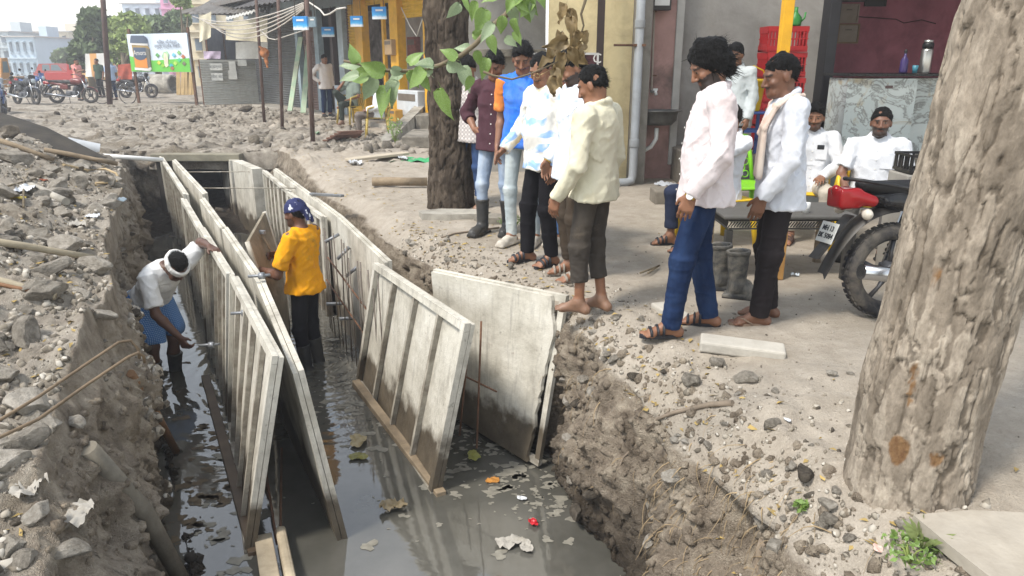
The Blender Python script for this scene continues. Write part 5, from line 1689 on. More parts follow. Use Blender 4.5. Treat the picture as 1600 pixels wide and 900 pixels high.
b = MB(); b.tube([(-.17, 0, .36), (-.12, -.03, .47), (0, -.04, .52), (.12, -.03, .47), (.17, 0, .36)], .009, 7); b.build('handle', MATS['yellow_bucket_plastic'], bk)
tag(bk, 'yellow plastic bucket with raised handle on the blue stool', 'bucket')
def marble_mat():
 t = NT('marble_laminate')
 vec = t.coords('Object')
 n = t.noise(vec, 2.4, 8, 0.62, dist=1.6)
 vein = t.ramp(n, [(0.46, (0, 0, 0)), (0.495, (1, 1, 1)), (0.53, (0, 0, 0))])
 n2 = t.noise(t.coords('Object', (1, 1, 1), (4, 2, 1)), 3.4, 7, 0.6, dist=1.0)
 gold = t.ramp(n2, [(0.56, (0, 0, 0)), (0.68, (0.8,) * 3)])
 c = t.mix(gold, t.ramp(n, [(0.3, rgb('#b9c4c4')), (0.7, rgb('#cbd3d2'))]), rgb('#a8946c'))
 c = t.mix(t.math('MULTIPLY', vein, 0.75), c, rgb('#5d5a58'))
 t.col(c); t.set(Roughness=0.3)
 return t.m
M_MARB = marble_mat()
ct = empty('serving_counter', (D(1390, 150, 9.3).x, 9.5, .45))
xa, xb = D(1320, 150, 9.25).x, D(1428, 150, 9.25).x
xd = xb + .75
cz = D(1380, 117, 9.25).z - .45
b = MB(); b.box(((xa + xb) / 2 - ct.location.x, -.02, cz / 2 - .02), (xb - xa, .55, cz - .04), bev=.004); b.build('front_cabinet', M_MARB, ct)
b = MB(); b.box(((xb + xd) / 2 - ct.location.x + .002, .15, cz / 2 - .02), (xd - xb, .50, cz - .04), bev=.004); b.build('side_cabinet', M_MARB, ct)
b = MB(); b.box(((xa + xd) / 2 - ct.location.x, .05, cz), (xd - xa + .06, .78, .036), bev=.008); b.build('top_slab', mat('black_granite', '#1b1b1e', 0.25, 0.2, 30), ct)
b = MB(); b.box((xa + .5 - ct.location.x, -.298, cz - .14), (.09, .006, .035), bev=.002); b.build('maker_badge', mat('badge', '#5d4a4a', 0.4), ct)
tag(ct, 'serving counter clad in white marble-patterned laminate with black top', 'counter')
fl = empty('steel_flask', (D(1446, 100, 9.5).x, 9.5, .45 + cz + .02))
b = MB(); b.lathe([(.0, 0), (.065, 0), (.068, .01), (.068, .26), (.055, .29), (.0, .29)], 18, caps=False); b.build('body', mat('brushed_steel', '#b9b7b2', 0.3, 0.1, metal=0.9), fl)
b = MB(); b.lathe([(.056, .285), (.064, .29), (.066, .34), (.05, .36), (.0, .36)], 18, caps=False); b.build('collar', mat('flask_black', '#1a1a1c', 0.4), fl)
b = MB(); b.lathe([(.052, .362), (.052, .385), (.0, .39)], 18, caps=False); b.build('lid', MATS['brushed_steel'], fl)
tag(fl, 'steel vacuum flask with black collar on the counter', 'flask')
bo = empty('purple_bottle', (D(1412, 105, 9.5).x, 9.5, .45 + cz + .02))
b = MB(); b.lathe([(.0, 0), (.045, 0), (.048, .02), (.045, .15), (.02, .19), (.016, .2), (.016, .23), (.0, .23)], 14, caps=False); b.build('body', mat('purple_plastic', '#3d2f63', 0.35), bo)
b = MB(); b.lathe([(.018, .23), (.018, .26), (.008, .28), (.0, .28)], 12, caps=False); b.build('cap', mat('flask_black', '#1a1a1c', 0.4), bo)
tag(bo, 'dark purple bottle on the counter beside the flask', 'bottle')
cu_ = empty('blue_cup', (D(1431, 110, 9.4).x, 9.42, .45 + cz + .02))
b = MB(); b.lathe([(.0, 0), (.028, 0), (.036, .09), (.032, .09), (.025, .01), (0, .01)], 12, caps=False); b.build('cup', mat('teal_cup', '#3f7f92', 0.4), cu_)
tag(cu_, 'small teal cup between the bottle and the flask', 'cup')
def picture(px0, py0, px1, py1, Y, label, frame_c, paper, cat='picture', wire=False):
 a, b = D(px0, py0, Y), D(px1, py1, Y)
 c = Vector(((a.x + b.x) / 2, Y, (a.z + b.z) / 2))
 w, h = b.x - a.x, a.z - b.z
 o = empty('wall_picture', c)
 m = MB()
 for sx in (-1, 1):
  m.box((sx * (w / 2 - .012), 0, 0), (.024, .03, h))
  m.box((0, 0, sx * (h / 2 - .012)), (w - .05, .03, .024))
 m.build('frame', frame_c, o)
 m = MB(); m.box((0, .005, 0), (w - .048, .012, h - .048)); m.build('print', paper, o)
 m = MB(); m.box((0, -.0015, h * .2), (w * .3, .002, h * .08)); m.build('heading', mat('print_ink', '#6b6258', 0.8), o)
 tag(o, label, cat)
M_FR = mat('gilt_frame', '#6e5738', 0.4, 0.2)
M_PAP = mat('old_paper', '#8f867a', 0.8, 0.2, 6, dirt='#6d6459')
Yw = 11.88
picture(1310, 37, 1340, 68, Yw, 'framed certificate on the mauve wall', M_FR, M_PAP)
picture(1313, 6, 1340, 36, Yw, 'unframed faded print above the certificate', M_PAP, M_PAP)
picture(1308, -12, 1353, 3, Yw, 'dark framed picture cut by the top of the view', mat('black_frame', '#1d1a18', 0.4), M_PAP)
picture(1353, -10, 1384, 10, Yw, 'small black-framed picture right of the faded print', mat('black_frame', '#1d1a18', 0.4), mat('dark_print', '#2a2624', 0.6))
sw = empty('switch_box', D(1290, 25, Yw - .02))
b = MB(); b.box((0, 0, 0), (.10, .05, .10), bev=.006); b.box((.05, 0, .22), (.09, .04, .14), bev=.006); b.build('plate', M_WHITE_P, sw)
b = MB(); b.box((0, -.03, 0), (.03, .012, .03)); b.build('switch', mat('switch_dark', '#44403d', .5), sw)
tag(sw, 'small white switch box on the mauve wall', 'switch')
wr = MB(); wr.tube([D(1340, 26, Yw) , D(1400, 30, Yw), D(1412, 36, Yw), D(1440, 31, Yw), D(1462, 37, Yw)], .006, 5)
tag(wr.build('wall_cable', mat('cable_black', '#151313', .6)), 'thin dark cable sagging along the mauve wall', 'cable')
yp = MB(); xp = D(1228, 40, 6.5).x
yp.box((xp, 6.5, 1.36), (.085, .085, 2.74), bev=.006)
tag(yp.build('awning_post', M_YPAINT), 'yellow painted awning post above the older man\'s head', 'post')
def plastic_chair(loc, rz, m, label, cat='chair', lattice=False, arms=True, group='plastic chairs', back=True):
 o = empty('plastic_chair' if back else 'plastic_stool', loc, rz)
 w, d, h = .46, .44, .43
 b = MB()
 n = 10
 vs = []
 for side in (0, 1):
  for j in range(n + 1):
   for i in range(n + 1):
    x, y = -w / 2 + w * i / n, -d / 2 + d * j / n
    dip = -.018 * math.cos(x / w * math.pi) * math.cos(y / d * math.pi) - (.02 if j == n else 0)
    vs.append((x, y, h + dip - side * .014))
 q = (n + 1) ** 2
 fc = []
 for j in range(n):
  for i in range(n):
   a = j * (n + 1) + i
   fc += [(a, a + 1, a + n + 2, a + n + 1), (q + a, q + a + n + 1, q + a + n + 2, q + a + 1)]
 ring = [i for i in range(n + 1)] + [j * (n + 1) + n for j in range(1, n + 1)] + [n * (n + 1) + i for i in range(n - 1, -1, -1)] + [j * (n + 1) for j in range(n - 1, 0, -1)]
 fc += [(ring[i], q + ring[i], q + ring[(i + 1) % len(ring)], ring[(i + 1) % len(ring)]) for i in range(len(ring))]
 b.add(vs, fc, True)
 b.build('seat', m, o)
 for sx in (-1, 1):
  for sy in (-1, 1):
   l = MB(); l.tube([(sx * (w / 2 + .02), sy * (d / 2 + .03), 0), (sx * (w / 2 - .02), sy * (d / 2 - .02), h - .016)], [.022, .028], 8, smooth=True)
   l.build('leg', m, o)
 if not back:
  return tag(o, label, cat, group)
 bk = MB()
 top = .84
 for sx in (-1, 1):
  bk.tube([(sx * (w / 2 - .02), -d / 2 + .01, h), (sx * (w / 2 - .03), -d / 2 - .05, .64), (sx * (w / 2 - .06), -d / 2 - .09, top)], .022, 8)
 bk.tube([(-w / 2 + .06, -d / 2 - .09, top), (0, -d / 2 - .115, top + .02), (w / 2 - .06, -d / 2 - .09, top)], .024, 8)
 if lattice:
  for k in range(6):
   z0 = h + .05 + k * .06
   for i in range(5):
    x0 = -w / 2 + .07 + (i + .5 * (k % 2)) * .075
    y0 = -d / 2 - .03 - (z0 - h) * .15
    bk.tube([(x0 + .034 * math.cos(a), y0 - .012, z0 + .034 * math.sin(a)) for a in np.linspace(0, 2 * math.pi, 9)], .0065, 5, caps=False)
 else:
  for k in range(5):
   x0 = -w / 2 + .09 + k * .07
   bk.tube([(x0, -d / 2 + .01, h), (x0, -d / 2 - .06, .64), (x0 * .92, -d / 2 - .10, top)], .020, 6, flat=.5)
 bk.build('backrest', m, o)
 if arms:
  for sx in (-1, 1):
   ar = MB(); ar.tube([(sx * (w / 2 + .0), d / 2 - .02, h), (sx * (w / 2 + .03), d / 2 - .04, .62), (sx * (w / 2 + .02), 0, .66), (sx * (w / 2 - .01), -d / 2 - .04, .64)], .020, 7)
   ar.build('armrest', m, o)
 tag(o, label, cat, group)
 return o
M_YCH = mat('yellow_chair_plastic', '#d8b31d', 0.4, 0.1)
M_GCH = mat('lime_chair_plastic', '#7ec32c', 0.4, 0.08)
M_BCH = mat('ochre_chair_plastic', '#b29a4e', 0.5, 0.12)
def face(dx, dy): return math.atan2(-dx, dy)
plastic_chair((1.80, 6.38, 0), face(-.93, -.3), M_YCH, 'yellow plastic stool half hidden behind the jeans of the long-haired man', 'stool', back=False)
plastic_chair((2.72, 6.80, 0), face(-.3, -.95), M_YCH, 'yellow plastic chair under the man with the phone in his pocket')
plastic_chair((3.05, 6.22, 0), face(-.42, -.9), M_YCH, 'yellow plastic chair under the bearded man by the motorcycle')
plastic_chair((D(1160, 270, 7.1).x, 7.1, 0), face(.15, -1), M_GCH, 'lime green lattice-backed chair in front of the steps', lattice=True, arms=False)
tb = empty('low_table', (2.02, 5.5, 0))
M_TAB = mat('grey_table_plastic', '#55534f', 0.55, 0.15, 10, 0.2, 60)
b = MB(); b.box((0, 0, .475), (.98, .58, .025), bev=.008); b.build('top', M_TAB, tb)
for sx, sy, w_, d_, nm in ((0, -1, .90, .012, 'apron'), (0, 1, .90, .012, 'apron'), (-1, 0, .012, .5, 'apron'), (1, 0, .012, .5, 'apron')):
 b = MB()
 if sx == 0:
  b.box((0, sy * .27, .455), (.9, .01, .012)); b.box((0, sy * .27, .395), (.9, .01, .012))
  for k in range(44): b.box((-.44 + k * .0205, sy * .27, .425), (.007, .008, .048), rot=Matrix.Rotation(.6, 3, 'Y'))
 else:
  b.box((sx * .455, 0, .455), (.01, .52, .012)); b.box((sx * .455, 0, .395), (.01, .52, .012))
  for k in range(25): b.box((sx * .455, -.25 + k * .0205, .425), (.008, .007, .048), rot=Matrix.Rotation(.6, 3, 'X'))
 b.build('woven_apron', mat('woven_black', '#3b3936', .7), tb)
for sx in (-1, 1):
 for sy in (-1, 1):
  b = MB(); b.box((sx * .44, sy * .25, .19), (.055, .045, .385), bev=.006); b.build('leg', MATS['woven_black'] if sy < 0 else M_WOOD, tb)
tag(tb, 'low dark grey table with woven edge between the two standing men', 'table')
b = MB(); b.box((1.99, 5.28, .18), (.055, .06, .36), bev=.006)
wl = tag(b.build('wooden_block', mat('raw_wood', '#a77f4a', .8, .25, 6)), 'upright wooden block propped under the low table', 'wood block')
pc = empty('paper_cup', (D(1243, 340, 5.4).x + .05, 5.35, .489))
b = MB(); b.lathe([(.0, 0), (.022, 0), (.03, .075), (.027, .075), (.02, .006), (0, .006)], 12, caps=False); b.build('cup', M_WHITE_P, pc)
tag(pc, 'white paper cup on the low table by the knee of the seated man', 'cup')
def gumboot(loc, rz, label):
 o = empty('empty_gumboot', loc, rz)
 prs = [FCone((0, 0, .06), (0, -.01, .33), .055, .075, k=.03), RBox((0, .06, .016), (.05, .15, .016), .012, k=.01), Ell((0, .14, .05), (.05, .085, .048), k=.03), Cone((0, 0, .08), (0, .10, .055), .055, .045, k=.03), Cone((0, 0, .09), (0, -.02, .05), .055, .048, k=.02),
           FCone((0, -.01, .31), (0, -.012, .335), .08, .08, k=.004), FCone((0, -.002, .12), (0, -.012, .40), .045, .066, k=.004, sub=True)]
 v, f = solid(prs, .006, cuts=[((0, 0, .003), (0, 0, -1))], warp=lambda p: .003 * fbm(p * 25, 2, 3))
 link('boot_shaft', mesh_np('boot_shaft', v, f), mat('scuffed_rubber', '#2c2e31', .55, .25, 8, .2, 40, dirt='#8a8478', dirt_amt=.7, dscale=7), o)
 b = MB(); b.box((0, .06, .006), (.103, .30, .010), bev=.003); b.build('sole', M_SOLE, o)
 tag(o, label, 'boot')
gb = G(1150, 465)
gumboot((gb.x, gb.y, .0), face(.9, -.4), 'scuffed black gumboot standing empty on the ground')
gumboot((gb.x - .07, gb.y + .18, .0), face(.9, -.2), 'other black gumboot, half hidden behind the jeans')
# ============================================================ far row of shops
FA, FD = Vector((-2.2, 18.2, 0)), Vector((-.577, .817, 0)).normalized()
FN = Vector((-FD.y, FD.x, 0))           # towards the street
if FN.dot(Vector((0, -1, 0))) < 0: FN = -FN
def FQ(px, py, off=0.0):
 """point of the shop front plane, off metres towards the street"""
 d = ray(px, py)
 o = Vector((0, 0, CAM_H))
 t = ((FA + FN * off) - o).dot(FN) / d.dot(FN)
 return o + d * t
FANG = math.atan2(FD.y, FD.x)
def fbox(name, parent, px0, px1, z0, z1, off0, off1, m, bev=0.0):
 """block on the shop front between two sight lines"""
 a, b = FQ(px0, 150, off1), FQ(px1, 150, off1)
 c = (a + b) / 2 + FN * ((off0 - off1) / 2)
 L = (b - a).length
 o = MB(); o.box(Vector((c.x, c.y, (z0 + z1) / 2)) - Vector(parent.location), (L, abs(off1 - off0), z1 - z0), FANG, bev=bev)
 return o.build(name, m, parent)
def slats(name, parent, px0, px1, z0, z1, off, m, pitch=.075, vertical=False):
 """ribbed shutter, one wavy sheet"""
 a, b = FQ(px0, 150, off), FQ(px1, 150, off)
 o = MB()
 n = max(2, int((z1 - z0) / pitch * 4))
 vs = []
 for k in range(n + 1):
  z = z0 + (z1 - z0) * k / n
  w = .012 * math.sin(k * math.pi / 2)
  for p in (a, b):
   q = Vector((p.x, p.y, z)) + FN * w - Vector(parent.location)
   vs.append(q)
 nv = len(vs)
 vs += [v - FN * .02 for v in vs]
 o.add(vs, [(2 * k, 2 * k + 1, 2 * k + 3, 2 * k + 2) for k in range(n)] + [(nv + 2 * k, nv + 2 * k + 2, nv + 2 * k + 3, nv + 2 * k + 1) for k in range(n)])
 return o.build(name, m, parent)
M_DSHUT = mat('dark_grey_shutter', '#5b5c5a', 0.6, 0.15, 4, metal=.2, dirt='#47423c')
M_BSHUT = mat('brown_shutter', '#6a534a', 0.7, 0.2, 4, dirt='#4d3a33')
M_YSHUT = mat('yellow_shutter', '#d0a52b', 0.55, 0.12, 4, dirt='#a5832a')
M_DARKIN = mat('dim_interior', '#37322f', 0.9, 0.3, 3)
M_LWALL = mat('light_interior_wall', '#a19c97', 0.9, 0.12, 2, dirt='#7b756f')
sr = empty('shop_row', FA)
tag(sr, 'row of small shops with yellow posts, blue pillars and roller shutters', 'shops')
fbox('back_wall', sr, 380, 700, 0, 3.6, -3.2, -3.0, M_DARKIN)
fbox('floor_slab', sr, 392, 668, -.1, .12, -3.0, .75, mat('apron_concrete', '#a39c90', .9, .15, 3, .3, 25, dirt='#7d7468'), .02)
fbox('roof', sr, 300, 680, 3.42, 3.55, -3.0, 1.3, mat('tin_roof', '#6d6a66', .6, .2, 4, dirt='#55402f'))
slats('dark_shutter', sr, 404, 468, .12, 3.2, .0, M_DSHUT)
fbox('rear_post', sr, 468, 472, .12, 3.4, -.1, .06, M_BLUEP)
slats('brown_shutter', sr, 481, 498, .12, 3.0, .02, M_BSHUT)
fbox('blue_pillar', sr, 497, 503, .12, 3.1, -.05, .12, M_BLUEP)
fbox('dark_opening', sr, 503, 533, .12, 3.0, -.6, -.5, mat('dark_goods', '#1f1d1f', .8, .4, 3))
fbox('door_jamb', sr, 521, 525, .12, 3.0, -.05, .08, M_DARKP)
fbox('blue_pillar', sr, 533, 541, .12, 3.2, -.05, .14, mat('pale_blue_pillar', '#a9b5bb', .7, .15, 4, dirt='#8a8f90'))
slats('brick_shutter', sr, 541, 551, .12, 3.0, .0, M_BSHUT)
slats('yellow_slats', sr, 551, 561, .12, 3.1, .03, M_YSHUT)
fbox('yellow_post', sr, 560, 571, .12, 3.4, -.05, .16, M_YPAINT, .01)
fbox('inner_wall', sr, 571, 612, .12, 3.0, -1.4, -1.3, mat('cluttered_wall', '#8a817b', .9, .45, 3.2, dirt='#3b2d29', dirt_amt=.85, dscale=2.2))
fbox('thin_yellow_post', sr, 601, 604, .12, 3.1, -.02, .06, M_YPAINT)
fbox('yellow_post', sr, 613, 625, .12, 3.5, -.05, .18, M_YPAINT, .01)
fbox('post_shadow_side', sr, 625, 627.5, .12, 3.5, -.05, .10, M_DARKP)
fbox('inner_wall', sr, 627, 662, .12, 2.7, -.9, -.8, M_LWALL)
slats('yellow_shutter', sr, 627, 664, 2.55, 3.4, .02, M_YSHUT)
slats('yellow_shutter', sr, 571, 613, 2.95, 3.4, .02, M_YSHUT)
fbox('yellow_post', sr, 664, 669, .12, 3.4, -.05, .16, M_YPAINT)
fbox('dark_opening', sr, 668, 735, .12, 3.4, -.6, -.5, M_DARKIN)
fbox('fascia', sr, 400, 553, 3.02, 3.42, .10, .22, mat('pale_blue_fascia', '#93a0a6', .7, .2, 3, dirt='#74777a'))
fbox('fascia', sr, 563, 668, 3.30, 3.42, .20, .30, mat('pale_fascia', '#b0aaa4', .7, .1))
def goods(px0, px1, py0, py1, off, m, label, cat, name):
 a, b = FQ(px0, py0, off), FQ(px1, py1, off)
 o = empty(name, Vector((a.x, a.y, min(a.z, b.z))))
 L = (Vector((a.x, a.y, 0)) - Vector((b.x, b.y, 0))).length
 h = abs(a.z - b.z)
 bx = MB(); c = (a + b) / 2 - Vector(o.location); bx.box(c, (L, .22, h), FANG, bev=.02); bx.build('body', m, o)
 bx = MB(); bx.box(c + Vector((0, 0, h * .28)) + FN * .113, (L * .8, .01, h * .22), FANG); bx.build('panel', mat('print_ink', '#6b6258', .8), o)
 tag(o, label, cat)
goods(625, 660, 140, 192, .15, mat('white_box', '#c3c8cc', .6, .1), 'white appliance carton standing by the yellow post', 'carton', 'carton')
goods(610, 624, 170, 190, .45, mat('ochre_tub', '#b98a35', .6, .15), 'ochre tub on the apron of the shops', 'tub', 'tub')
goods(606, 618, 62, 86, .2, mat('tan_meter', '#a48a68', .6, .15), 'tan meter box on the yellow post', 'meter', 'meter_box')
goods(641, 655, 58, 95, -.75, mat('red_brown_toy', '#7d4a41', .7, .3, 12), 'reddish bag hanging on the pale inner wall', 'bag', 'hanging_bag')
goods(527, 537, 133, 178, .2, mat('water_can_white', '#b3bcc4', .5, .2), 'white and blue water cans stacked by the blue pillar', 'water can', 'water_can')
goods(578, 588, 130, 150, .0, mat('blue_white_bag', '#9fb0c4', .6, .3), 'pale bag leaning inside the yellow-posted shop', 'bag', 'pale_bag')
def blue_sign_mat():
 t = NT('blue_sign')
 vec = t.coords('Generated')
 sx = t.n('ShaderNodeSeparateXYZ'); t.l(vec, sx.inputs[0])
 n = t.noise(vec, 5, 3, .6)
 c = t.ramp(t.math('ADD', sx.outputs[2], t.math('MULTIPLY', n, .35)), [(0.3, rgb('#d5dbe0')), (0.5, rgb('#3f9fd4')), (0.8, rgb('#1f7fc4'))])
 t.col(c); t.set(Roughness=.5)
 return t.m
M_BSIGN = blue_sign_mat()
for px0, py0, px1, py1, off, lab in [(459, 27, 481, 46, 4.2, 'blue and white hanging sign beside the near brown post'), (503, 43, 522, 57, 1.0, 'blue sign hanging lowest over the dark shop'), (548, 26, 567, 41, .8, 'blue sign on the left yellow post'), (582, 12, 604, 29, .7, 'blue box sign hanging highest between the yellow posts'), (483, 27, 494, 42, 3.6, 'dim blue-grey sign behind the near brown post')]:
 a, b = FQ(px0, py0, off), FQ(px1, py1, off)
 o = empty('hanging_sign', (a + b) / 2)
 w = (px1 - px0) / FPX * a.length
 h = abs(a.z - b.z)
 rz = math.atan2(-(a.x + b.x), (a.y + b.y)) + math.pi     # square to the street
 m = MB(); m.box((0, 0, 0), (w * .98, .05, h), -.25, bev=.004); m.build('panel', M_BSIGN if 'dim' not in lab else mat('dim_sign', '#6d7f88', .6, .3), o)
 m = MB()
 for sx in (-1, 1): m.tube([(sx * w * .3, 0, h / 2), (sx * w * .3, 0, h / 2 + .5)], .006, 5)
 m.build('hanger', M_DARKP, o)
 m = MB(); m.box((0, -.03, h * .22), (w * .5, .004, h * .14), -.25); m.build('lettering', M_LET, o)
 tag(o, lab, 'sign')
for (tx, bx_, by, lab) in [(481.5, 489, 230, 'brown steel post nearest the culvert, with cables at its top'), (437, 441, 208, 'brown steel post in front of the corrugated fence end'), (401, 413, 194, 'crooked dark post with orange rag tied round it')]:
 g = G(bx_, by)
 t_ = D(tx, 0, g.y)
 m = MB(); m.tube([(0, 0, -.1), (Vector((t_.x, t_.y, 0)) - Vector((g.x, g.y, 0))) * .5 + Vector((0, 0, 1.6)), (Vector((t_.x, t_.y, 0)) - Vector((g.x, g.y, 0))) + Vector((0, 0, 3.4))], .045 if 'nearest' in lab else .04, 8)
 o = m.build('lean_to_post', mat('brown_post', '#5e4a42', .75, .2, 6, dirt='#3f332e'), loc=(g.x, g.y, 0))
 tag(o, lab, 'post')
 if 'rag' in lab:
  c = D(414, 86, g.y - .05)
  prs = [Ell((0, 0, .05), (.12, .10, .13), k=.05), Cone((0, 0, 0), (.05, -.05, -.28), .06, .03, k=.05), Cone((0, 0, .1), (-.1, -.03, .2), .05, .03, k=.04)]
  ob = solid_obj('rag', prs, .02, cloth('orange_rag', '#a06a45', dirt='#6d5140'), warp=lambda p: .03 * fbm(p * 12, 2, 4), loc=c)
  tag(ob, 'orange-brown rag knotted round the crooked post', 'rag')
for (p, q, lab) in [((453, 172), (470, 58), 'pale green leaning board, left of the two'), ((474, 177), (482, 70), 'green and cream leaning board beside the near brown post')]:
 a, b = FQ(*p, .9), FQ(*q, .15)
 beam('leaning_board', (a.x, a.y, .12), b, .16, .04, mat('green_board', '#9db59a', .7, .2, 2, dirt='#c2bda5', dirt_amt=.9), lab, 'board')
M_FENCE = mat('galvanised_sheet', '#b9bab4', .55, .15, 3, metal=.1, dirt='#8f8b82')
def corrugated(name, p0, p1, z0, z1, m, label, pitch=.09, vertical=False, cat='fence', amp=.014, parts=None):
 p0, p1 = Vector(p0), Vector(p1)
 L = (p1 - p0).length
 d = (p1 - p0).normalized()
 nrm = Vector((d.y, -d.x, 0))
 if nrm.y > 0: nrm = -nrm
 n = int((L if vertical else (z1 - z0)) / pitch * 4)
 vs, fs = [], []
 for s in (0, 1):
  for k in range(n + 1):
   w = amp * math.sin(k * math.pi / 2) - s * .006
   for e in (0, 1):
    if vertical:
     v = p0 + d * (L * k / n); z = z0 + (z1 - z0) * e
    else:
     v = p0 if e == 0 else p1; z = z0 + (z1 - z0) * k / n
    vs.append(Vector((v.x, v.y, z)) + nrm * w - Vector((p0.x, p0.y, 0)))
 nv = 2 * (n + 1)
 fs = [(2 * k, 2 * k + 1, 2 * k + 3, 2 * k + 2) for k in range(n)] + [(nv + 2 * k, nv + 2 * k + 2, nv + 2 * k + 3, nv + 2 * k + 1) for k in range(n)]
 o = empty(name, (p0.x, p0.y, 0))
 m_ = MB(); m_.add(vs, fs, True); m_.build('sheet', m, o)
 for e in (0, .5, 1):
  q = MB(); v = d * L * e - nrm * .06; q.box((v.x, v.y, z1 / 2), (.06, .06, z1)); q.build('post', M_RUST, o)
 tag(o, label, cat)
 return o, nrm
fa, fb_ = G(320, 164), G(432, 161)
fz = D(370, 93, fa.y).z
fo, fnr = corrugated('corrugated_fence', (fa.x, fa.y, 0), (fb_.x, fb_.y, 0), .0, fz, M_FENCE, 'galvanised corrugated fence with pasted notices by the lean-to')
for px0, py0, px1, py1, txt in [(325, 99, 348, 110, 'बाऊन्सर'), (325, 114, 349, 126, 'प्रवेश बंद'), (355, 110, 371, 124, ''), (357, 96, 369, 110, ''), (371, 93, 386, 103, '')]:
 Yn = float(np.interp((px0 + px1) / 2, [320, 432], [fa.y, fb_.y])) - .03
 a, b = D(px0, py0, Yn), D(px1, py1, Yn)
 m = MB(); m.box(((a.x + b.x) / 2 - fo.location.x, Yn - fo.location.y, (a.z + b.z) / 2), (b.x - a.x, .008, a.z - b.z)); m.build('notice', mat('grey_notice', '#b5b6b2', .8, .15, 5, dirt='#8f908c'), fo)
 if txt:
  text_part('lettering', txt, (a.z - b.z) * .55, mat('notice_ink', '#4a4c50', .8), fo, face_y((a.x + b.x) / 2 - fo.location.x, Yn - fo.location.y - .006, (a.z + b.z) / 2), .001)
wa, wb = G(301, 158), G(352, 150)
corrugated('shed_wall', (wa.x, wa.y + 2, 0), (wb.x, wb.y + 2.5, 0), .3, 3.0, mat('grey_shed_sheet', '#7d7f84', .55, .15, 3, metal=.3), 'grey upright-ribbed shed wall behind the billboard post', .16, True, 'shed')
def tin(name, pts, m, label, cat='roof sheet'):
 o = MB()
 a, b, c, d = [Vector(p) for p in pts]
 n = 30
 nr = (b - a).cross(d - a).normalized()
 vs = []
 for s in (0, 1):
  for k in range(n + 1):
   w = .02 * (1 if k % 2 else -1) - s * .008
   vs += [a.lerp(b, k / n) + nr * w - a, d.lerp(c, k / n) + nr * w - a]
 nv = 2 * (n + 1)
 o.add(vs, [(2 * k, 2 * k + 1, 2 * k + 3, 2 * k + 2) for k in range(n)] + [(nv + 2 * k, nv + 2 * k + 2, nv + 2 * k + 3, nv + 2 * k + 1) for k in range(n)])
 return tag(o.build(name, m, loc=a), label, cat)
M_TIN = mat('old_tin', '#77736d', .6, .25, 3, metal=.3, dirt='#3f3833', dirt_amt=.8)
tin('roof_sheet', [D(290, 22, 27), D(420, 20, 24), D(430, -14, 27), D(345, -10, 30)], M_TIN, 'sagging tin roof sheet above the hung banners')
tin('roof_sheet', [D(362, 14, 22), D(480, -4, 17), D(520, -22, 20), D(440, -14, 25)], mat('dark_tin', '#4a4541', .6, .25, 3, dirt='#2b2725'), 'dark tin roof sheet running to the near brown post')
tin('roof_sheet', [D(352, 32, 24), D(432, 10, 22), D(433, 6, 22.6), D(352, 27, 24.6)], mat('pale_tin', '#b5b3ac', .5, .2, 3), 'pale bent roof edge strip over the fence')
def banner(pts, m, label, name='cloth_banner'):
 """hung cloth with soft folds"""
 a, b, c, d = [Vector(p) for p in pts]
 n = 14
 nr = (b - a).cross(d - a).normalized()
 vs = []
 for s in (0, 1):
  for j in range(n + 1):
   for i in range(n + 1):
    u, v = i / n, j / n
    p = a.lerp(b, u).lerp(d.lerp(c, u), v)
    vs.append(p + nr * (.04 * math.sin(u * 9 + v * 2) * v + .004 * s) - a)
 q = (n + 1) ** 2
 fs = []
 for j in range(n):
  for i in range(n):
   k = j * (n + 1) + i
   fs += [(k, k + 1, k + n + 2, k + n + 1), (q + k, q + k + n + 1, q + k + n + 2, q + k + 1)]
 o = MB(); o.add(vs, fs, True)
 return tag(o.build(name, m, loc=a), label, 'banner')
M_CREAM = cloth('cream_banner', '#d3cbb3', dirt='#b5aa8d')
banner([D(311, 27, 26), D(330, 18, 26), D(330, 58, 26), D(311, 66, 26)], M_CREAM, 'narrow cream cloth hanging left of the fence')
banner([D(353, 36, 25), D(418, 27, 25), D(418, 66, 25), D(352, 62, 25)], M_CREAM, 'wide cream cloth hanging above the fence')
banner([D(368, 66, 27), D(418, 64, 27), D(418, 92, 27), D(368, 92, 27)], cloth('white_banner', '#d9d7d0'), 'white cloth behind the men at the fence')
banner([D(318, 80, 27.5), D(345, 80, 27.5), D(345, 92, 27.5), D(318, 92, 27.5)], mat('poster_cloth', '#b5a6ba', .8, .4, 5), 'printed poster showing over the left end of the fence')
gp = G(489, 230)
for k in range(5):
 a = D(300 + 6 * k, 25 + 2 * k, 27); b = D(481, 2 + 1.5 * k, gp.y)
 m = MB(); pts = []
 for i in range(15):
  t = i / 14
  p = a.lerp(b, t); p.z -= (.35 + .10 * k) * 4 * t * (1 - t) * .75
  pts.append(p - a)
 m.tube(pts, .014, 5)
 tag(m.build('cable', mat('grey_cable', '#b3aca3', .7, .2), loc=a), ['topmost cable of the bundle sagging to the near brown post', 'second cable of the sagging bundle', 'middle cable of the sagging bundle', 'fourth cable of the sagging bundle', 'lowest cable of the sagging bundle'][k], 'cable')
for (pts, lab) in [([(482, 3), (500, 15), (507, 24), (515, 22), (527, 14), (540, 12)], 'thick white cable looping from the near brown post to the shops'), ([(482, 45), (430, 62), (420, 60), (400, 40)], 'thin cable hanging across the tin roofs'), ([(627, 12), (640, 40), (651, 57)], 'white string slanting to the hanging bag from the left'), ([(668, 4), (660, 30), (651, 57)], 'white string slanting to the hanging bag from the right')]:
 m = MB(); P_ = [FQ(x, y, .5 if 'string' in lab else 2.5) for x, y in pts]
 m.tube([p - P_[0] for p in P_], .018 if 'thick' in lab else .012, 5)
 tag(m.build('cable', mat('white_cable', '#c4bfb6', .7, .1), loc=P_[0]), lab, 'cable')
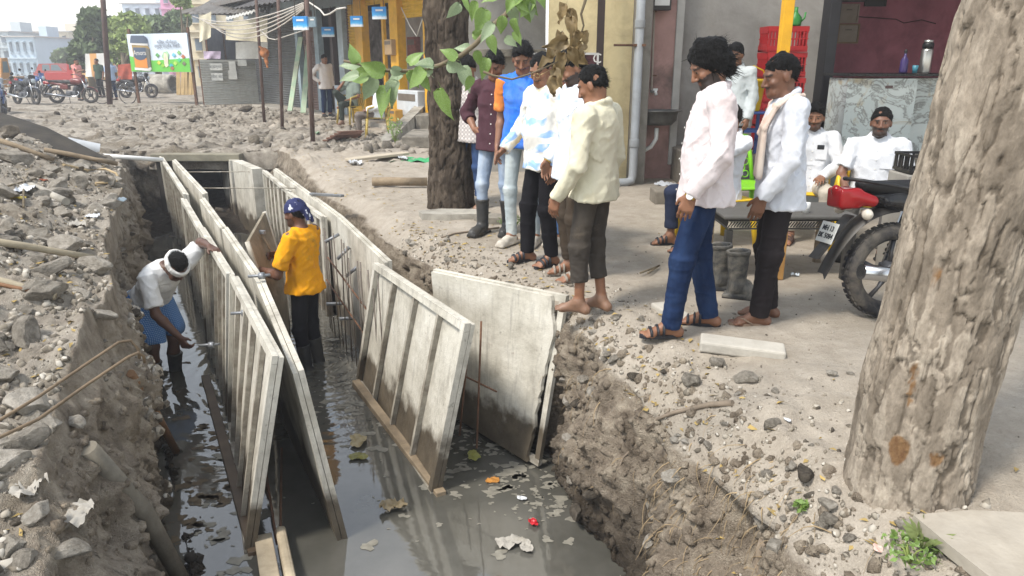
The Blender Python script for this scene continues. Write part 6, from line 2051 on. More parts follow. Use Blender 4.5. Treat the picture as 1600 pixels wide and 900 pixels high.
person(tuple(FQ(512, 183, .9).xy) + (.12,), (.7, -.7), 'man in white shirt with cap and hand on hip before the shops', H=1.62, yaw=10, pitch=15, vox=.02, hair='short', shirt=cloth('cream_white_shirt', '#d6cfca', var=.06), trousers=JEANS_D, feet='shoe', feet_mat=M_SOLE, seed=21, placket=False,
       pose=dict(el_r=(.38, -.12, 1.14), wr_r=(.2, .0, .98)))
ca_, cb_2 = FQ(550, 195, 1.35), FQ(590, 205, 1.9)
plastic_chair((ca_.x, ca_.y, .12), face(-.6, -.7), M_BCH, 'ochre plastic chair under the crouching man')
person((ca_.x, ca_.y, .12), (-.6, -.7), 'dark-clothed man sitting with one foot up on an ochre chair', H=1.62, base=SIT, vox=.02, hair='short', shirt=cloth('grey_green_vest', '#7f8a7f'), sleeve='half', trousers=cloth('dark_green_trousers', '#3a403a'), feet='bare', hem=-.1, seed=22, placket=False,
       pose=dict(kn_r=(.16, .32, .78), an_r=(.12, .18, .46), wr_r=(.08, .05, 1.08), el_r=(.24, .22, .80)))
plastic_chair((cb_2.x, cb_2.y, .02), face(-.95, -.2), M_BCH, 'ochre plastic chair half hidden by the leaves')
person((cb_2.x, cb_2.y, .02), (-.95, -.2), 'seated man in white shirt and grey trousers behind the leaves', H=1.62, base=SIT, vox=.02, hair='short', shirt=cloth('plain_white_shirt', '#d9dbdc'), trousers=cloth('stone_trousers', '#6f665f'), feet='shoe', feet_mat=M_SOLE, hem=-.1, seed=23, placket=False)
fy = fa.y + 1.3
person((D(349, 100, fy).x, fy, 0), (.8, .5), 'man in pale shirt leaning behind the corrugated fence', H=1.62, vox=.025, hair='full', shirt=cloth('pale_white_blue', '#cfd6de'), trousers=BLACKT, feet='shoe', seed=24, placket=False)
person((D(375, 100, fy).x, fy + .1, 0), (-.5, -.6), 'man in grey-pink shirt behind the fence under the cream cloth', H=1.66, vox=.025, hair='full', shirt=cloth('grey_pink_shirt', '#b3a39b'), trousers=BLACKT, feet='shoe', seed=25, placket=False)
sp_ = empty('stone_steps', G(640, 235))
tag(sp_, 'low concrete steps with a sloping side wall left of the dark trunk', 'steps')
so2 = Vector(sp_.location)
for k, (x0, x1, y0, y1, z) in enumerate([(628, 700, 232, 214, .22), (650, 705, 210, 200, .42)]):
 a, b = G(x0, y0), G(x1, y0)
 m = MB(); m.box(((a.x + b.x) / 2 - so2.x, a.y + .8 - so2.y, z / 2), (b.x - a.x, 1.6, z), bev=.02); m.build('step', M_CONC_D, sp_)
a, b = G(600, 226), G(665, 200)
m = MB(); d_ = (b - a); d_.z = 0
nn = Vector((d_.y, -d_.x, 0)).normalized() * .12
vs = [a - so2 + n_ + Vector((0, 0, z)) for n_ in (nn, -nn) for z in (0,)] + [b - so2 + n_ for n_ in (nn, -nn)] + [a - so2 + n_ + Vector((0, 0, .08)) for n_ in (nn, -nn)] + [b - so2 + n_ + Vector((0, 0, .65)) for n_ in (nn, -nn)]
m.add(vs, [(0, 1, 3, 2), (4, 6, 7, 5), (0, 2, 6, 4), (1, 5, 7, 3), (0, 4, 5, 1), (2, 3, 7, 6)]); m.build('side_wall', M_CONC, sp_)
# ============================================================ motorcycles
def arc(R_, a0, a1, n, c=(0, 0), y=0.0):
 return [(c[0] + R_ * math.cos(a), y, c[1] + R_ * math.sin(a)) for a in np.linspace(a0, a1, n)]
def torus(R_, r, n=36, k=10, c=(0, 0, 0), sq=1.0):
 vs = [(c[0] + (R_ + r * math.cos(b)) * math.cos(a), c[1] + r * sq * math.sin(b), c[2] + (R_ + r * math.cos(b)) * math.sin(a)) for a in [2 * math.pi * i / n for i in range(n)] for b in [2 * math.pi * j / k for j in range(k)]]
 fs = [(i * k + j, i * k + (j + 1) % k, ((i + 1) % n) * k + (j + 1) % k, ((i + 1) % n) * k + j) for i in range(n) for j in range(k)]
 return vs, fs
M_TYRE = mat('tyre_rubber', '#26262a', .8, .2, 20, .3, 60, dirt='#7c7468', dirt_amt=.55, dscale=8)
M_CHROME = mat('chrome', '#b5b7ba', .2, .05, metal=.95)
M_ALLOY = mat('dark_alloy', '#3f4044', .45, .2, 10, metal=.5, dirt='#85796a', dirt_amt=.4)
M_ENG = mat('engine_grey', '#55565a', .5, .2, 12, .2, 60, metal=.5)
M_BKPL = mat('black_plastic', '#1d1e22', .45, .15, 10, dirt='#6f675c', dirt_amt=.3)
M_SEAT = mat('seat_vinyl', '#1b1b1d', .55, .15)
M_LIGHT = mat('red_lens', '#8f1418', .15, .1)
M_AMBER = mat('amber_lens', '#c9c2b5', .2, .1)
M_GLASS = mat('lamp_glass', '#b9c4cc', .1, .05)
def motorcycle(loc, rz, body, label, group=None, plate=None, lean=0.0, stripe=None, detail=True):
 o = empty('motorcycle', loc, rz)
 o.rotation_euler = (lean, 0, rz)
 wr_ = .30
 vx = .012
 def wheel(x, nm):
  b = MB(); v, f = torus(.25, .052, 40, 12, (x, 0, wr_), 1.05); b.add(v, f, True)
  for k in range(44):
   a = 2 * math.pi * k / 44
   for s in (-1, 1):
    c = Vector((x + .299 * math.cos(a), s * .022, wr_ + .299 * math.sin(a)))
    b.box(c, (.008, .024, .026), rot=Matrix.Rotation(-a, 3, 'Y'))
  t = b.build('tyre', M_TYRE, o)
  b = MB(); v, f = torus(.208, .012, 36, 8, (x, 0, wr_), 2.2); b.add(v, f, True); b.build('rim', M_ALLOY, t)
  for k in range(5):
   a = 2 * math.pi * k / 5 + .3
   b = MB(); b.tube([(x + .04 * math.cos(a), 0, wr_ + .04 * math.sin(a)), (x + .12 * math.cos(a + .06), 0, wr_ + .12 * math.sin(a + .06)), (x + .20 * math.cos(a), 0, wr_ + .20 * math.sin(a))], [.026, .014, .018], 8, flat=.8); b.build('spoke', M_ALLOY, t)
  b = MB(); b.lathe([(.0, -.055), (.06, -.055), (.065, -.04), (.065, .03), (.045, .05), (.0, .05)], 20, frame((x, 0, wr_), (1, 0, 0), (0, 1, 0)), caps=False); b.build('hub', M_ENG, t)
  return t
 wheel(0, 'rear'); wheel(1.27, 'front')
 for s in (-1, 1):
  b = MB(); b.box((.24, s * .085, .315), (.52, .028, .05), bev=.008); b.build('swing_arm', M_ENG, o)
  b = MB(); b.tube([(.03, s * .115, .33), (.14, s * .12, .68)], .014, 8); so = b.build('shock_absorber', M_CHROME, o)
  b = MB(); b.tube([(.04 + .08 * t / 60 + 0, s * .115 + .026 * math.cos(t * .75), .38 + .22 * t / 60 + .026 * math.sin(t * .75) * .3) for t in range(61)], .006, 5); b.build('spring', M_BKPL, so)
 b = MB(); n = 14
 vs = []
 for k in range(n + 1):
  t = k / n
  x, z = (-.02 - .44 * t ** .9, .72 - .05 * t - .36 * t ** 2.4)
  w = .075 - .02 * t
  for y in (-w, -w * .6, w * .6, w):
   vs.append((x, y, z - (.035 if abs(y) == w else 0)))
 vs2 = [(x - .004, y * .96, z - .006) for x, y, z in vs]
 fs = []
 for k in range(n):
  for j in range(3):
   q = k * 4 + j
   fs += [(q, q + 4, q + 5, q + 1), (len(vs) + q, len(vs) + q + 1, len(vs) + q + 5, len(vs) + q + 4)]
 b.add(vs + vs2, fs, True); b.build('rear_mudguard', M_BKPL, o)
 b = MB(); b.add([(-.30, -.05, .66), (-.30, .05, .66), (-.50, .045, .40), (-.50, -.045, .40), (-.32, -.05, .65), (-.32, .05, .65), (-.525, .045, .40), (-.525, -.045, .40)], [(0, 1, 2, 3), (4, 7, 6, 5), (0, 4, 5, 1), (1, 5, 6, 2), (2, 6, 7, 3), (3, 7, 4, 0)]); b.build('splash_guard', M_BKPL, o)
 pm = frame((-.44, 0, .555), (0, -1, 0), Vector((-.94, 0, .34)))
 b = MB(); b.box((0, 0, 0), (.18, .13, .006), bev=.002); po = b.build('number_plate', mat('plate_white', '#cfd0cc', .5, .08), o); po.matrix_local = pm
 if plate:
  for i, tx in enumerate(plate):
   text_part('plate_number', tx, .045, mat('plate_ink', '#22242a', .6), po, Matrix.Translation((0, .026 - .048 * i, .0045)), .0008, bold=.001)
 prs = [Cone((.35, 0, .74), (-.05, 0, .77), .10, .085, k=.05), Cone((-.05, 0, .77), (-.36, 0, .815), .085, .045, k=.05), Cone((.30, .07, .68), (-.10, .07, .74), .05, .03, k=.03), Cone((.30, -.07, .68), (-.10, -.07, .74), .05, .03, k=.03)]
 solid_obj('tail_cowl', prs, vx, body, o, cuts=[((0, 0, .80), (-.08, 0, 1))])
 prs = [Cone((-.31, .05, .775), (-.22, .085, .75), .05, .035, k=.01), Cone((-.31, -.05, .775), (-.22, -.085, .75), .05, .035, k=.01), RBox((-.35, 0, .765), (.07, .085, .06), .02, k=.02), Cone((-.41, 0, .82), (-.36, 0, .72), .025, .03, k=.02)]
 solid_obj('tail_light', prs, .009, M_LIGHT, o)
 for s in (-1, 1):
  b = MB(); b.tube([(-.26, s * .06, .69), (-.28, s * .13, .68)], .010, 6); b.lathe([(.0, 0), (.028, .005), (.034, .03), (.02, .055), (0, .06)], 12, frame((-.285, s * .125, .68), (1, 0, 0), (0, s, 0)), caps=False); b.build('indicator', M_AMBER, o)
  b = MB(); b.tube([(.10, s * .12, .80), (-.12, s * .13, .845), (-.30, s * .10, .875), (-.36, 0, .88)], .011, 7); b.build('grab_rail', M_BKPL, o)
 prs = [Cone((.58, 0, .775), (.30, 0, .775), .10, .115, k=.04), Cone((.30, 0, .78), (.02, 0, .815), .115, .095, k=.04), Cone((.02, 0, .815), (-.22, 0, .845), .085, .06, k=.04)]
 solid_obj('seat', prs, vx, M_SEAT, o, cuts=[((0, 0, .765), (-.06, 0, -1)), ((0, 0, .86), (.0, 0, 1))])
 prs = [Ell((.80, 0, .83), (.26, .135, .125), k=.05), Cone((.58, 0, .78), (.75, 0, .80), .07, .11, k=.06), Ell((.94, .09, .80), (.12, .06, .09), k=.04), Ell((.94, -.09, .80), (.12, .06, .09), k=.04)]
 solid_obj('fuel_tank', prs, vx, body, o)
 if stripe:
  for s in (-1, 1):
   b = MB(); b.box((.80, s * .132, .84), (.26, .008, .045), bev=.003); b.build('tank_stripe', stripe, o)
 prs = [RBox((.36, .10, .60), (.15, .018, .085), .015, k=.01), RBox((.36, -.10, .60), (.15, .018, .085), .015, k=.01)]
 solid_obj('side_panel', prs[:1], vx, body, o); solid_obj('side_panel', prs[1:], vx, body, o)
 b = MB()
 b.tube([(1.0, 0, .86), (.75, 0, .68), (.35, 0, .66), (.0, 0, .70)], .022, 8); b.tube([(.99, 0, .82), (.88, 0, .48), (.80, 0, .27), (.42, 0, .26), (.40, 0, .62)], .018, 8); b.build('frame', M_BKPL, o)
 prs = [RBox((.60, 0, .36), (.19, .12, .10), .04, k=.03), Cone((.70, 0, .42), (.76, 0, .60), .085, .075, k=.02), RBox((.53, .14, .34), (.10, .04, .08), .035, k=.02), RBox((.53, -.14, .34), (.10, .04, .08), .035, k=.02)]
 en = solid_obj('engine', prs, vx, M_ENG, o)
 for k in range(6):
  b = MB(); b.box((.725 + k * .009, 0, .46 + k * .026), (.19, .19, .007), rot=Matrix.Rotation(.3, 3, 'Y')); b.build('cooling_fin', M_ENG, en)
 b = MB(); b.tube([(.82, -.06, .50), (.90, -.09, .35), (.80, -.13, .25), (.5, -.14, .24), (.30, -.15, .26), (.28, -.15, .26), (-.30, -.17, .34)], [.02, .02, .02, .02, .024, .045, .048], 12); b.build('exhaust', M_CHROME, o)
 for s in (-1, 1):
  b = MB(); b.tube([(1.02, s * .085, .92), (1.27, s * .085, .30)], [.021, .026], 10); b.build('fork', M_CHROME, o)
  b = MB(); b.tube([(.98, 0, .97), (.97, s * .10, 1.02), (.92, s * .28, 1.06), (.80, s * .36, 1.03)], .012, 8); hb = b.build('handlebar', M_CHROME, o)
  b = MB(); b.tube([(.86, s * .325, 1.043), (.79, s * .368, 1.027)], .018, 8); b.build('grip', M_SEAT, hb)
  b = MB(); b.tube([(.93, s * .26, 1.06), (.95, s * .33, 1.20)], .006, 6); b.lathe([(.0, -.01), (.045, -.008), (.05, .01), (0, .012)], 14, frame((.95, s * .35, 1.23), (0, 1, 0), (-1, 0, 0)), caps=False); b.build('mirror', M_BKPL, o)
  b = MB(); b.tube([(.40, s * .12, .34), (.40, s * .24, .33)], .014, 7); b.build('foot_peg', M_BKPL, o)
 prs = [Ell((1.10, 0, .86), (.09, .10, .105), k=.03), RBox((1.06, 0, 1.0), (.05, .12, .08), .04, k=.04)]
 solid_obj('headlamp_cowl', prs, vx, body, o)
 b = MB(); b.lathe([(.085, 0), (.07, .02), (0, .03)], 16, frame((1.168, 0, .86), (0, 1, 0), (1, 0, -.1)), caps=False); b.build('headlamp', M_GLASS, o)
 vs = []
 for k in range(15):
  a = R(20) + R(150) * k / 14
  for y in (-.07, -.045, .045, .07):
   rr = .325 if abs(y) < .06 else .305
   vs.append((1.27 + rr * math.cos(a), y, wr_ + rr * math.sin(a)))
 n2 = len(vs)
 vs += [(1.27 + (x - 1.27) * .985, y * .97, wr_ + (z - wr_) * .985) for x, y, z in vs]
 fs = []
 for k in range(14):
  for j in range(3):
   q = k * 4 + j
   fs += [(q, q + 1, q + 5, q + 4), (n2 + q, n2 + q + 4, n2 + q + 5, n2 + q + 1)]
 b = MB(); b.add(vs, fs, True); b.build('front_mudguard', body, o)
 b = MB(); b.tube([(.42, .10, .27), (.36, .26, .01)], .011, 7); b.build('side_stand', M_BKPL, o)
 tag(o, label, 'motorcycle', group)
 return o
M_BLK = mat('gloss_black_paint', '#15161b', .18, .1, 4, dirt='#5b564e', dirt_amt=.25, dscale=5)
bk0 = motorcycle((2.37, 4.42, 0.0), R(7), M_BLK, 'black motorcycle with red tail light parked behind the near trunk', plate=['MH 13', 'BK 5084'], lean=R(-4))
basket = empty('black_basket', (3.0, 5.35, .80))
b = MB()
for k in range(9):
 for s in (-1, 1):
  b.box((-.17 + k * .0425, s * .12, .06), (.012, .012, .12));
 if k < 6: b.box((-.17, -.10 + k * .04, .06), (.012, .012, .12)); b.box((.17, -.10 + k * .04, .06), (.012, .012, .12))
for z in (.006, .115):
 b.box((0, -.12, z), (.36, .018, .018)); b.box((0, .12, z), (.36, .018, .018)); b.box((-.175, 0, z), (.018, .24, .018)); b.box((.175, 0, z), (.018, .24, .018))
b.build('basket_grille', M_BKPL, basket)
b = MB(); b.box((0, 0, -.01), (.34, .23, .012)); b.build('basket_floor', M_BKPL, basket)
b = MB(); b.box((0, 0, -.40), (.40, .28, .768), bev=.01); b.build('stand', mat('pale_stand', '#9a958c', .7, .15), basket)
tag(basket, 'black plastic basket standing behind the motorcycle seat', 'basket')
def far_bike(px, py, rz, label, body, first=[None]):
 g = G(px, py)
 c = copy_tree(bk0)
 c.location = (g.x, g.y, float(land_z(g.x, g.y)[0]) + .01)
 c.rotation_euler = (R(-7), 0, rz)
 for ch in c.children:
  if any(ch.name.startswith(n) for n in ('fuel_tank', 'side_panel', 'tail_cowl', 'headlamp_cowl', 'front_mudguard')):
   ch.material_slots[0].link = 'OBJECT'
   ch.material_slots[0].material = body
 tag(c, label, 'motorcycle', 'motorcycles parked along the far road')
 return c
M_BLK2 = mat('far_black_paint', '#1c1d22', .3, .1)
M_SILV = mat('silver_paint', '#9aa0a6', .3, .1, metal=.3)
M_BLU2 = mat('blue_paint', '#35568f', .3, .1)
M_MAR = mat('maroon_paint', '#6a2f2a', .3, .1)
far_bike(90, 162, R(4), 'maroon and black motorcycle side-on behind the man in pink', M_MAR)
far_bike(197, 153, R(-8), 'black motorcycle side-on under the billboard', M_BLK2)
far_bike(190, 144, R(10), 'silver motorcycle partly hidden behind the one under the billboard', M_SILV)
far_bike(3, 190, R(-62), 'nearest far motorcycle with front wheel behind the dark board', M_BLU2)
far_bike(-6, 178, R(-50), 'silver motorcycle at the left edge beside the nearest far one', M_SILV)
far_bike(28, 163, R(-30), 'black motorcycle standing behind the two at the left edge', M_BLK2)
far_bike(38, 152, R(-15), 'blue motorcycle in front of the red car', M_BLU2)
bi = empty('bicycle', G(160, 163))
b = MB(); v, f = torus(.32, .018, 30, 6, (0, 0, .34)); b.add(v, f, True); b.build('wheel', M_TYRE, bi)
b = MB(); v, f = torus(.32, .018, 30, 6, (1.02, 0, .34)); b.add(v, f, True); b.build('wheel', M_TYRE, bi)
b = MB(); b.tube([(0, 0, .34), (.4, 0, .32), (.25, 0, .85)], .016, 6); b.tube([(.3, 0, .72), (.85, 0, .78), (1.02, 0, .34)], .016, 6); b.tube([(.4, 0, .32), (.86, 0, .72)], .016, 6); b.tube([(.85, 0, .78), (.82, 0, 1.0)], .014, 6); b.build('frame', M_BKPL, bi)
b = MB(); b.tube([(.76, -.26, 1.0), (.84, 0, 1.02), (.76, .26, 1.0)], .013, 6); b.build('handlebar', M_CHROME, bi)
b = MB(); b.box((.22, 0, .88), (.24, .13, .05), bev=.02); b.build('saddle', M_SEAT, bi)
tag(bi, 'dark bicycle leaning near the thin far pole', 'bicycle')
# ============================================================ trees
def worley_f2(x, y, seed):
 ix, iy = np.floor(x).astype(np.int32), np.floor(y).astype(np.int32)
 f1 = np.full(len(x), 9.0, np.float32); f2 = f1.copy(); val = np.zeros(len(x), np.float32)
 for dx in (-1, 0, 1):
  for dy in (-1, 0, 1):
   cx, cy = ix + dx, iy + dy
   h = _hash(cx, cy, np.uint32(3), seed)
   d = np.sqrt((cx + h - x) ** 2 + (cy + _hash(cx, cy, np.uint32(3), seed + 1) - y) ** 2)
   m = d < f1
   f2 = np.where(m, f1, np.minimum(f2, d))
   val = np.where(m, _hash(cx, cy, np.uint32(9), seed), val)
   f1 = np.where(m, d, f1)
 return f1, f2, val
def trunk_mesh(axis, radii, nth, nz, plate, depth, seed, patches=(), flare=0.0):
 """axis: list of points bottom to top; radii alike; plate (w,h) size of bark plates"""
 ax = np.array(axis, np.float32)
 seg = np.concatenate([[0], np.cumsum(np.linalg.norm(np.diff(ax, axis=0), axis=1))])
 L = seg[-1]
 ts = np.linspace(0, 1, nz) ** 1.25 * L
 C = np.stack([np.interp(ts, seg, ax[:, i]) for i in range(3)], 1)
 Rr = np.interp(ts, seg, radii)
 th = np.linspace(0, 2 * math.pi, nth, endpoint=False)
 TH, TS = np.meshgrid(th, ts)
 RR = np.repeat(Rr[:, None], nth, 1)
 rm = float(np.mean(radii))
 ux, uy = TH * rm, TS
 w = fbm(np.stack([np.cos(TH) * rm * 3, np.sin(TH) * rm * 3, TS * 2.2], -1).reshape(-1, 3), 4, seed).reshape(TH.shape)
 w2 = fbm(np.stack([np.cos(TH) * rm * 14, np.sin(TH) * rm * 14, TS * 9], -1).reshape(-1, 3), 4, seed + 2).reshape(TH.shape)
 xx = (ux / plate[0] + .9 * w).ravel(); yy = (uy / plate[1] + .8 * w2).ravel()
 f1, f2, val = worley_f2(xx, yy, seed)
 crack = np.clip((f2 - f1) / .10, 0, 1).reshape(TH.shape)
 g1, g2, v2 = worley_f2(xx * 2.1 + 5 + w.ravel(), yy * 2.4, seed + 7)
 crack2 = np.clip((g2 - g1) / .14, 0, 1).reshape(TH.shape)
 val = val.reshape(TH.shape)
 q_ = np.stack([np.cos(TH) * rm * 24 + 1.5 * w, np.sin(TH) * rm * 24 + 1.5 * w, TS * 5.5 + w2], -1).reshape(-1, 3)
 fis = np.clip((fbm(q_, 3, seed + 4, ridged=True).reshape(TH.shape) - .42) / .30, 0, 1)
 crack = np.minimum(1 - fis, .55 + .45 * crack)
 h = depth * (val - .5) * .35 - depth * 1.1 * fis - depth * .30 * (1 - crack2) + .03 * w + depth * .9 * w2
 RR = RR + h + flare * np.exp(-TS / .16) * (1 + .35 * np.sin(TH * 5 + 1.3) + .25 * np.sin(TH * 3))
 X = C[:, 0][:, None] + RR * np.cos(TH); Y = C[:, 1][:, None] + RR * np.sin(TH); Z = np.repeat(C[:, 2][:, None], nth, 1)
 i = np.arange(nz * nth).reshape(nz, nth)
 f = np.stack([i[:-1], np.roll(i, -1, 1)[:-1], np.roll(i, -1, 1)[1:], i[1:]], -1).reshape(-1, 4)
 me = mesh_np('trunk', np.stack([X, Y, Z], -1).reshape(-1, 3), f)
 col = np.zeros((nz * nth, 3), np.float32)
 col[:, 0] = val.ravel()
 col[:, 1] = (np.minimum(crack, crack2 * .6 + .4)).ravel()
 pt = np.zeros(nz * nth, np.float32)
 P3 = np.stack([X, Y, Z], -1).reshape(-1, 3)
 for c, rx, rz_ in patches:
  dd = np.sqrt((((P3[:, :2] - np.array(c[:2])) ** 2).sum(1)) / rx ** 2 + (P3[:, 2] - c[2]) ** 2 / rz_ ** 2) + 1.1 * w2.ravel() + .6 * w.ravel()
  pt = np.maximum(pt, np.clip((1.0 - dd) * 5, 0, 1))
 col[:, 2] = pt
 set_color(me, col, 'Bark')
 return me
def bark_mat(name, lo, mid, hi, crackc, patch):
 t = NT(name)
 at = t.n('ShaderNodeAttribute', attribute_name='Bark')
 sp = t.n('ShaderNodeSeparateColor'); t.l(at.outputs['Color'], sp.inputs[0])
 vec = t.coords('Object')
 n = t.noise(t.coords('Object', (1, 1, .5)), 9, 6, .65)
 n2 = t.noise(t.coords('Object', (1, 1, .35)), 40, 5, .7)
 c = t.ramp(t.math('ADD', t.math('MULTIPLY', n, .75), t.math('MULTIPLY', sp.outputs[0], .3)), [(0.3, rgb(lo)), (0.52, rgb(mid)), (0.75, rgb(hi))])
 c = t.mix(t.ramp(n2, [(0.35, (.55,) * 3), (0.6, (0, 0, 0))]), c, rgb(lo))
 c = t.mix(t.ramp(sp.outputs[1], [(0.0, (.6,) * 3), (0.4, (0, 0, 0))]), c, rgb(crackc))
 c = t.mix(sp.outputs[2], c, t.ramp(n2, [(0.3, rgb('#5d4330')), (0.7, rgb(patch))]))
 t.col(c); t.set(Roughness=.95)
 t.b.inputs['Specular IOR Level'].default_value = .1
 t.bump(t.math('ADD', n2, t.math('MULTIPLY', n, .6)), .8, .012)
 return t.m
tx, ty = 1.565, 2.57
tz0 = gz(tx, ty)
near_tree = empty('roadside_tree', (tx, ty, tz0))
tag(near_tree, 'thick grey-barked tree leaning right in the foreground', 'tree')
pat = [((tx - .15, ty - .17, z), rx, h) for z, rx, h in ((.20, .035, .06), (.47, .022, .10), (.58, .018, .05), (.82, .04, .10))] + [((tx - .03, ty - .21, .20), .04, .06), ((tx + .17, ty - .14, 1.36), .07, .12)]
me = trunk_mesh([(tx, ty, tz0 - .15), (tx + .005, ty, .25), (tx + .05, ty, .9), (tx + .14, ty, 1.8), (tx + .22, ty + .1, 2.6), (tx + .25, ty + .25, 3.3)], [.222, .218, .218, .212, .20, .16], 300, 420, (.045, .16), .009, 11, pat, flare=.03)
tr = link('trunk', me, bark_mat('grey_bark', '#655c51', '#8f8476', '#aca192', '#40382f', '#84694b'), near_tree)
tr.location = -Vector(near_tree.location)
NTO = Vector(near_tree.location)
top_ = Vector((tx + .25, ty + .25, 3.3))
M_TWIG = mat('twig_bark', '#6e6350', .85, .25, 12)
for k, (e, r_) in enumerate([((tx - 1.1, ty + .6, 4.2), .09), ((tx + 1.2, ty + 1.0, 4.5), .10), ((tx + .3, ty + 1.6, 4.9), .09)]):
 b = MB(); b.tube([top_ - NTO - Vector((0, 0, .12)), top_.lerp(Vector(e), .5) + Vector((0, 0, .15)) - NTO, Vector(e) - NTO], [.13, r_, r_ * .4], 10); b.build('limb', M_TWIG, near_tree)
def leaf_mats():
 out = []
 for nm, c, sp in (('fresh_leaf', '#7f9c50', '#c8cdbf'), ('pale_leaf', '#94a682', '#d3d6cc'), ('dry_leaf', '#9a8560', '#b5a079')):
  t = NT(nm)
  vec = t.coords('Object')
  n = t.noise(vec, 20, 5, .6)
  cc = t.ramp(n, [(0.3, tuple(x * .7 for x in rgb(c))), (0.6, rgb(c)), (0.8, tuple(min(1, x * 1.25) for x in rgb(c)))])
  if nm != 'dry_leaf':
   cc = t.mix(t.ramp(t.noise(t.coords('Object', (1, 1, 1), (3, 3, 3)), 55, 4, .6), [(0.60, (0, 0, 0)), (0.66, (.75,) * 3)]), cc, rgb(sp))   # whitewash spatter
  t.col(cc); t.set(Roughness=.45)
  t.b.inputs['Transmission Weight'].default_value = 0.0
  tr_ = t.n('ShaderNodeBsdfTranslucent'); t.l(cc, tr_.inputs['Color'])
  mx = t.n('ShaderNodeMixShader'); mx.inputs[0].default_value = .28
  t.l(t.b.outputs[0], mx.inputs[1]); t.l(tr_.outputs[0], mx.inputs[2]); t.l(mx.outputs[0], t.out.inputs['Surface'])
  out.append(t.m)
 return out
M_LEAF, M_LEAF2, M_DRY = leaf_mats()
def leaf_mesh(seed, crumple=0.0):
 """heart-shaped blade with a drip tip, stalk at the origin, tip along +y, unit length"""
 rs = random.Random(seed)
 out = [(0, .0), (.16, -.06), (.34, .02), (.44, .20), (.42, .40), (.30, .60), (.14, .80), (.04, .93), (0, 1.0)]
 vs = []
 for i, (x, y) in enumerate(out):
  fold = .30
  wav = .05 * math.sin(y * 7 + seed)
  z = lambda xx: fold * abs(xx) + wav * abs(xx) * 3 - .28 * y * y + crumple * rs.uniform(-.25, .25)
  for q in (-1, -.5, 0, .5, 1):
   vs.append((x * q, y, z(x * q)))
 fs = []
 for i in range(len(out) - 1):
  for j in range(4):
   q = i * 5 + j
   fs.append((q, q + 1, q + 6, q + 5))
 n0 = len(vs)
 vs += [(0, 0, 0), (.012, -.12, .03), (0, -.30, .10), (-.012, -.12, .03)]
 fs += [(n0, n0 + 1, n0 + 2), (n0, n0 + 2, n0 + 3)]
 return mesh_np('leaf', vs, fs)
LEAVES = [leaf_mesh(k) for k in range(5)]
DRYL = [leaf_mesh(k + 20, .9) for k in range(4)]
def twig(pts, r, parent, org, Y):
 P_ = [D(x, y, Y) for x, y in pts]
 b = MB(); b.tube([p - org for p in P_], [r * (1 - .6 * i / (len(P_) - 1)) for i in range(len(P_))], 7)
 return b.build('branch', M_TWIG, parent), P_
LY = 2.55
br, BP = twig([(838, -60), (810, 0), (790, 24), (767, 42), (742, 70), (720, 87), (687, 102), (650, 111), (600, 110), (560, 100), (537, 95)], .011, near_tree, NTO, LY)
br2, BP2 = twig([(755, 112), (770, 118), (800, 124), (830, 115), (855, 104), (872, 96)], .0045, near_tree, NTO, LY)
br3, BP3 = twig([(928, -60), (915, 0), (908, 22), (912, 40), (905, 62)], .006, near_tree, NTO, LY + .05)
lim = MB(); lim.tube([top_ - NTO, (top_ + Vector((-.9, .1, .25))) - NTO, D(838, -60, LY) - NTO], [.06, .03, .012], 8); lim.build('limb', M_TWIG, near_tree)
lim = MB(); lim.tube([(top_ + Vector((-.9, .1, .25))) - NTO, D(928, -60, LY + .05) - NTO], [.02, .008], 8); lim.build('limb', M_TWIG, near_tree)
rl = random.Random(4)
def put_leaf(px, py, L, ang, m, parent, Y, meshes, tilt=None):
 """L px length, ang: direction of the tip seen on the picture, 0 right, 90 down"""
 p = D(px, py, Y + rl.uniform(-.12, .12))
 size = L / FPX * Y * 1.05
 a = R(ang)
 tip = Vector((math.cos(a), rl.uniform(-.35, .35), -math.sin(a))).normalized()
 up = Vector((rl.uniform(-1, 1), -1, rl.uniform(-.5, 1.2)))
 m4 = frame((0, 0, 0), tip.cross(up), up - tip * up.dot(tip))
 x = tip.cross(m4.to_3x3() @ Vector((0, 0, 1))).normalized()
 z = x.cross(tip).normalized()
 mm = Matrix((x, tip, z)).transposed().to_4x4()
 mm = mm @ Matrix.Diagonal((size * rl.uniform(.6, .8), size, size, 1))
 mm.translation = p - NTO
 o = link('leaf', rl.choice(meshes), m, parent)
 o.matrix_local = mm
BIG = [(690, 140, 52, 85), (760, 92, 36, 95), (722, 106, 44, 75), (700, 118, 36, 110), (585, 122, 48, 125), (600, 112, 42, 200), (556, 98, 30, 250), (620, 128, 46, 115), (637, 114, 34, 60), (560, 118, 34, 160), (548, 112, 26, 140), (575, 116, 40, 170), (652, 110, 30, 130), (668, 100, 30, 160), (676, 104, 34, 200), (640, 100, 30, 320), (712, 92, 30, 215), (724, 60, 34, 60), (740, 52, 36, 20), (735, 78, 30, 190), (745, 80, 26, 90), (765, 58, 30, 70), (770, 38, 34, 130), (784, 26, 30, 100), (776, 20, 36, 190), (757, 16, 38, 110), (745, 4, 34, 120), (716, 6, 30, 130), (722, 0, 26, 60), (798, 12, 28, 60), (806, 30, 30, 80), (812, 34, 26, 140), (790, 60, 24, 30), (804, 50, 24, 50), (830, 4, 28, 80), (820, -4, 30, 150), (782, -4, 34, 170), (612, 108, 26, 20), (590, 104, 26, 330), (628, 118, 38, 150), (664, 112, 40, 150), (655, 120, 30, 60), (700, 100, 32, 20), (735, 120, 26, 100), (672, 116, 36, 215), (645, 130, 40, 105), (607, 138, 52, 118), (563, 104, 36, 195)]
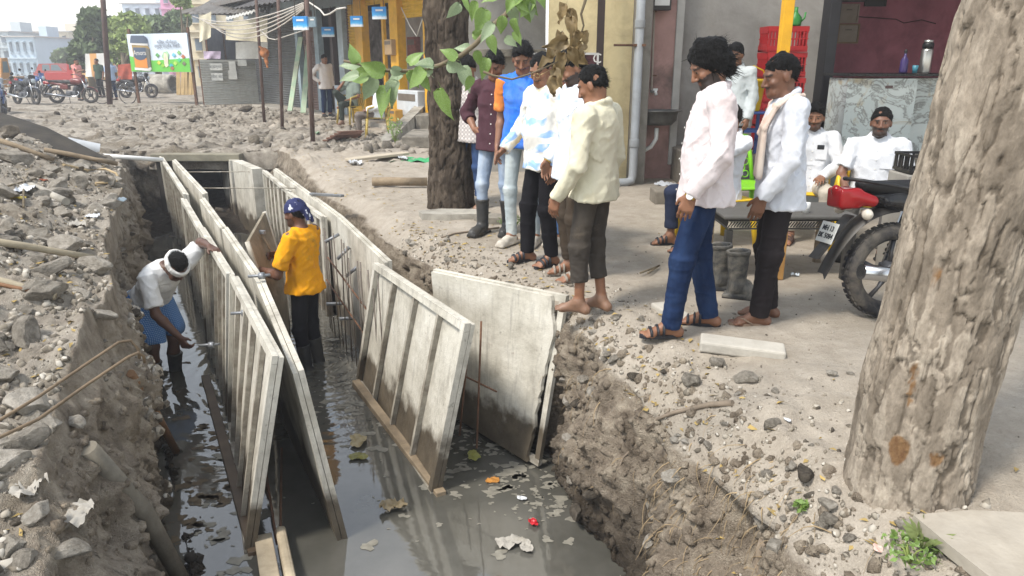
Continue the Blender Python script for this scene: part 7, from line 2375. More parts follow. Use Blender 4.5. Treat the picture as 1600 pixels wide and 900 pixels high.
for i, (x, y, L, a) in enumerate(BIG):
 if i % 7 == 3: continue
 put_leaf(x, y, L * .86, a + rl.uniform(-12, 12), M_LEAF if (i * 7) % 5 < 3 else M_LEAF2, br, LY, LEAVES)
for i in range(10):
 put_leaf(810 + rl.uniform(-12, 30), -6 + rl.uniform(-10, 14), 26, rl.uniform(40, 140), M_LEAF, br, LY, LEAVES)
for (x, y, L, a) in [(872, 98, 34, 90), (866, 108, 30, 70), (880, 84, 32, 110), (890, 76, 30, 60), (898, 86, 28, 30), (872, 70, 30, 130), (884, 62, 34, 160), (906, 66, 24, 80), (900, 48, 28, 100), (878, 52, 26, 120), (912, 50, 24, 70), (888, 16, 30, 60), (884, 8, 26, 120), (893, 28, 26, 90), (868, 120, 28, 100), (862, 90, 26, 150), (897, 70, 26, 110)]:
 put_leaf(x, y, L, a, M_DRY, br2 if y > 40 else br3, LY, DRYL)
def crown(name, parent, org, blobs, n, size, m, seed, sub=1):
 """many small leaf blades through ellipsoid clumps, one mesh"""
 rs = np.random.default_rng(seed)
 wts = np.array([b[3] * b[4] * b[5] for b in blobs], float); wts /= wts.sum()
 which = rs.choice(len(blobs), n, p=wts)
 B = np.array(blobs, float)[which]
 dirs = rs.normal(size=(n, 3)); dirs /= np.linalg.norm(dirs, axis=1)[:, None]
 rad = rs.uniform(.25, 1, n) ** .45
 c = B[:, :3] + dirs * B[:, 3:6] * rad[:, None]
 nz_ = fbm(c.astype(np.float32) * (1.6 / max(B[:, 3].mean(), .3)), 3, seed)
 keep = nz_ > -.12
 c = c[keep]; n = len(c)
 a = rs.normal(size=(n, 3)); a /= np.linalg.norm(a, axis=1)[:, None]
 b_ = np.cross(a, rs.normal(size=(n, 3))); b_ /= np.linalg.norm(b_, axis=1)[:, None]
 s = size * rs.uniform(.6, 1.3, n)[:, None]
 v = np.stack([c - a * s, c + b_ * s * .5 + a * s * .1, c + a * s, c - b_ * s * .5 + a * s * .1], 1).reshape(-1, 3) - np.array(org)
 f = np.arange(4 * n).reshape(-1, 4)
 return link(name, mesh_np(name, v, f, False), m, parent)
crown('crown', near_tree, NTO, [(tx - 1.0, ty + .7, 4.5, .9, .9, .5), (tx + 1.3, ty + 1.0, 4.8, 1.0, 1.0, .6), (tx + .3, ty + 1.8, 5.2, 1.0, 1.0, .6)], 2200, .07, M_LEAF, 3)
dx_, dy_ = G(702, 326).x, G(702, 326).y + .15
dark = empty('dark_trunk_tree', (dx_, dy_, 0))
tag(dark, 'dark brown tree trunk beside the barefoot man in jeans', 'tree')
me = trunk_mesh([(dx_, dy_, -.1), (dx_ + .02, dy_, .9), (dx_ + .0, dy_, 2.0), (dx_ + .05, dy_ + .1, 3.4), (dx_ + .2, dy_ + .3, 4.3)], [.25, .235, .235, .22, .16], 150, 240, (.06, .11), .016, 31, (), flare=.06)
o = link('trunk', me, bark_mat('dark_bark', '#2f2822', '#4f463d', '#6d6256', '#171310', '#5d4a38'), dark); o.location = -Vector(dark.location)
for e in ((-1.0, .4, 5.6), (1.0, .5, 5.8), (.2, -.9, 5.7)):
 b = MB(); b.tube([(.18, .28, 4.1), (e[0] * .5, e[1] * .5 + .1, 4.9), e], [.14, .09, .03], 9); b.build('limb', M_TWIG, dark)
crown('crown', dark, (0, 0, 0), [(-1.0, .4, 5.9, 1.0, 1.0, .6), (1.0, .5, 6.1, 1.1, 1.1, .6), (.2, -.9, 6.0, 1.0, 1.0, .6)], 2200, .09, M_LEAF, 5)
# ============================================================ far left: road, vehicles, billboard, houses, trees
def hpole(px, py, topx, label, r, h, m):
 g = G(px, py)
 t_ = D(topx, 0, g.y)
 v = MB(); dz = t_.z
 v.tube([(0, 0, -.2), ((t_.x - g.x) * h / dz, 0, h)], [r, r * .85], 10)
 return tag(v.build('utility_pole', m, loc=(g.x, g.y, 0)), label, 'pole')
hp_ = hpole(171, 164, 160.5, 'tall rust-brown utility pole with bands on the far road', .10, 6.5, mat('rusty_pole', '#55413a', .75, .25, 5, dirt='#2f2522'))
hpole(-1, 140, -3, 'thin pale pole at the left edge of the view', .05, 7, M_STEEL)
bb = empty('billboard', G(253, 150))
A0, A1 = D(206, 112, 30.0), D(299, 113, 28.5)
zt0, zt1 = D(206, 50, 30.0).z, D(299, 55, 28.5).z
bo_ = Vector(bb.location)
dvec = (A1 - A0); dvec.z = 0; Lb = dvec.length; du = dvec.normalized()
nb_ = Vector((du.y, -du.x, 0))
hb_ = (zt0 + zt1) / 2 - A0.z
def bpt(u, v, off=0.0): return A0 + du * (u * Lb) + Vector((0, 0, v * hb_)) + nb_ * off - bo_
def bpoly(name, pts, m, off, parent=bb, thick=.012):
 b = MB(); n = len(pts)
 vs = [bpt(u, v, off) for u, v in pts] + [bpt(u, v, off - thick) for u, v in pts]
 b.add(vs, [tuple(range(n)), tuple(reversed(range(n, 2 * n)))] + [(i, n + i, n + (i + 1) % n, (i + 1) % n) for i in range(n)])
 return b.build(name, m, parent)
M_BB = mat('billboard_sky', '#cdd9e6', .6, .06, 1.5)
bpoly('panel', [(0, 0), (1, 0), (1, 1), (0, 1)], M_BB, 0, thick=.06)
bpoly('green_field', [(.004, .005), (.996, .005), (.996, .36), (.7, .33), (.4, .30), (.2, .36), (.004, .42)], mat('billboard_green', '#63b544', .6, .08, 2), .016)
bpoly('bottle_body', [(.085, .07), (.36, .05), (.37, .62), (.34, .70), (.075, .72)], mat('bottle_gold', '#a58a52', .5, .1), .032)
bpoly('bottle_label', [(.10, .12), (.31, .105), (.31, .36), (.10, .36)], mat('label_orange', '#d9852e', .5, .1), .048)
bpoly('bottle_shield', [(.10, .40), (.14, .33), (.20, .305), (.27, .33), (.31, .40), (.31, .64), (.10, .65)], mat('label_slate', '#44546a', .5, .1), .050)
bpoly('bottle_shoulder', [(.31, .105), (.36, .12), (.37, .60), (.31, .64)], mat('bottle_grey', '#6d6a62', .5, .1), .046)
bpoly('bottle_band', [(.06, .72), (.36, .69), (.36, .74), (.06, .76)], M_LET, .050)
bpoly('bottle_base', [(.08, .05), (.33, .02), (.37, .07), (.36, .13), (.31, .09), (.08, .115)], M_LET, .052)
bpoly('bottle_cap', [(.06, .77), (.36, .75), (.35, .90), (.31, .955), (.09, .965)], mat('cap_slate', '#4d596b', .5, .1), .050)
def btext(name, s, u, v, size, m):
 p = bpt(u, v, .056)
 mm = Matrix((du, Vector((0, 0, 1)), nb_)).transposed().to_4x4(); mm.translation = p
 text_part(name, s, size, m, bb, mm, .003, bold=.0)
btext('lettering', 'Amora', .205, .50, .26, M_LET)
btext('lettering', 'किसान की मेहनत', .68, .77, .17, mat('slogan_ink', '#6a6f7d', .6))
btext('lettering', 'समृद्ध प्रत्येक सेवानी', .68, .67, .17, mat('slogan_ink', '#6a6f7d', .6))
for u, v, c in [(.49, .44, '#5f9a5a'), (.76, .44, '#6fb3c9'), (.85, .50, '#7fae6d'), (.91, .40, '#b06a4a'), (.84, .31, '#4fae7d'), (.91, .22, '#6a6a55'), (.50, .24, '#c8c04a'), (.56, .17, '#86b83f'), (.77, .23, '#a3c45a'), (.70, .17, '#3fa6b0'), (.71, .10, '#a0694a')]:
 bpoly('leaf_tile', [(u, v - .06), (u + .035, v), (u, v + .06), (u - .035, v)], mat('tile_' + c[1:], c, .6, .2, 6), .034)
bpoly('corn_cob', [(.61, .12), (.65, .16), (.66, .35), (.645, .48), (.61, .50), (.59, .35), (.59, .18)], mat('cob_cream', '#d3c9b0', .6, .2, 6), .036)
bpoly('corn_husk', [(.56, .40), (.60, .52), (.66, .54), (.68, .46), (.655, .30), (.66, .16), (.60, .28)], mat('husk_green', '#9fc49a', .6, .2, 6), .033)
for u in (.01, .99):
 b = MB(); p = bpt(u, 0, -.10); b.box(Vector((p.x, p.y, (p.z + bo_.z + hb_) / 2 + .1)), (.09, .09, bo_.z + p.z + hb_ + .2)); b.build('post', M_RUST, bb)
tag(bb, 'green and pale blue farm product billboard on two posts', 'billboard')
for (px, py, fc, lab, sh, H_, kw) in [((128), 158, (.9, -.2), 'man in pink shirt pointing on the far road', cloth('pink_shirt', '#d9928a'), 1.66, dict(wr_r=(.2, .52, 1.25), el_r=(.24, .25, 1.18))), (160, 152, (-.3, -.9), 'man in dark green shirt beside the rust-brown pole', cloth('dark_green_shirt', '#3a4a3f'), 1.72, {}), (179, 157, (-.8, .4), 'man in pale blue checked shirt behind the rust-brown pole', cloth('check_blue_far', '#a9bcd6'), 1.66, {})]:
 g = G(px, py)
 person((g.x, g.y, float(land_z(g.x, g.y)[0])), fc, lab, H=H_, vox=.026, hair='short', shirt=sh, sleeve='half', trousers=JEANS_D if 'blue' in lab else BLACKT, feet='shoe', feet_mat=M_SOLE, seed=int(px), placket=False, pose=kw, hem=-.18)
def car(loc, rz, m, label, cat, van=False):
 o = empty('parked_car', loc, rz)
 L_, W_, h0 = 3.7, 1.55, .55
 out = [(-1.85, .32), (-1.80, .75), (-1.55, .88), (-1.2, 1.42), (.35, 1.45), (.95, .95), (1.65, .85), (1.85, .6), (1.85, .32)] if not van else [(-1.85, .32), (-1.85, 1.0), (-1.7, 1.75), (1.1, 1.78), (1.6, 1.05), (1.85, .85), (1.85, .32)]
 b = MB(); b.prism(out, W_, Matrix.Translation((0, W_ / 2, 0)) @ Matrix.Rotation(math.pi / 2, 4, 'X')); b.build('body', m, o)
 for s in (-1, 1):
  for w0, w1, zt in ((-1.0, -.32, 1.36), (-.25, .52, 1.36)) if not van else ((-1.4, -.5, 1.62), (-.4, .9, 1.62)):
   z0 = .93 if not van else 1.1
   b = MB(); b.add([(w0, s * (W_ / 2 + .004), z0), (w1 + (.2 if w0 > -.3 and not van else 0), s * (W_ / 2 + .004), z0), (w1 - (.12 if w0 > -.3 else 0), s * (W_ / 2 + .004), zt), (w0 + .1, s * (W_ / 2 + .004), zt)], [(0, 1, 2, 3)]); b.build('window', mat('car_glass', '#5f7078', .1, .1), o)
  for x in (-1.15, 1.2):
   b = MB(); b.lathe([(.0, -.1), (.29, -.1), (.31, -.06), (.31, .06), (.29, .1), (0, .1)], 20, frame((x, s * (W_ / 2 - .1), .31), (1, 0, 0), (0, 1, 0)), caps=False); b.build('wheel', M_TYRE, o)
 b = MB(); b.box((1.84, 0, .5), (.06, W_ * .9, .16), bev=.02); b.build('bumper', M_BKPL, o)
 for s in (-1, 1):
  b = MB(); b.box((1.80, s * .55, .75), (.08, .25, .13), bev=.02); b.build('headlight', M_GLASS, o)
 return tag(o, label, cat)
g = G(62, 131); car((g.x, g.y + 3, 0), R(-8), mat('red_car_paint', '#9e4640', .25, .08), 'red car parked behind the far motorcycles', 'car')
g = G(97, 124); car((g.x, g.y + 6, 0), R(0), mat('white_van_paint', '#c9cdd0', .3, .05), 'white van behind the red cab', 'van', van=True)
def tempo(loc, rz, m, label):
 o = empty('three_wheeler', loc, rz)
 b = MB(); b.prism([(-1.3, .35), (-1.3, .85), (.1, .85), (.1, .95), (.2, 1.75), (.85, 1.72), (1.15, 1.0), (1.3, .7), (1.25, .35)], 1.25, Matrix.Translation((0, .625, 0)) @ Matrix.Rotation(math.pi / 2, 4, 'X')); b.build('body', m, o)
 for s in (-1, 1):
  b = MB(); b.add([(.28, s * .63, 1.05), (.95, s * .63, 1.05), (.78, s * .63, 1.58), (.32, s * .63, 1.58)], [(0, 1, 2, 3)]); b.build('window', mat('car_glass', '#5f7078', .1, .1), o)
  b = MB(); b.lathe([(0, -.07), (.22, -.07), (.24, 0), (.22, .07), (0, .07)], 16, frame((-.9, s * .55, .24), (1, 0, 0), (0, 1, 0)), caps=False); b.build('wheel', M_TYRE, o)
 b = MB(); b.lathe([(0, -.07), (.22, -.07), (.24, 0), (.22, .07), (0, .07)], 16, frame((1.0, 0, .24), (1, 0, 0), (0, 1, 0)), caps=False); b.build('wheel', M_TYRE, o)
 return tag(o, label, 'vehicle')
g = G(97, 133); tempo((g.x, g.y + 1, 0), R(15), mat('red_cab_paint', '#b5352f', .35, .1), 'red cab of a small goods three-wheeler on the far road')
g = G(121, 137); tempo((g.x, g.y + 2.5, 0), R(70), mat('tan_cab_paint', '#c9a05a', .4, .1), 'tan three-wheeler behind the man in pink')
g = G(4, 147); tempo((g.x, g.y, 0), R(-80), mat('ochre_cab_paint', '#a5763a', .5, .2), 'ochre three-wheeler at the left edge')
banner([D(133, 84, 36), D(165, 83, 36), D(165, 120, 36), D(133, 120, 36)], cloth_check('stripe_screen', '#d3d2cd', '#cf9c63', None, 9, .4), 'white and orange striped screen behind the far men')
banner([D(184, 101, 33), D(207, 99, 33), D(207, 124, 33), D(184, 124, 33)], mat('red_poster', '#a8523f', .8, .35, 4), 'red patterned tarpaulin left of the billboard')
g = G(255, 146)
b = MB(); b.lathe([(.40, 0), (.48, 0), (.50, .05), (.50, 1.5), (.40, 1.5), (.40, 0)], 24, frame((0, 0, .45), (0, 0, 1), (-.95, .2, 0)), caps=False)
tag(b.build('concrete_pipe', M_CONC, loc=(g.x + .6, g.y, 0)), 'short wide concrete pipe lying under the billboard', 'pipe')
for k in range(5):
 beam('upright_plank', G(262 + 6 * k, 150) + Vector((0, 1.2, 0)), G(262 + 6 * k, 150) + Vector((.1 * (k % 2), 1.6, 1.5 + .1 * (k % 3))), .2, .03, mat('tan_plank', '#a98f62', .8, .25, 4), ['pale plank leaning behind the concrete pipe, leftmost', 'second plank leaning behind the concrete pipe', 'middle plank leaning behind the concrete pipe', 'fourth plank leaning behind the concrete pipe', 'rightmost plank leaning behind the concrete pipe'][k], 'plank')
def house(px0, px1, py_top, Y, c, label, rows=3, cols=3, depth=8, extra=None, base=-.2):
 a, b = D(px0, py_top, Y), D(px1, py_top, Y)
 x0, x1, h = a.x, b.x, a.z
 o = empty('house', ((x0 + x1) / 2, Y + depth / 2, 0))
 w = x1 - x0
 m = MB(); m.box((0, 0, h / 2 + base / 2), (w, depth, h - base)); m.build('wall', c, o)
 m = MB(); m.box((0, 0, h + .06), (w + .5, depth + .5, .12)); rf = m.build('roof', mat('roof_slab_far', '#b3b0ac', .8, .1), o)
 m = MB(); m.box((w * .2, 0, h + .62), (w * .3, 2.0, 1.0)); m.build('water_tank_room', c, rf)
 mg = mat('far_window', '#6f7a85', .3, .2)
 fh = h / rows
 for r in range(rows):
  for k in range(cols):
   x = -w / 2 + w * (k + .5) / cols
   z = fh * (r + .52)
   m = MB(); m.box((x, -depth / 2 - .02, z), (w / cols * .38, .08, fh * .42)); wo = m.build('window', mg, o)
   m = MB(); m.box((x, -depth / 2 - .15, z - fh * .24), (w / cols * .5, .3, .06)); m.build('sill', c, wo)
   m = MB(); m.box((x, -depth / 2 - .2, z + fh * .25), (w / cols * .5, .4, .06)); m.build('sunshade', c, wo)
  if r:
   m = MB(); m.box((0, -depth / 2 - .12, fh * r), (w + .1, .24, .14)); m.build('floor_band', c, o)
 tag(o, label, 'house')
 return o
house(-40, 12, 50, 80, mat('house_pale', '#bcc4c8', .85, .08, .5), 'pale house at the far left edge', 3, 3)
house(9, 52, 58, 75, mat('house_blue', '#b9c8d4', .85, .08, .5), 'light blue house on the far left', 2, 4)
house(50, 106, 50, 95, mat('house_cream', '#cfc6b4', .85, .08, .5), 'cream three-storey house in the far haze', 3, 4)
house(106, 135, 46, 100, mat('house_pink', '#cf9fb0', .85, .08, .5), 'pink house half hidden by the far trees', 3, 2)
house(190, 252, 6, 88, mat('house_bluewhite', '#c4ced8', .85, .08, .5), 'blue-white house rising behind the far trees', 4, 4)
house(248, 284, -14, 84, mat('house_pink2', '#c98fae', .85, .08, .5), 'tall pink house above the far trees', 5, 2)
house(284, 420, -40, 52, mat('house_ivory', '#cabfa6', .85, .08, .5), 'ivory building behind the tin roofs', 4, 5)
M_FOL = [mat('far_foliage_dark', '#5b6a46', .8, .35, 1.2), mat('far_foliage_light', '#8a9a5a', .8, .3, 1.2), mat('far_foliage_grey', '#73835f', .8, .3, 1.2)]
def far_tree(px, Y, blobs, m, label, n=5200, seed=0, size=.24):
 b0 = G(px, 140); x0 = D(px, 140, Y).x
 o = empty('leafy_tree', (x0, Y, 0))
 B = []
 for (bx, by, rx, rz_) in blobs:
  c = D(bx, by, Y)
  B.append((c.x, Y + random.uniform(-1, 1), c.z, rx * Y / FPX, rx * Y / FPX, rz_ * Y / FPX))
 b = MB()
 top = max(q[2] for q in B)
 b.tube([(0, 0, -.1), (.1, 0, 1.5), (.05, .1, top * .75)], [.22, .17, .08], 9); b.build('trunk', M_TWIG, o)
 for q in B:
  b = MB(); b.tube([(.08, 0, 1.4), (((q[0] - x0) * .5), (q[1] - Y) * .5, (1.4 + q[2]) / 2), (q[0] - x0, q[1] - Y, q[2])], [.10, .06, .02], 6); b.build('limb', M_TWIG, o)
 crown('crown', o, (x0, Y, 0), B, n, size, m, seed)
 return tag(o, label, 'tree', 'trees by the far road')
far_tree(145, 44, [(140, 60, 26, 30), (160, 35, 22, 20), (125, 80, 14, 18), (150, 90, 26, 20), (172, 55, 20, 26)], M_FOL[0], 'dark leafy tree behind the rust-brown pole', 6000, 1)
far_tree(198, 42, [(190, 58, 26, 26), (205, 40, 24, 18), (180, 85, 18, 20), (215, 62, 24, 20), (175, 42, 14, 14)], M_FOL[1], 'bright green leafy tree left of the billboard', 6000, 2)
far_tree(250, 46, [(240, 42, 24, 16), (265, 40, 22, 14), (280, 30, 16, 12), (230, 60, 20, 16)], M_FOL[2], 'grey-green tree rising behind the billboard', 5000, 3)
far_tree(96, 62, [(88, 92, 14, 9), (102, 88, 14, 10), (112, 95, 12, 9)], M_FOL[2], 'low hazy tree in front of the cream house', 2600, 4, .3)
far_tree(295, 38, [(293, 0, 12, 10), (288, 14, 6, 8)], M_FOL[1], 'small tree top above the tin roof', 1200, 5, .2)
# ============================================================ rubble, poles, roots, litter
def S(px, py, far=40.0):
 """where the sight line of a surveyed spot meets the undug land"""
 d = ray(px, py)
 t = np.linspace(1.2, far, 1500)
 P_ = np.array((0, 0, CAM_H)) + t[:, None] * np.array(d)
 z = land_z(P_[:, 0].astype(np.float32), P_[:, 1].astype(np.float32), fine=False)
 hit = np.argmax(P_[:, 2] < z)
 return Vector(P_[hit])
from mathutils.bvhtree import BVHTree
_dg = bpy.context.evaluated_depsgraph_get()
BV = BVHTree.FromObject(ground, _dg)
BVR = BVHTree.FromObject(bpy.data.objects['road'], _dg)
def hit(px, py):
 """the spot of the built ground seen in that direction"""
 d = ray(px, py).normalized()
 best = None
 for bv in (BV, BVR):
  h = bv.ray_cast(Vector((0, 0, CAM_H)), d)
  if h[0] is not None and (best is None or h[3] < best[3]):
   best = h
 return (best[0], best[1]) if best else (G(px, py), Vector((0, 0, 1)))
def drop(x, y, z0=3.0):
 best = None
 for bv in (BV, BVR):
  h = bv.ray_cast(Vector((x, y, z0)), Vector((0, 0, -1)))
  if h[0] is not None and (best is None or h[0].z > best[0].z):
   best = h
 return (best[0], best[1]) if best else (Vector((x, y, 0)), Vector((0, 0, 1)))
def rock_mesh(seed, cuts=11, flat=.95):
 """a broken stone: a ball cut by random planes"""
 rs = np.random.default_rng(seed)
 bm = bmesh.new()
 bmesh.ops.create_icosphere(bm, subdivisions=3, radius=1.0)
 co = np.array([v.co for v in bm.verts])
 for k in range(cuts):
  n = rs.normal(size=3); n /= np.linalg.norm(n)
  d = rs.uniform(.35, .72)
  e = co @ n - d
  co = np.where(e[:, None] > 0, co - e[:, None] * n * .96, co)
 co *= np.array((1.0, rs.uniform(.65, .95), rs.uniform(.55, flat)))
 co += .05 * np.stack([fbm(co.astype(np.float32) * 2.5 + 9 * k, 3, seed + k) for k in range(3)], 1)
 for v, c in zip(bm.verts, co): v.co = c
 me = bpy.data.meshes.new('rock'); bm.to_mesh(me); bm.free()
 me.polygons.foreach_set('use_smooth', np.zeros(len(me.polygons), bool))
 return me
def rock_mat(name, lo, mid, hi):
 t = NT(name)
 vec = t.coords('Object')
 oi = t.n('ShaderNodeObjectInfo')
 n = t.noise(vec, 2.2, 7, .68)
 c = t.ramp(t.math('ADD', t.math('MULTIPLY', n, .8), t.math('MULTIPLY', oi.outputs['Random'], .2)), [(0.3, rgb(lo)), (0.5, rgb(mid)), (0.7, rgb(hi))])
 t.col(c); t.set(Roughness=.95)
 t.b.inputs['Specular IOR Level'].default_value = .15
 t.bump(t.noise(vec, 9, 6, .7), .7, .05)
 return t.m
M_ROCK = rock_mat('rubble_stone', '#625c53', '#948d82', '#b8b1a6')
M_ROCKD = rock_mat('dark_rubble', '#3a352f', '#5d564d', '#7a7267')
ROCKS = [rock_mesh(k) for k in range(9)]
rr = random.Random(12)
def put_rock(p, n, size, m, label, cat, group=None, name='rubble_stone', sx=1.0):
 me = rr.choice(ROCKS)
 o = bpy.data.objects.new(name, me)
 if not me.materials: me.materials.append(m)
 COL.objects.link(o)
 if me.materials[0] != m:
  o.material_slots[0].link = 'OBJECT'; o.material_slots[0].material = m
 o.location = Vector(p) + Vector(n) * size * .16
 o.scale = (size * rr.uniform(.85, 1.25) * sx, size * rr.uniform(.8, 1.1), size * rr.uniform(.7, 1.0))
 o.rotation_euler = (rr.uniform(-.35, .35), rr.uniform(-.35, .35), rr.uniform(0, 6.28))
 return tag(o, label, cat, group)
for px, py, L, lab, m in [(14, 592, 58, 'large pale concrete block at the left edge of the view', M_ROCK), (2, 545, 34, 'smaller pale block resting above the large block at the left edge', M_ROCK), (20, 860, 60, 'broken pale stone in the bottom left corner', M_ROCK), (60, 800, 42, 'angular stone below the white rag on the left bank', M_ROCK), (100, 860, 52, 'flat broken stone near the bottom left log', M_ROCK), (150, 492, 40, 'grey stone on the crest of the left bank', M_ROCK), (110, 660, 34, 'rounded stone under the bent rods', M_ROCK),
                          (225, 262, 30, 'big clod jutting out beside the culvert', M_ROCKD), (75, 320, 26, 'stone halfway up the spoil heap', M_ROCK), (60, 378, 30, 'stone slab above the long pale pole', M_ROCK), (262, 650, 34, 'dark stone in the shallow water below the bending man', M_ROCKD), (335, 885, 44, 'square brown block at the bottom edge in the mud', M_ROCKD),
                          (905, 800, 34, 'dark wet stone at the right edge of the water', M_ROCKD), (930, 770, 30, 'dark rock under the right bank near the water', M_ROCKD), (1075, 595, 38, 'grey stone beside the fallen concrete strip', M_ROCK), (1125, 570, 44, 'flat grey stone under the concrete strip', M_ROCK), (1160, 595, 40, 'broad stone just below the concrete strip', M_ROCK), (1298, 586, 20, 'small grey stone on the bare yard near the trunk', M_ROCK), (1330, 585, 14, 'smaller stone next to the small grey one near the trunk', M_ROCK),
                          (1425, 822, 40, 'pale stone against the corner of the slab at bottom right', M_ROCK), (1240, 730, 24, 'stone set in the soil left of the near trunk', M_ROCK), (722, 335, 20, 'stone at the feet of the barefoot man in jeans', M_ROCK)]:
 h, n = hit(px, py)
 dist = (h - Vector((0, 0, CAM_H))).length
 put_rock(h, n, L / FPX * dist * .5, m, lab, 'stone', name='stone_block')
cnt = 0
tries = 0
while cnt < 190 and tries < 4000:
 tries += 1
 y = 1.4 + 10.5 * rr.random() ** 1.2
 x = float(LTn(np.float32(y))) - abs(rr.gauss(0, 1.3)) - .02
 if x < -12: continue
 h, n = drop(x, y)
 s = (.025 + .10 * rr.random() ** 2.4) * (1 + y * .05)
 put_rock(h, n, s, M_ROCK if rr.random() < .928 else M_ROCKD, 'broken grey rubble stone on the spoil heap left of the trench', 'stone', 'rubble stones on the spoil heap')
 cnt += 1
for k in range(70):
 y = 1.8 + 5.0 * rr.random()
 x = float(RTn(np.float32(y))) + abs(rr.gauss(0, .22)) + .01
 h, n = drop(x, y)
 put_rock(h, n, .018 + .045 * rr.random() ** 2, M_ROCK, 'small broken stone along the crumbling right edge of the trench', 'stone', 'stones along the right bank edge')
for k in range(60):
 y = 12.8 + 12 * rr.random()
 x = -2.5 - .45 * (y - 10) + rr.gauss(-1.5, 3.2)
 h, n = drop(x, y)
 put_rock(h, n, .07 + .16 * rr.random() ** 2, M_ROCKD if rr.random() < .65 else M_ROCK, 'dark clod of churned earth on the far road', 'clod', 'clods on the far road', name='earth_clod')
for k in range(110):
 y = 1.5 + 6.5 * rr.random() ** 1.4
 x = float(LTn(y)) - abs(rr.gauss(.35, .8))
 h, n = drop(x, y)
 put_rock(h, n, (.05 + .09 * rr.random() ** 1.8) * (.8 + .07 * y), M_ROCK if rr.random() < .92 else M_ROCKD, 'larger broken stone on the near end of the left bank', 'stone', 'larger stones on the near left bank')
def scatter_mesh(points, sizes, kind, seed):
 """one mesh of many little stones or leaves"""
 rs = np.random.default_rng(seed)
 n = len(points)
 if kind == 'stone':
  t = (1 + 5 ** .5) / 2
  V = np.array([(-1, t, 0), (1, t, 0), (-1, -t, 0), (1, -t, 0), (0, -1, t), (0, 1, t), (0, -1, -t), (0, 1, -t), (t, 0, -1), (t, 0, 1), (-t, 0, -1), (-t, 0, 1)]) / 1.9
  Fc = np.array([(0, 11, 5), (0, 5, 1), (0, 1, 7), (0, 7, 10), (0, 10, 11), (1, 5, 9), (5, 11, 4), (11, 10, 2), (10, 7, 6), (7, 1, 8), (3, 9, 4), (3, 4, 2), (3, 2, 6), (3, 6, 8), (3, 8, 9), (4, 9, 5), (2, 4, 11), (6, 2, 10), (8, 6, 7), (9, 8, 1)])
  vv = V[None] * (1 + rs.normal(0, .22, (n, 12, 1))) * rs.uniform(.6, 1.2, (n, 1, 3))
 else:
  V = np.array([(0, -1, 0), (.42, -.2, .15), (0, 1, .05), (-.42, -.2, .15)])
  Fc = np.array([(0, 1, 2), (0, 2, 3)])
  vv = np.repeat(V[None], n, 0) + rs.normal(0, .12, (n, 4, 3)) * np.array((1, 1, 1.2))
 a = rs.uniform(0, 2 * math.pi, n)
 ca_, sa_ = np.cos(a)[:, None], np.sin(a)[:, None]
 x = vv[..., 0] * ca_ - vv[..., 1] * sa_
 y = vv[..., 0] * sa_ + vv[..., 1] * ca_
 vv = np.stack([x, y, vv[..., 2]], -1) * np.array(sizes)[:, None, None] + np.array(points)[:, None, :]
 k = len(V)
 f = (Fc[None] + (np.arange(n) * k)[:, None, None]).reshape(-1, 3)
 return mesh_np(kind, vv.reshape(-1, 3), f, False)
rg = np.random.default_rng(5)
def many(n, fy, fx, lift):
 out = []
 for k in range(n):
  y = fy(); x = fx(y)
  h, nn_ = drop(x, y)
  out.append((h.x, h.y, h.z + lift))
 return out
def heap_x(y): return float(LTn(np.float32(y))) - abs(rg.normal(0, 1.0)) * (.6 + .06 * y)
def edge_x(y): return float(RTn(np.float32(y))) + abs(rg.normal(0, .30))
def yard_x(y): return float(RTn(np.float32(y))) + rg.uniform(.1, 3.5)
def mud_x(y): return float(LB(y)) + rg.uniform(-.05, .45)
pts = many(5200, lambda: 1.3 + 9 * rg.random() ** 1.5, heap_x, .002)
sz = list(.006 + .030 * rg.random(len(pts)) ** 3)
p2 = many(2000, lambda: 1.6 + 5.2 * rg.random() ** 1.2, edge_x, .002)
sz += list(.004 + .016 * rg.random(len(p2)) ** 3)
p3 = many(900, lambda: 1.9 + 5.5 * rg.random(), yard_x, .001)
sz += list(.003 + .009 * rg.random(len(p3)) ** 4)
p4 = many(1500, lambda: 3.0 + 2.6 * rg.random(), mud_x, .0)
sz += list(.008 + .03 * rg.random(len(p4)) ** 2.5)
def gravel_mat():
 t = NT('gravel')
 vec = t.coords('Object')
 vo = t.n('ShaderNodeTexVoronoi', Scale=34.0); t.l(vec, vo.inputs['Vector'])
 sp = t.n('ShaderNodeSeparateColor'); t.l(vo.outputs['Color'], sp.inputs[0])
 c = t.ramp(sp.outputs[0], [(0.0, rgb('#4d463d')), (0.4, rgb('#7d7568')), (0.75, rgb('#9d9588')), (1.0, rgb('#bcb6ab'))])
 geo = t.n('ShaderNodeNewGeometry'); sx = t.n('ShaderNodeSeparateXYZ'); t.l(geo.outputs['Position'], sx.inputs[0])
 wet = t.ramp(t.math('ADD', sx.outputs[2], 2.0), [(0.95, (1, 1, 1)), (1.15, (0, 0, 0))])
 t.col(t.mix(wet, c, rgb('#2b2621'))); t.set(Roughness=.9)
 return t.m
tag(link('gravel', scatter_mesh(pts + p2 + p3 + p4, sz, 'stone', 3), gravel_mat()), 'loose gravel and crumbs of soil over both banks', 'gravel', kind='stuff')
pl = many(520, lambda: 1.5 + 9 * rg.random() ** 1.2, heap_x, .006) + many(230, lambda: 1.8 + 5.5 * rg.random(), edge_x, .006) + many(260, lambda: 6 + 7 * rg.random(), lambda y: float(RTn(np.float32(y))) + abs(rg.normal(0, .9)), .006)
tag(link('fallen_leaves', scatter_mesh(pl, list(.012 + .02 * rg.random(len(pl))), 'leaf', 4), mat('yellowed_leaf', '#9c8652', .8, .45, 9)), 'yellowed fallen leaves over the banks', 'leaves', kind='stuff')
rb_m = MB()
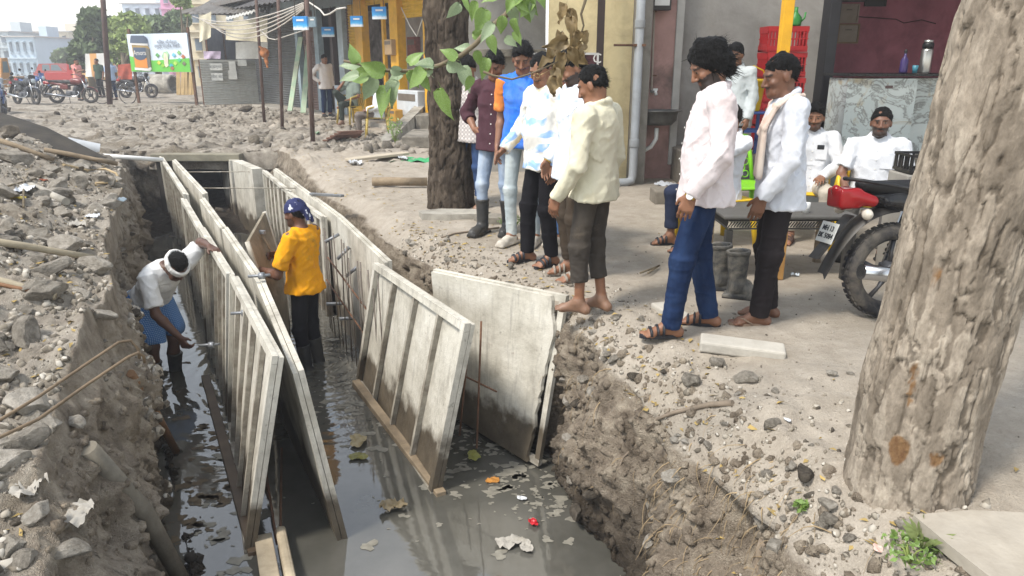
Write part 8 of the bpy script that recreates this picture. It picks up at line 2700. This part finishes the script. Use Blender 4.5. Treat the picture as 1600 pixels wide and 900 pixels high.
for k in range(560):
 if k < 360:
  y = rr.gauss(2.75, .42); z = -.12 - .75 * rr.random() ** 1.2
 else:
  y = 2.2 + 4.0 * rr.random(); z = -.08 - .8 * rr.random()
 x = float(RTn(np.float32(y)))
 h = BV.ray_cast(Vector((x - 1.0, y, z)), Vector((1, 0, 0)))
 if h[0] is None: continue
 p = Vector(h[0])
 q = [p + Vector((.02, 0, .01))]
 v = Vector((-1, rr.uniform(-1.2, 1.2), rr.uniform(-.3, .7))).normalized()
 L = rr.uniform(.05, .22)
 for i in range(5):
  v = (v + Vector((rr.uniform(-.2, .35), rr.uniform(-.45, .45), -.45 + rr.uniform(-.2, .2)))).normalized()
  q.append(q[-1] + v * L / 5)
 r0 = rr.choice((.0014, .0018, .0025, .004))
 rb_m.tube(q, [r0 * (1 - .15 * i) for i in range(6)], 4, caps=False)
tag(rb_m.build('hanging_roots', mat('root_brown', '#9a8668', .9, .3, 20)), 'tangle of thin roots hanging from the right bank', 'roots', kind='stuff')
def root(pts, r, label):
 P_ = []
 for px, py in pts:
  h, n = hit(px, py)
  P_.append(h + n * r * .6)
 b = MB(); b.tube([p - P_[0] for p in P_], [r * (1 - .12 * i) for i in range(len(P_))], 8)
 tag(b.build('root', mat('root_bark', '#7f7263', .9, .25, 14), loc=P_[0]), label, 'root')
root([(1145, 632), (1110, 634), (1080, 640), (1055, 646), (1030, 655), (1010, 672)], .016, 'thick grey root lying over the edge of the right bank')
root([(1030, 655), (1000, 690), (975, 715), (960, 750)], .007, 'thin root running down from the thick root')
root([(1195, 850), (1185, 880), (1190, 900)], .02, 'stubby root end at the bottom of the right bank')
root([(780, 357), (740, 362), (710, 366), (690, 372)], .012, 'root reaching from the dark trunk to the bank edge')
def pole_on(p, q, r, m, label, cat='pole', name='wooden_pole', lift=0.02, n=10, ends=None):
 a, na = hit(*p); b_, nb2 = hit(*q)
 a, b_ = a + Vector((0, 0, r + lift)), b_ + Vector((0, 0, r + lift))
 rs = [r, r * 1.03, r * .97, r]
 pts_ = [a, a.lerp(b_, .33) + Vector((0, 0, .004)), a.lerp(b_, .66), b_]
 m_ = MB(); m_.tube([x - a for x in pts_], rs, n)
 return tag(m_.build(name, m, loc=a), label, cat)
M_BAM = mat('grey_bamboo', '#a0957f', .8, .2, 6, .3, 30, dirt='#766b58')
pole_on((-20, 386), (147, 412), .024, M_BAM, 'long pale pole lying across the left bank')
pole_on((-20, 444), (90, 474), .022, M_BAM, 'shorter pale pole lying below the long one')
pole_on((-20, 450), (50, 462), .012, mat('brown_cane', '#7d5c42', .8, .2, 8), 'thin brown cane beside the shorter pole')
pole_on((70, 240), (185, 262), .03, M_WOOD, 'grey wooden pole half buried near the crest of the heap')
pole_on((0, 100 + 126), (85, 256), .028, M_WOOD, 'wooden pole running under the dark board')
pole_on((50, 300), (105, 325), .035, M_CONC, 'broken concrete post lying on the heap')
a, _ = hit(140, 715)
c_ = G(283, 905, -1.12)
mid_ = a.lerp(c_, .55) + Vector((.02, 0, .10))
b = MB(); b.tube([Vector((0, 0, .05)), a.lerp(c_, .3) - a + Vector((0, 0, .09)), mid_ - a, c_ - a], [.042, .046, .046, .042], 12)
tag(b.build('log', mat('grey_log', '#7a7468', .9, .25, 5, .5, 30, dirt='#4d463c'), loc=a), 'grey log sloping down the left bank into the trench', 'log')
a = hit(205, 590)[0]; c_ = G(275, 705, -1.15)
b = MB(); b.tube([(0, 0, .03), (c_ - a) * .5 + Vector((0, 0, .05)), c_ - a], [.026, .028, .026], 10)
tag(b.build('wooden_stake', mat('brown_stake', '#7d5f44', .85, .25, 6, .3, 30), loc=a), 'brown wooden stake leaning into the water by the bending man', 'stake')
for k, (pts_, lab) in enumerate([([(-15, 665), (60, 620), (130, 572), (185, 535), (204, 532), (216, 545), (218, 560)], 'upper bent steel rod with hooked end over the left bank'), ([(-15, 690), (60, 655), (130, 605), (200, 558), (216, 551), (224, 556), (226, 566)], 'lower bent steel rod with hooked end over the left bank')]):
 Y0 = [2.9, 2.7][k]
 ys_ = [Y0 - .55, Y0 - .3, Y0, Y0 + .22, Y0 + .27, Y0 + .29, Y0 + .30]
 P_ = [D(x, y, yy) for (x, y), yy in zip(pts_, ys_)]
 b = MB(); b.tube([p - P_[0] for p in P_], .0065, 8)
 tag(b.build('bent_rod', mat('rod_tan', '#75644f', .7, .25, 12), loc=P_[0]), lab, 'rod')
b = MB(); P_ = [D(155, 243, 11.5), D(255, 250, 12.0)]
b.tube([P_[0] - P_[0], P_[1] - P_[0]], .035, 12); tag(b.build('white_pipe', M_WHITE_P, loc=P_[0]), 'white plastic pipe lying left of the culvert', 'pipe')
b = MB(); P_ = [D(105, 226, 11.0), D(155, 236, 11.2)]
b.tube([P_[0] - P_[0], P_[1] - P_[0]], .11, 16, caps=False); b.tube([P_[0] - P_[0], P_[1] - P_[0]], .10, 16, caps=False); tag(b.build('rolled_sheet', mat('white_roll', '#b9bcbf', .5, .15, 5), loc=P_[0]), 'rolled whitish tin lying beside the dark board', 'roll')
def slab_poly(name, pts, thick, m, label, cat):
 P_ = [Vector(p) for p in pts]
 nr = (P_[1] - P_[0]).cross(P_[2] - P_[0]).normalized()
 if nr.z < 0: nr = -nr
 n = len(P_)
 b = MB(); b.add([p - P_[0] for p in P_] + [p - P_[0] - nr * thick for p in P_], [tuple(range(n)), tuple(reversed(range(n, 2 * n)))] + [(i, n + i, n + (i + 1) % n, (i + 1) % n) for i in range(n)])
 return tag(b.build(name, m, loc=P_[0]), label, cat)
M_DBOARD = mat('dark_board', '#2f2a23', .85, .3, 3, .4, 24, dirt='#4a4337')
slab_poly('board_sheet', [D(-40, 162, 11.2), D(70, 198, 10.5), D(165, 246, 9.9), D(95, 242, 9.5), D(-40, 202, 9.8)], .03, M_DBOARD, 'big dark wooden sheet leaning on the crest of the spoil heap', 'board')
slab_poly('board_sheet', [D(-40, 190, 10.3), D(60, 222, 9.8), D(92, 240, 9.6), D(40, 238, 9.4), D(-40, 222, 9.5)], .025, mat('mid_board', '#4d463a', .85, .25, 3, .4, 24), 'lighter wooden sheet under the big dark one', 'board')
def cable_on(pts, r, m, label, cat, name):
 P_ = [hit(x, y)[0] + Vector((0, 0, r + .02)) for x, y in pts]
 b = MB(); b.tube([p - P_[0] for p in P_], r, 6)
 tag(b.build(name, m, loc=P_[0]), label, cat)
cable_on([(100, 262), (140, 270), (165, 268), (182, 275), (187, 284), (178, 290), (150, 291)], .014, mat('tan_hose', '#b5a07c', .7, .15), 'tan looped hose near the edge of the left bank', 'hose', 'hose')
cable_on([(62, 238), (48, 270), (38, 290), (38, 330)], .009, M_TWIG, 'crooked twig standing on the heap', 'twig', 'twig')
cable_on([(0, 300), (50, 285), (98, 270)], .008, M_TWIG, 'thin straight twig across the heap', 'twig', 'twig')
cable_on([(1000, 432), (1018, 425), (1030, 420), (1012, 432)], .007, M_TWIG, 'forked twig on the yard behind the long-haired man', 'twig', 'twig')
def block_at(px, py, size, rz, m, label, cat='slab', name='concrete_slab', bev=.012, tilt=(0, 0), z=None):
 h, n = hit(px, py)
 b = MB(); b.box((0, 0, size[2] / 2), size, bev=bev)
 o = b.build(name, m, loc=h + Vector((0, 0, -.012)), rot=(tilt[0], tilt[1], rz))
 return tag(o, label, cat)
block_at(1158, 548, (.46, .14, .065), R(-14), mat('pale_strip', '#b3aea4', .85, .12, 6, .4, 30, dirt='#8d867a'), 'pale concrete strip lying in front of the long-haired man', tilt=(.06, .05))
block_at(1050, 492, (.13, .34, .05), R(18), MATS['pale_strip'], 'short pale concrete piece behind the foot of the long-haired man')
def rough_slab(px, py, outline, thick, m, label):
 h, n = hit(px, py)
 b = MB(); b.prism(outline, thick)
 return tag(b.build('stone_slab', m, loc=h + Vector((0, 0, -.01))), label, 'slab')
M_SLAB = mat('dusty_slab', '#a59d90', .9, .12, 5, .4, 30, dirt='#857c6e', dirt_amt=.6)
rough_slab(1530, 850, [(-.17, .12), (-.14, -.05), (-.10, -.22), (.30, -.22), (.34, .0), (.30, .13), (.05, .15)], .045, M_SLAB, 'flat dusty stone slab in the bottom right corner')
rough_slab(716, 340, [(-.42, .05), (-.36, -.12), (-.1, -.16), (.2, -.13), (.34, -.02), (.22, .14), (-.2, .16)], .075, M_CONC, 'broken concrete disc at the foot of the dark trunk')
rough_slab(768, 346, [(-.18, .05), (-.12, -.12), (.12, -.13), (.2, .02), (.05, .14)], .07, M_CONC_D, 'lumpy broken concrete right of the disc')
beam('flat_board', hit(543, 255)[0] + Vector((0, 0, .05)), hit(635, 246)[0] + Vector((0, 0, .07)), .22, .04, mat('sandy_board', '#b0a592', .85, .15, 4), 'sandy flat board lying left of the green net', 'board')
pole_on((582, 293), (668, 293), .055, M_WOOD, 'thick round log lying left of the dark trunk', 'log', 'log')
beam('grey_bar', D(486, 303, 8.9), D(535, 306, 8.3), .05, .03, M_STEEL, 'flat grey bar sticking out of the bank above the right forms', 'bar')
b = MB()
hn, _ = hit(655, 252)
vs = []
for j in range(9):
 for i in range(13):
  vs.append((-.45 + .075 * i, -.25 + .0625 * j, .02 + .03 * math.sin(i * 1.3) * math.cos(j * 1.1)))
b.add(vs, [(j * 13 + i, j * 13 + i + 1, j * 13 + i + 14, j * 13 + i + 13) for j in range(8) for i in range(12)], True)
tag(b.build('green_net', mat('green_net_cloth', '#3f9a63', .8, .25, 30), loc=hn), 'green net spread on the ground left of the dark trunk', 'net')
for k in range(5):
 beam('rusty_plank', hit(508 + 3 * k, 222)[0] + Vector((.02 * k, .05 * k, .03 + .035 * k)), hit(556 + 2 * k, 216 + k)[0] + Vector((0, .05 * k, .03 + .035 * k)), .12, .03, mat('rusty_brown_plank', '#6e4f40', .85, .25, 5), ['lowest', 'second lowest', 'middle', 'second highest', 'topmost'][k] + ' rusty brown plank of the pile before the shops', 'plank')
def shrub(px, py, h_, n, label, spread=.18, seed=0):
 g, _ = hit(px, py)
 o = empty('weed', g)
 rs = random.Random(seed)
 b = MB()
 for k in range(n):
  a = rs.uniform(0, 6.28); L = h_ * rs.uniform(.5, 1)
  e = Vector((math.cos(a) * spread * rs.random(), math.sin(a) * spread * rs.random(), L))
  b.tube([(0, 0, 0), e * .5 + Vector((0, 0, .02)), e], [.005, .004, .002], 4)
 b.build('stems', mat('green_stem', '#7d8a4a', .8, .2), o)
 crown('foliage', o, (0, 0, 0), [(0, 0, h_ * .6, spread, spread, h_ * .45)], n * 26, .028 if h_ > .3 else .014, M_LEAF, seed)
 tag(o, label, 'weed')
shrub(618, 228, .62, 9, 'leafy weed growing at the foot of the steps', .16, 2)
shrub(1420, 880, .09, 7, 'tuft of green weeds beside the bottom right slab', .10, 3)
shrub(1250, 800, .05, 4, 'small green sprout on the bank left of the near trunk', .03, 4)
shrub(800, 358, .14, 8, 'dusty sprig of leaves near the gumboots', .14, 5)
def grass_tuft(px, py, label):
 g, _ = hit(px, py)
 b = MB(); rs = random.Random(px)
 for k in range(34):
  a = rs.uniform(0, 6.28); L = rs.uniform(.05, .14)
  e = Vector((math.cos(a) * L * .7, math.sin(a) * L * .7, L * .75))
  b.add([(-.002, 0, 0), (.002, 0, 0), e * .55 + Vector((0, 0, .03)), e], [(0, 1, 2), (0, 2, 3)])
 tag(b.build('grass_tuft', mat('dry_green_grass', '#7a8652', .8, .3, 20), loc=g), label, 'grass')
grass_tuft(1440, 860, 'wispy grass hanging over the edge beside the bottom right slab')
def crumple(px, py, size, m, label, flat=.4, water=False, seed=0, cat='litter', name='litter'):
 if water:
  p = G(px, py, WATER_Z + .006); nrm = Vector((0, 0, 1))
 else:
  p, nrm = hit(px, py)
 rs = np.random.default_rng(seed + int(px))
 n = 12
 u, v = np.meshgrid(np.linspace(-1, 1, n), np.linspace(-1, 1, n))
 q = np.stack([u.ravel(), v.ravel(), np.zeros(n * n)], 1)
 an = np.arctan2(q[:, 1], q[:, 0]); rd = np.abs(q[:, :2]).max(1) / np.maximum(np.linalg.norm(q[:, :2], axis=1), 1e-6)
 ph = rs.uniform(0, 6.28, 3)
 q[:, :2] *= (rd * (.8 + .22 * np.sin(2 * an + ph[0]) + .08 * np.sin(3 * an + ph[1]) + .03 * np.sin(6 * an + ph[2])))[:, None]
 q[:, 2] = flat * (.6 * fbm((q * 1.3 + seed * 3 + px).astype(np.float32), 3, seed, ridged=True) + .25 * rs.normal(size=n * n) * .5) + flat * .35
 me = mesh_np(name, q * size, grid_faces(n, n), False)
 o = link(name, me, m, loc=Vector(p) + Vector((0, 0, .004)), rot=(0, 0, rs.uniform(0, 6)))
 return tag(o, label, cat)
def plast(name, c): return mat(name, c, .35, .15, 9)
M_PW, M_PB, M_PR, M_PY = plast('white_film', '#c9ccd0'), plast('blue_film', '#5f8fc4'), plast('red_film', '#b3202a'), plast('yellow_film', '#c9b23a')
M_RAG = cloth('dirty_rag', '#a8a39a', dirt='#77705f')
for i, (px, py, s, m, lab, fl, w) in enumerate([
 (45, 770, .075, M_RAG, 'dirty white rag caught on the stones of the left bank', .7, False), (120, 810, .09, M_RAG, 'grey strip of cloth near the log', .5, False), (40, 300, .12, M_PW, 'white and blue plastic bag on the upper heap', .5, False), (28, 312, .06, M_PY, 'yellow scrap beside the white bag on the heap', .4, False), (185, 318, .13, plast('grey_blue_film', '#7d8c96'), 'grey-blue plastic scrap near the bank edge', .5, False), (145, 340, .06, M_PW, 'small white scrap below the hose', .5, False), (66, 284, .05, plast('rust_scrap', '#8a4a2c'), 'rust-red scrap among the stones of the heap', .6, False), (120, 355, .10, M_RAG, 'pale rag on the heap above the long pole', .5, False),
 (350, 322, .16, M_PW, 'white bag floating before the culvert', .7, True), (349, 336, .18, M_PB, 'blue plastic sheet floating before the culvert', .4, True), (372, 338, .14, plast('brown_trash', '#8a7458'), 'brown scraps floating before the culvert', .5, True), (338, 345, .12, plast('dark_trash', '#4d443a'), 'dark trash floating left of the blue sheet', .5, True),
 (833, 818, .042, M_PR, 'red wrapper floating on the water', .5, True), (815, 780, .035, M_PW, 'white scrap floating under the flat panel', .4, True), (795, 850, .085, M_RAG, 'beige cloth floating in the middle of the water', .4, True), (822, 856, .06, M_RAG, 'trailing end of the beige cloth in the water', .4, True), (740, 715, .07, plast('olive_film', '#8f8f4a'), 'olive plastic floating at the foot of the leaning panel', .4, True), (560, 715, .07, plast('olive_film2', '#77743a'), 'dull yellow plastic under water in the channel', .25, True), (615, 795, .09, plast('straw_trash', '#8a7a5d'), 'clump of straw and trash in the channel', .7, True), (560, 690, .10, plast('straw_trash2', '#9a8c6a'), 'straw floating in the channel before the panels', .35, True), (770, 752, .05, plast('orange_film', '#b07a3a'), 'orange-brown wrapper floating near the flat panel', .35, True),
 (855, 320, .05, M_PR, 'red scrap at the gumboots of the man in maroon', .4, False), (828, 318, .06, M_PW, 'white scrap left of the red one on the bank', .4, False), (1230, 658, .02, M_PW, 'white and pink packet on the bank right of the root', .4, False), (1372, 858, .028, mat('pack_yellow_pink', '#d3b3a8', .5, .3, 30), 'small printed packet at the bottom right', .3, False), (1242, 432, .03, plast('cup_white_blue', '#c3cdd6'), 'crushed paper cup on the yard between the men', .9, False), (1522, 745, .014, M_PB, 'tiny blue scrap right of the near trunk', .5, False), (555, 258, .12, M_PW, 'clear plastic cup on the ground near the sandy board', .7, False), (630, 250, .09, M_PW, 'crumpled clear plastic at the edge of the green net', .7, False), (660, 196, .22, cloth('blue_white_cloth', '#a9b3cc'), 'pale blue cloth lying on the steps', .6, False), (495, 210, .10, plast('green_bottle', '#8fae8f'), 'pale green bottle scrap by the pile of planks', .7, False), (1040, 300 - 8, .16, M_PW, 'clear plastic on the step under the basin', .4, False)]):
 crumple(px, py, s, m, lab, fl, w, i)
def scum(regions, n, seed):
 rs = np.random.default_rng(seed)
 b = MB()
 for (px, py, w, h), k in zip(regions, n):
  for i in range(k):
   c = G(px + rs.normal(0, w), py + rs.normal(0, h), WATER_Z + .003)
   r0 = (.006 + .042 * rs.random() ** 3)
   m_ = 14
   ph = rs.uniform(0, 6.28, 4)
   vs = [(c.x, c.y, c.z)]
   for a in np.linspace(0, 2 * math.pi, m_, endpoint=False):
    rad = r0 * (1 + .35 * math.sin(2 * a + ph[0]) + .25 * math.sin(3 * a + ph[1]) + .2 * math.sin(5 * a + ph[2]))
    vs.append((c.x + rad * math.cos(a) * 1.4, c.y + rad * math.sin(a), c.z))
   b.add(vs, [(0, 1 + j, 1 + (j + 1) % m_) for j in range(m_)])
 return b
sb_ = scum([(800, 730, 60, 26), (720, 690, 40, 20), (850, 780, 50, 24), (540, 640, 40, 40), (700, 800, 90, 50), (350, 800, 30, 50)], [95, 50, 60, 60, 26, 40], 3)
tag(sb_.build('scum', mat('grey_scum', '#827e73', .6, .25, 20)), 'grey scum drifting on the water', 'scum', kind='stuff')
sb_ = scum([(300, 770, 26, 60), (340, 720, 22, 60), (255, 420, 14, 60), (350, 320, 20, 10)], [40, 40, 40, 20], 4)
tag(sb_.build('floating_debris', mat('brown_debris', '#5d5140', .8, .4, 20)), 'dark leaf litter and mud floating along the left side', 'debris', kind='stuff')
cp, cs = [], []
for k in range(6500):
 right = k % 5 < 3
 y = (1.7 + 4.4 * rg.random()) if right else 1.6 + 8 * rg.random() ** 1.3
 z = .1 - 1.25 * rg.random()
 x = float(RTn(y)) - 1.1 if right else float(LB(y)) + 1.3
 h = BV.ray_cast(Vector((x, y, z)), Vector((1 if right else -1, rg.normal(0, .2), -.1)))
 if h[0] is None or abs(h[0].x - x) > 3: continue
 cp.append(tuple(h[0])); cs.append(.005 + .032 * rg.random() ** 3.2)
for k in range(2600):
 y = 12.9 + 15 * rg.random() ** 1.3
 x = -3.0 - .5 * (y - 13) + rg.normal(-1.0, 3.4)
 h, nn_ = drop(x, y)
 cp.append((h.x, h.y, h.z)); cs.append(.02 + .10 * rg.random() ** 3)
cme = scatter_mesh(cp, cs, 'stone', 9)
zc_ = np.zeros((len(cme.vertices), 3), np.float32); zc_[:(len(cp) - 2600) * 12, 0] = 1
set_color(cme, zc_, 'Zone')
tag(link('soil_crumbs', cme, M_GROUND), 'crumbling clods of soil on the dug faces and the far road', 'soil', kind='stuff')
for k in range(110):
 right = k < 70
 y = 1.9 + 3.6 * rr.random() if right else 1.8 + 6.5 * rr.random()
 z = -.05 - 1.0 * rr.random()
 x = float(RTn(y)) - 1.0 if right else float(LB(y)) + 1.2
 h = BV.ray_cast(Vector((x, y, z)), Vector((1 if right else -1, 0, 0)))
 if h[0] is None or h[0].z < -1.15: continue
 put_rock(h[0], h[1], .02 + .055 * rr.random() ** 1.6, M_ROCKD if rr.random() < .35 else M_ROCK, 'stone stuck in the raw soil of the right bank face' if right else 'stone stuck in the raw soil of the left bank face', 'stone', 'stones in the right bank face' if right else 'stones in the left bank face', name='embedded_stone')
# ============================================================ the hazy air
hz = MB(); hz.box((-25, 193.5, 4.78), (530, 403, 14.46))
ho = hz.build('haze', None)
t = bpy.data.materials.new('haze_air'); t.use_nodes = True
for n_ in list(t.node_tree.nodes): t.node_tree.nodes.remove(n_)
vo_ = t.node_tree.nodes.new('ShaderNodeVolumePrincipled'); vo_.inputs['Color'].default_value = (.95, .96, 1, 1); vo_.inputs['Density'].default_value = .0038; vo_.inputs['Anisotropy'].default_value = .3
t.node_tree.links.new(vo_.outputs[0], t.node_tree.nodes.new('ShaderNodeOutputMaterial').inputs['Volume'])
ho.data.materials.append(t); tag(ho, kind='stuff')
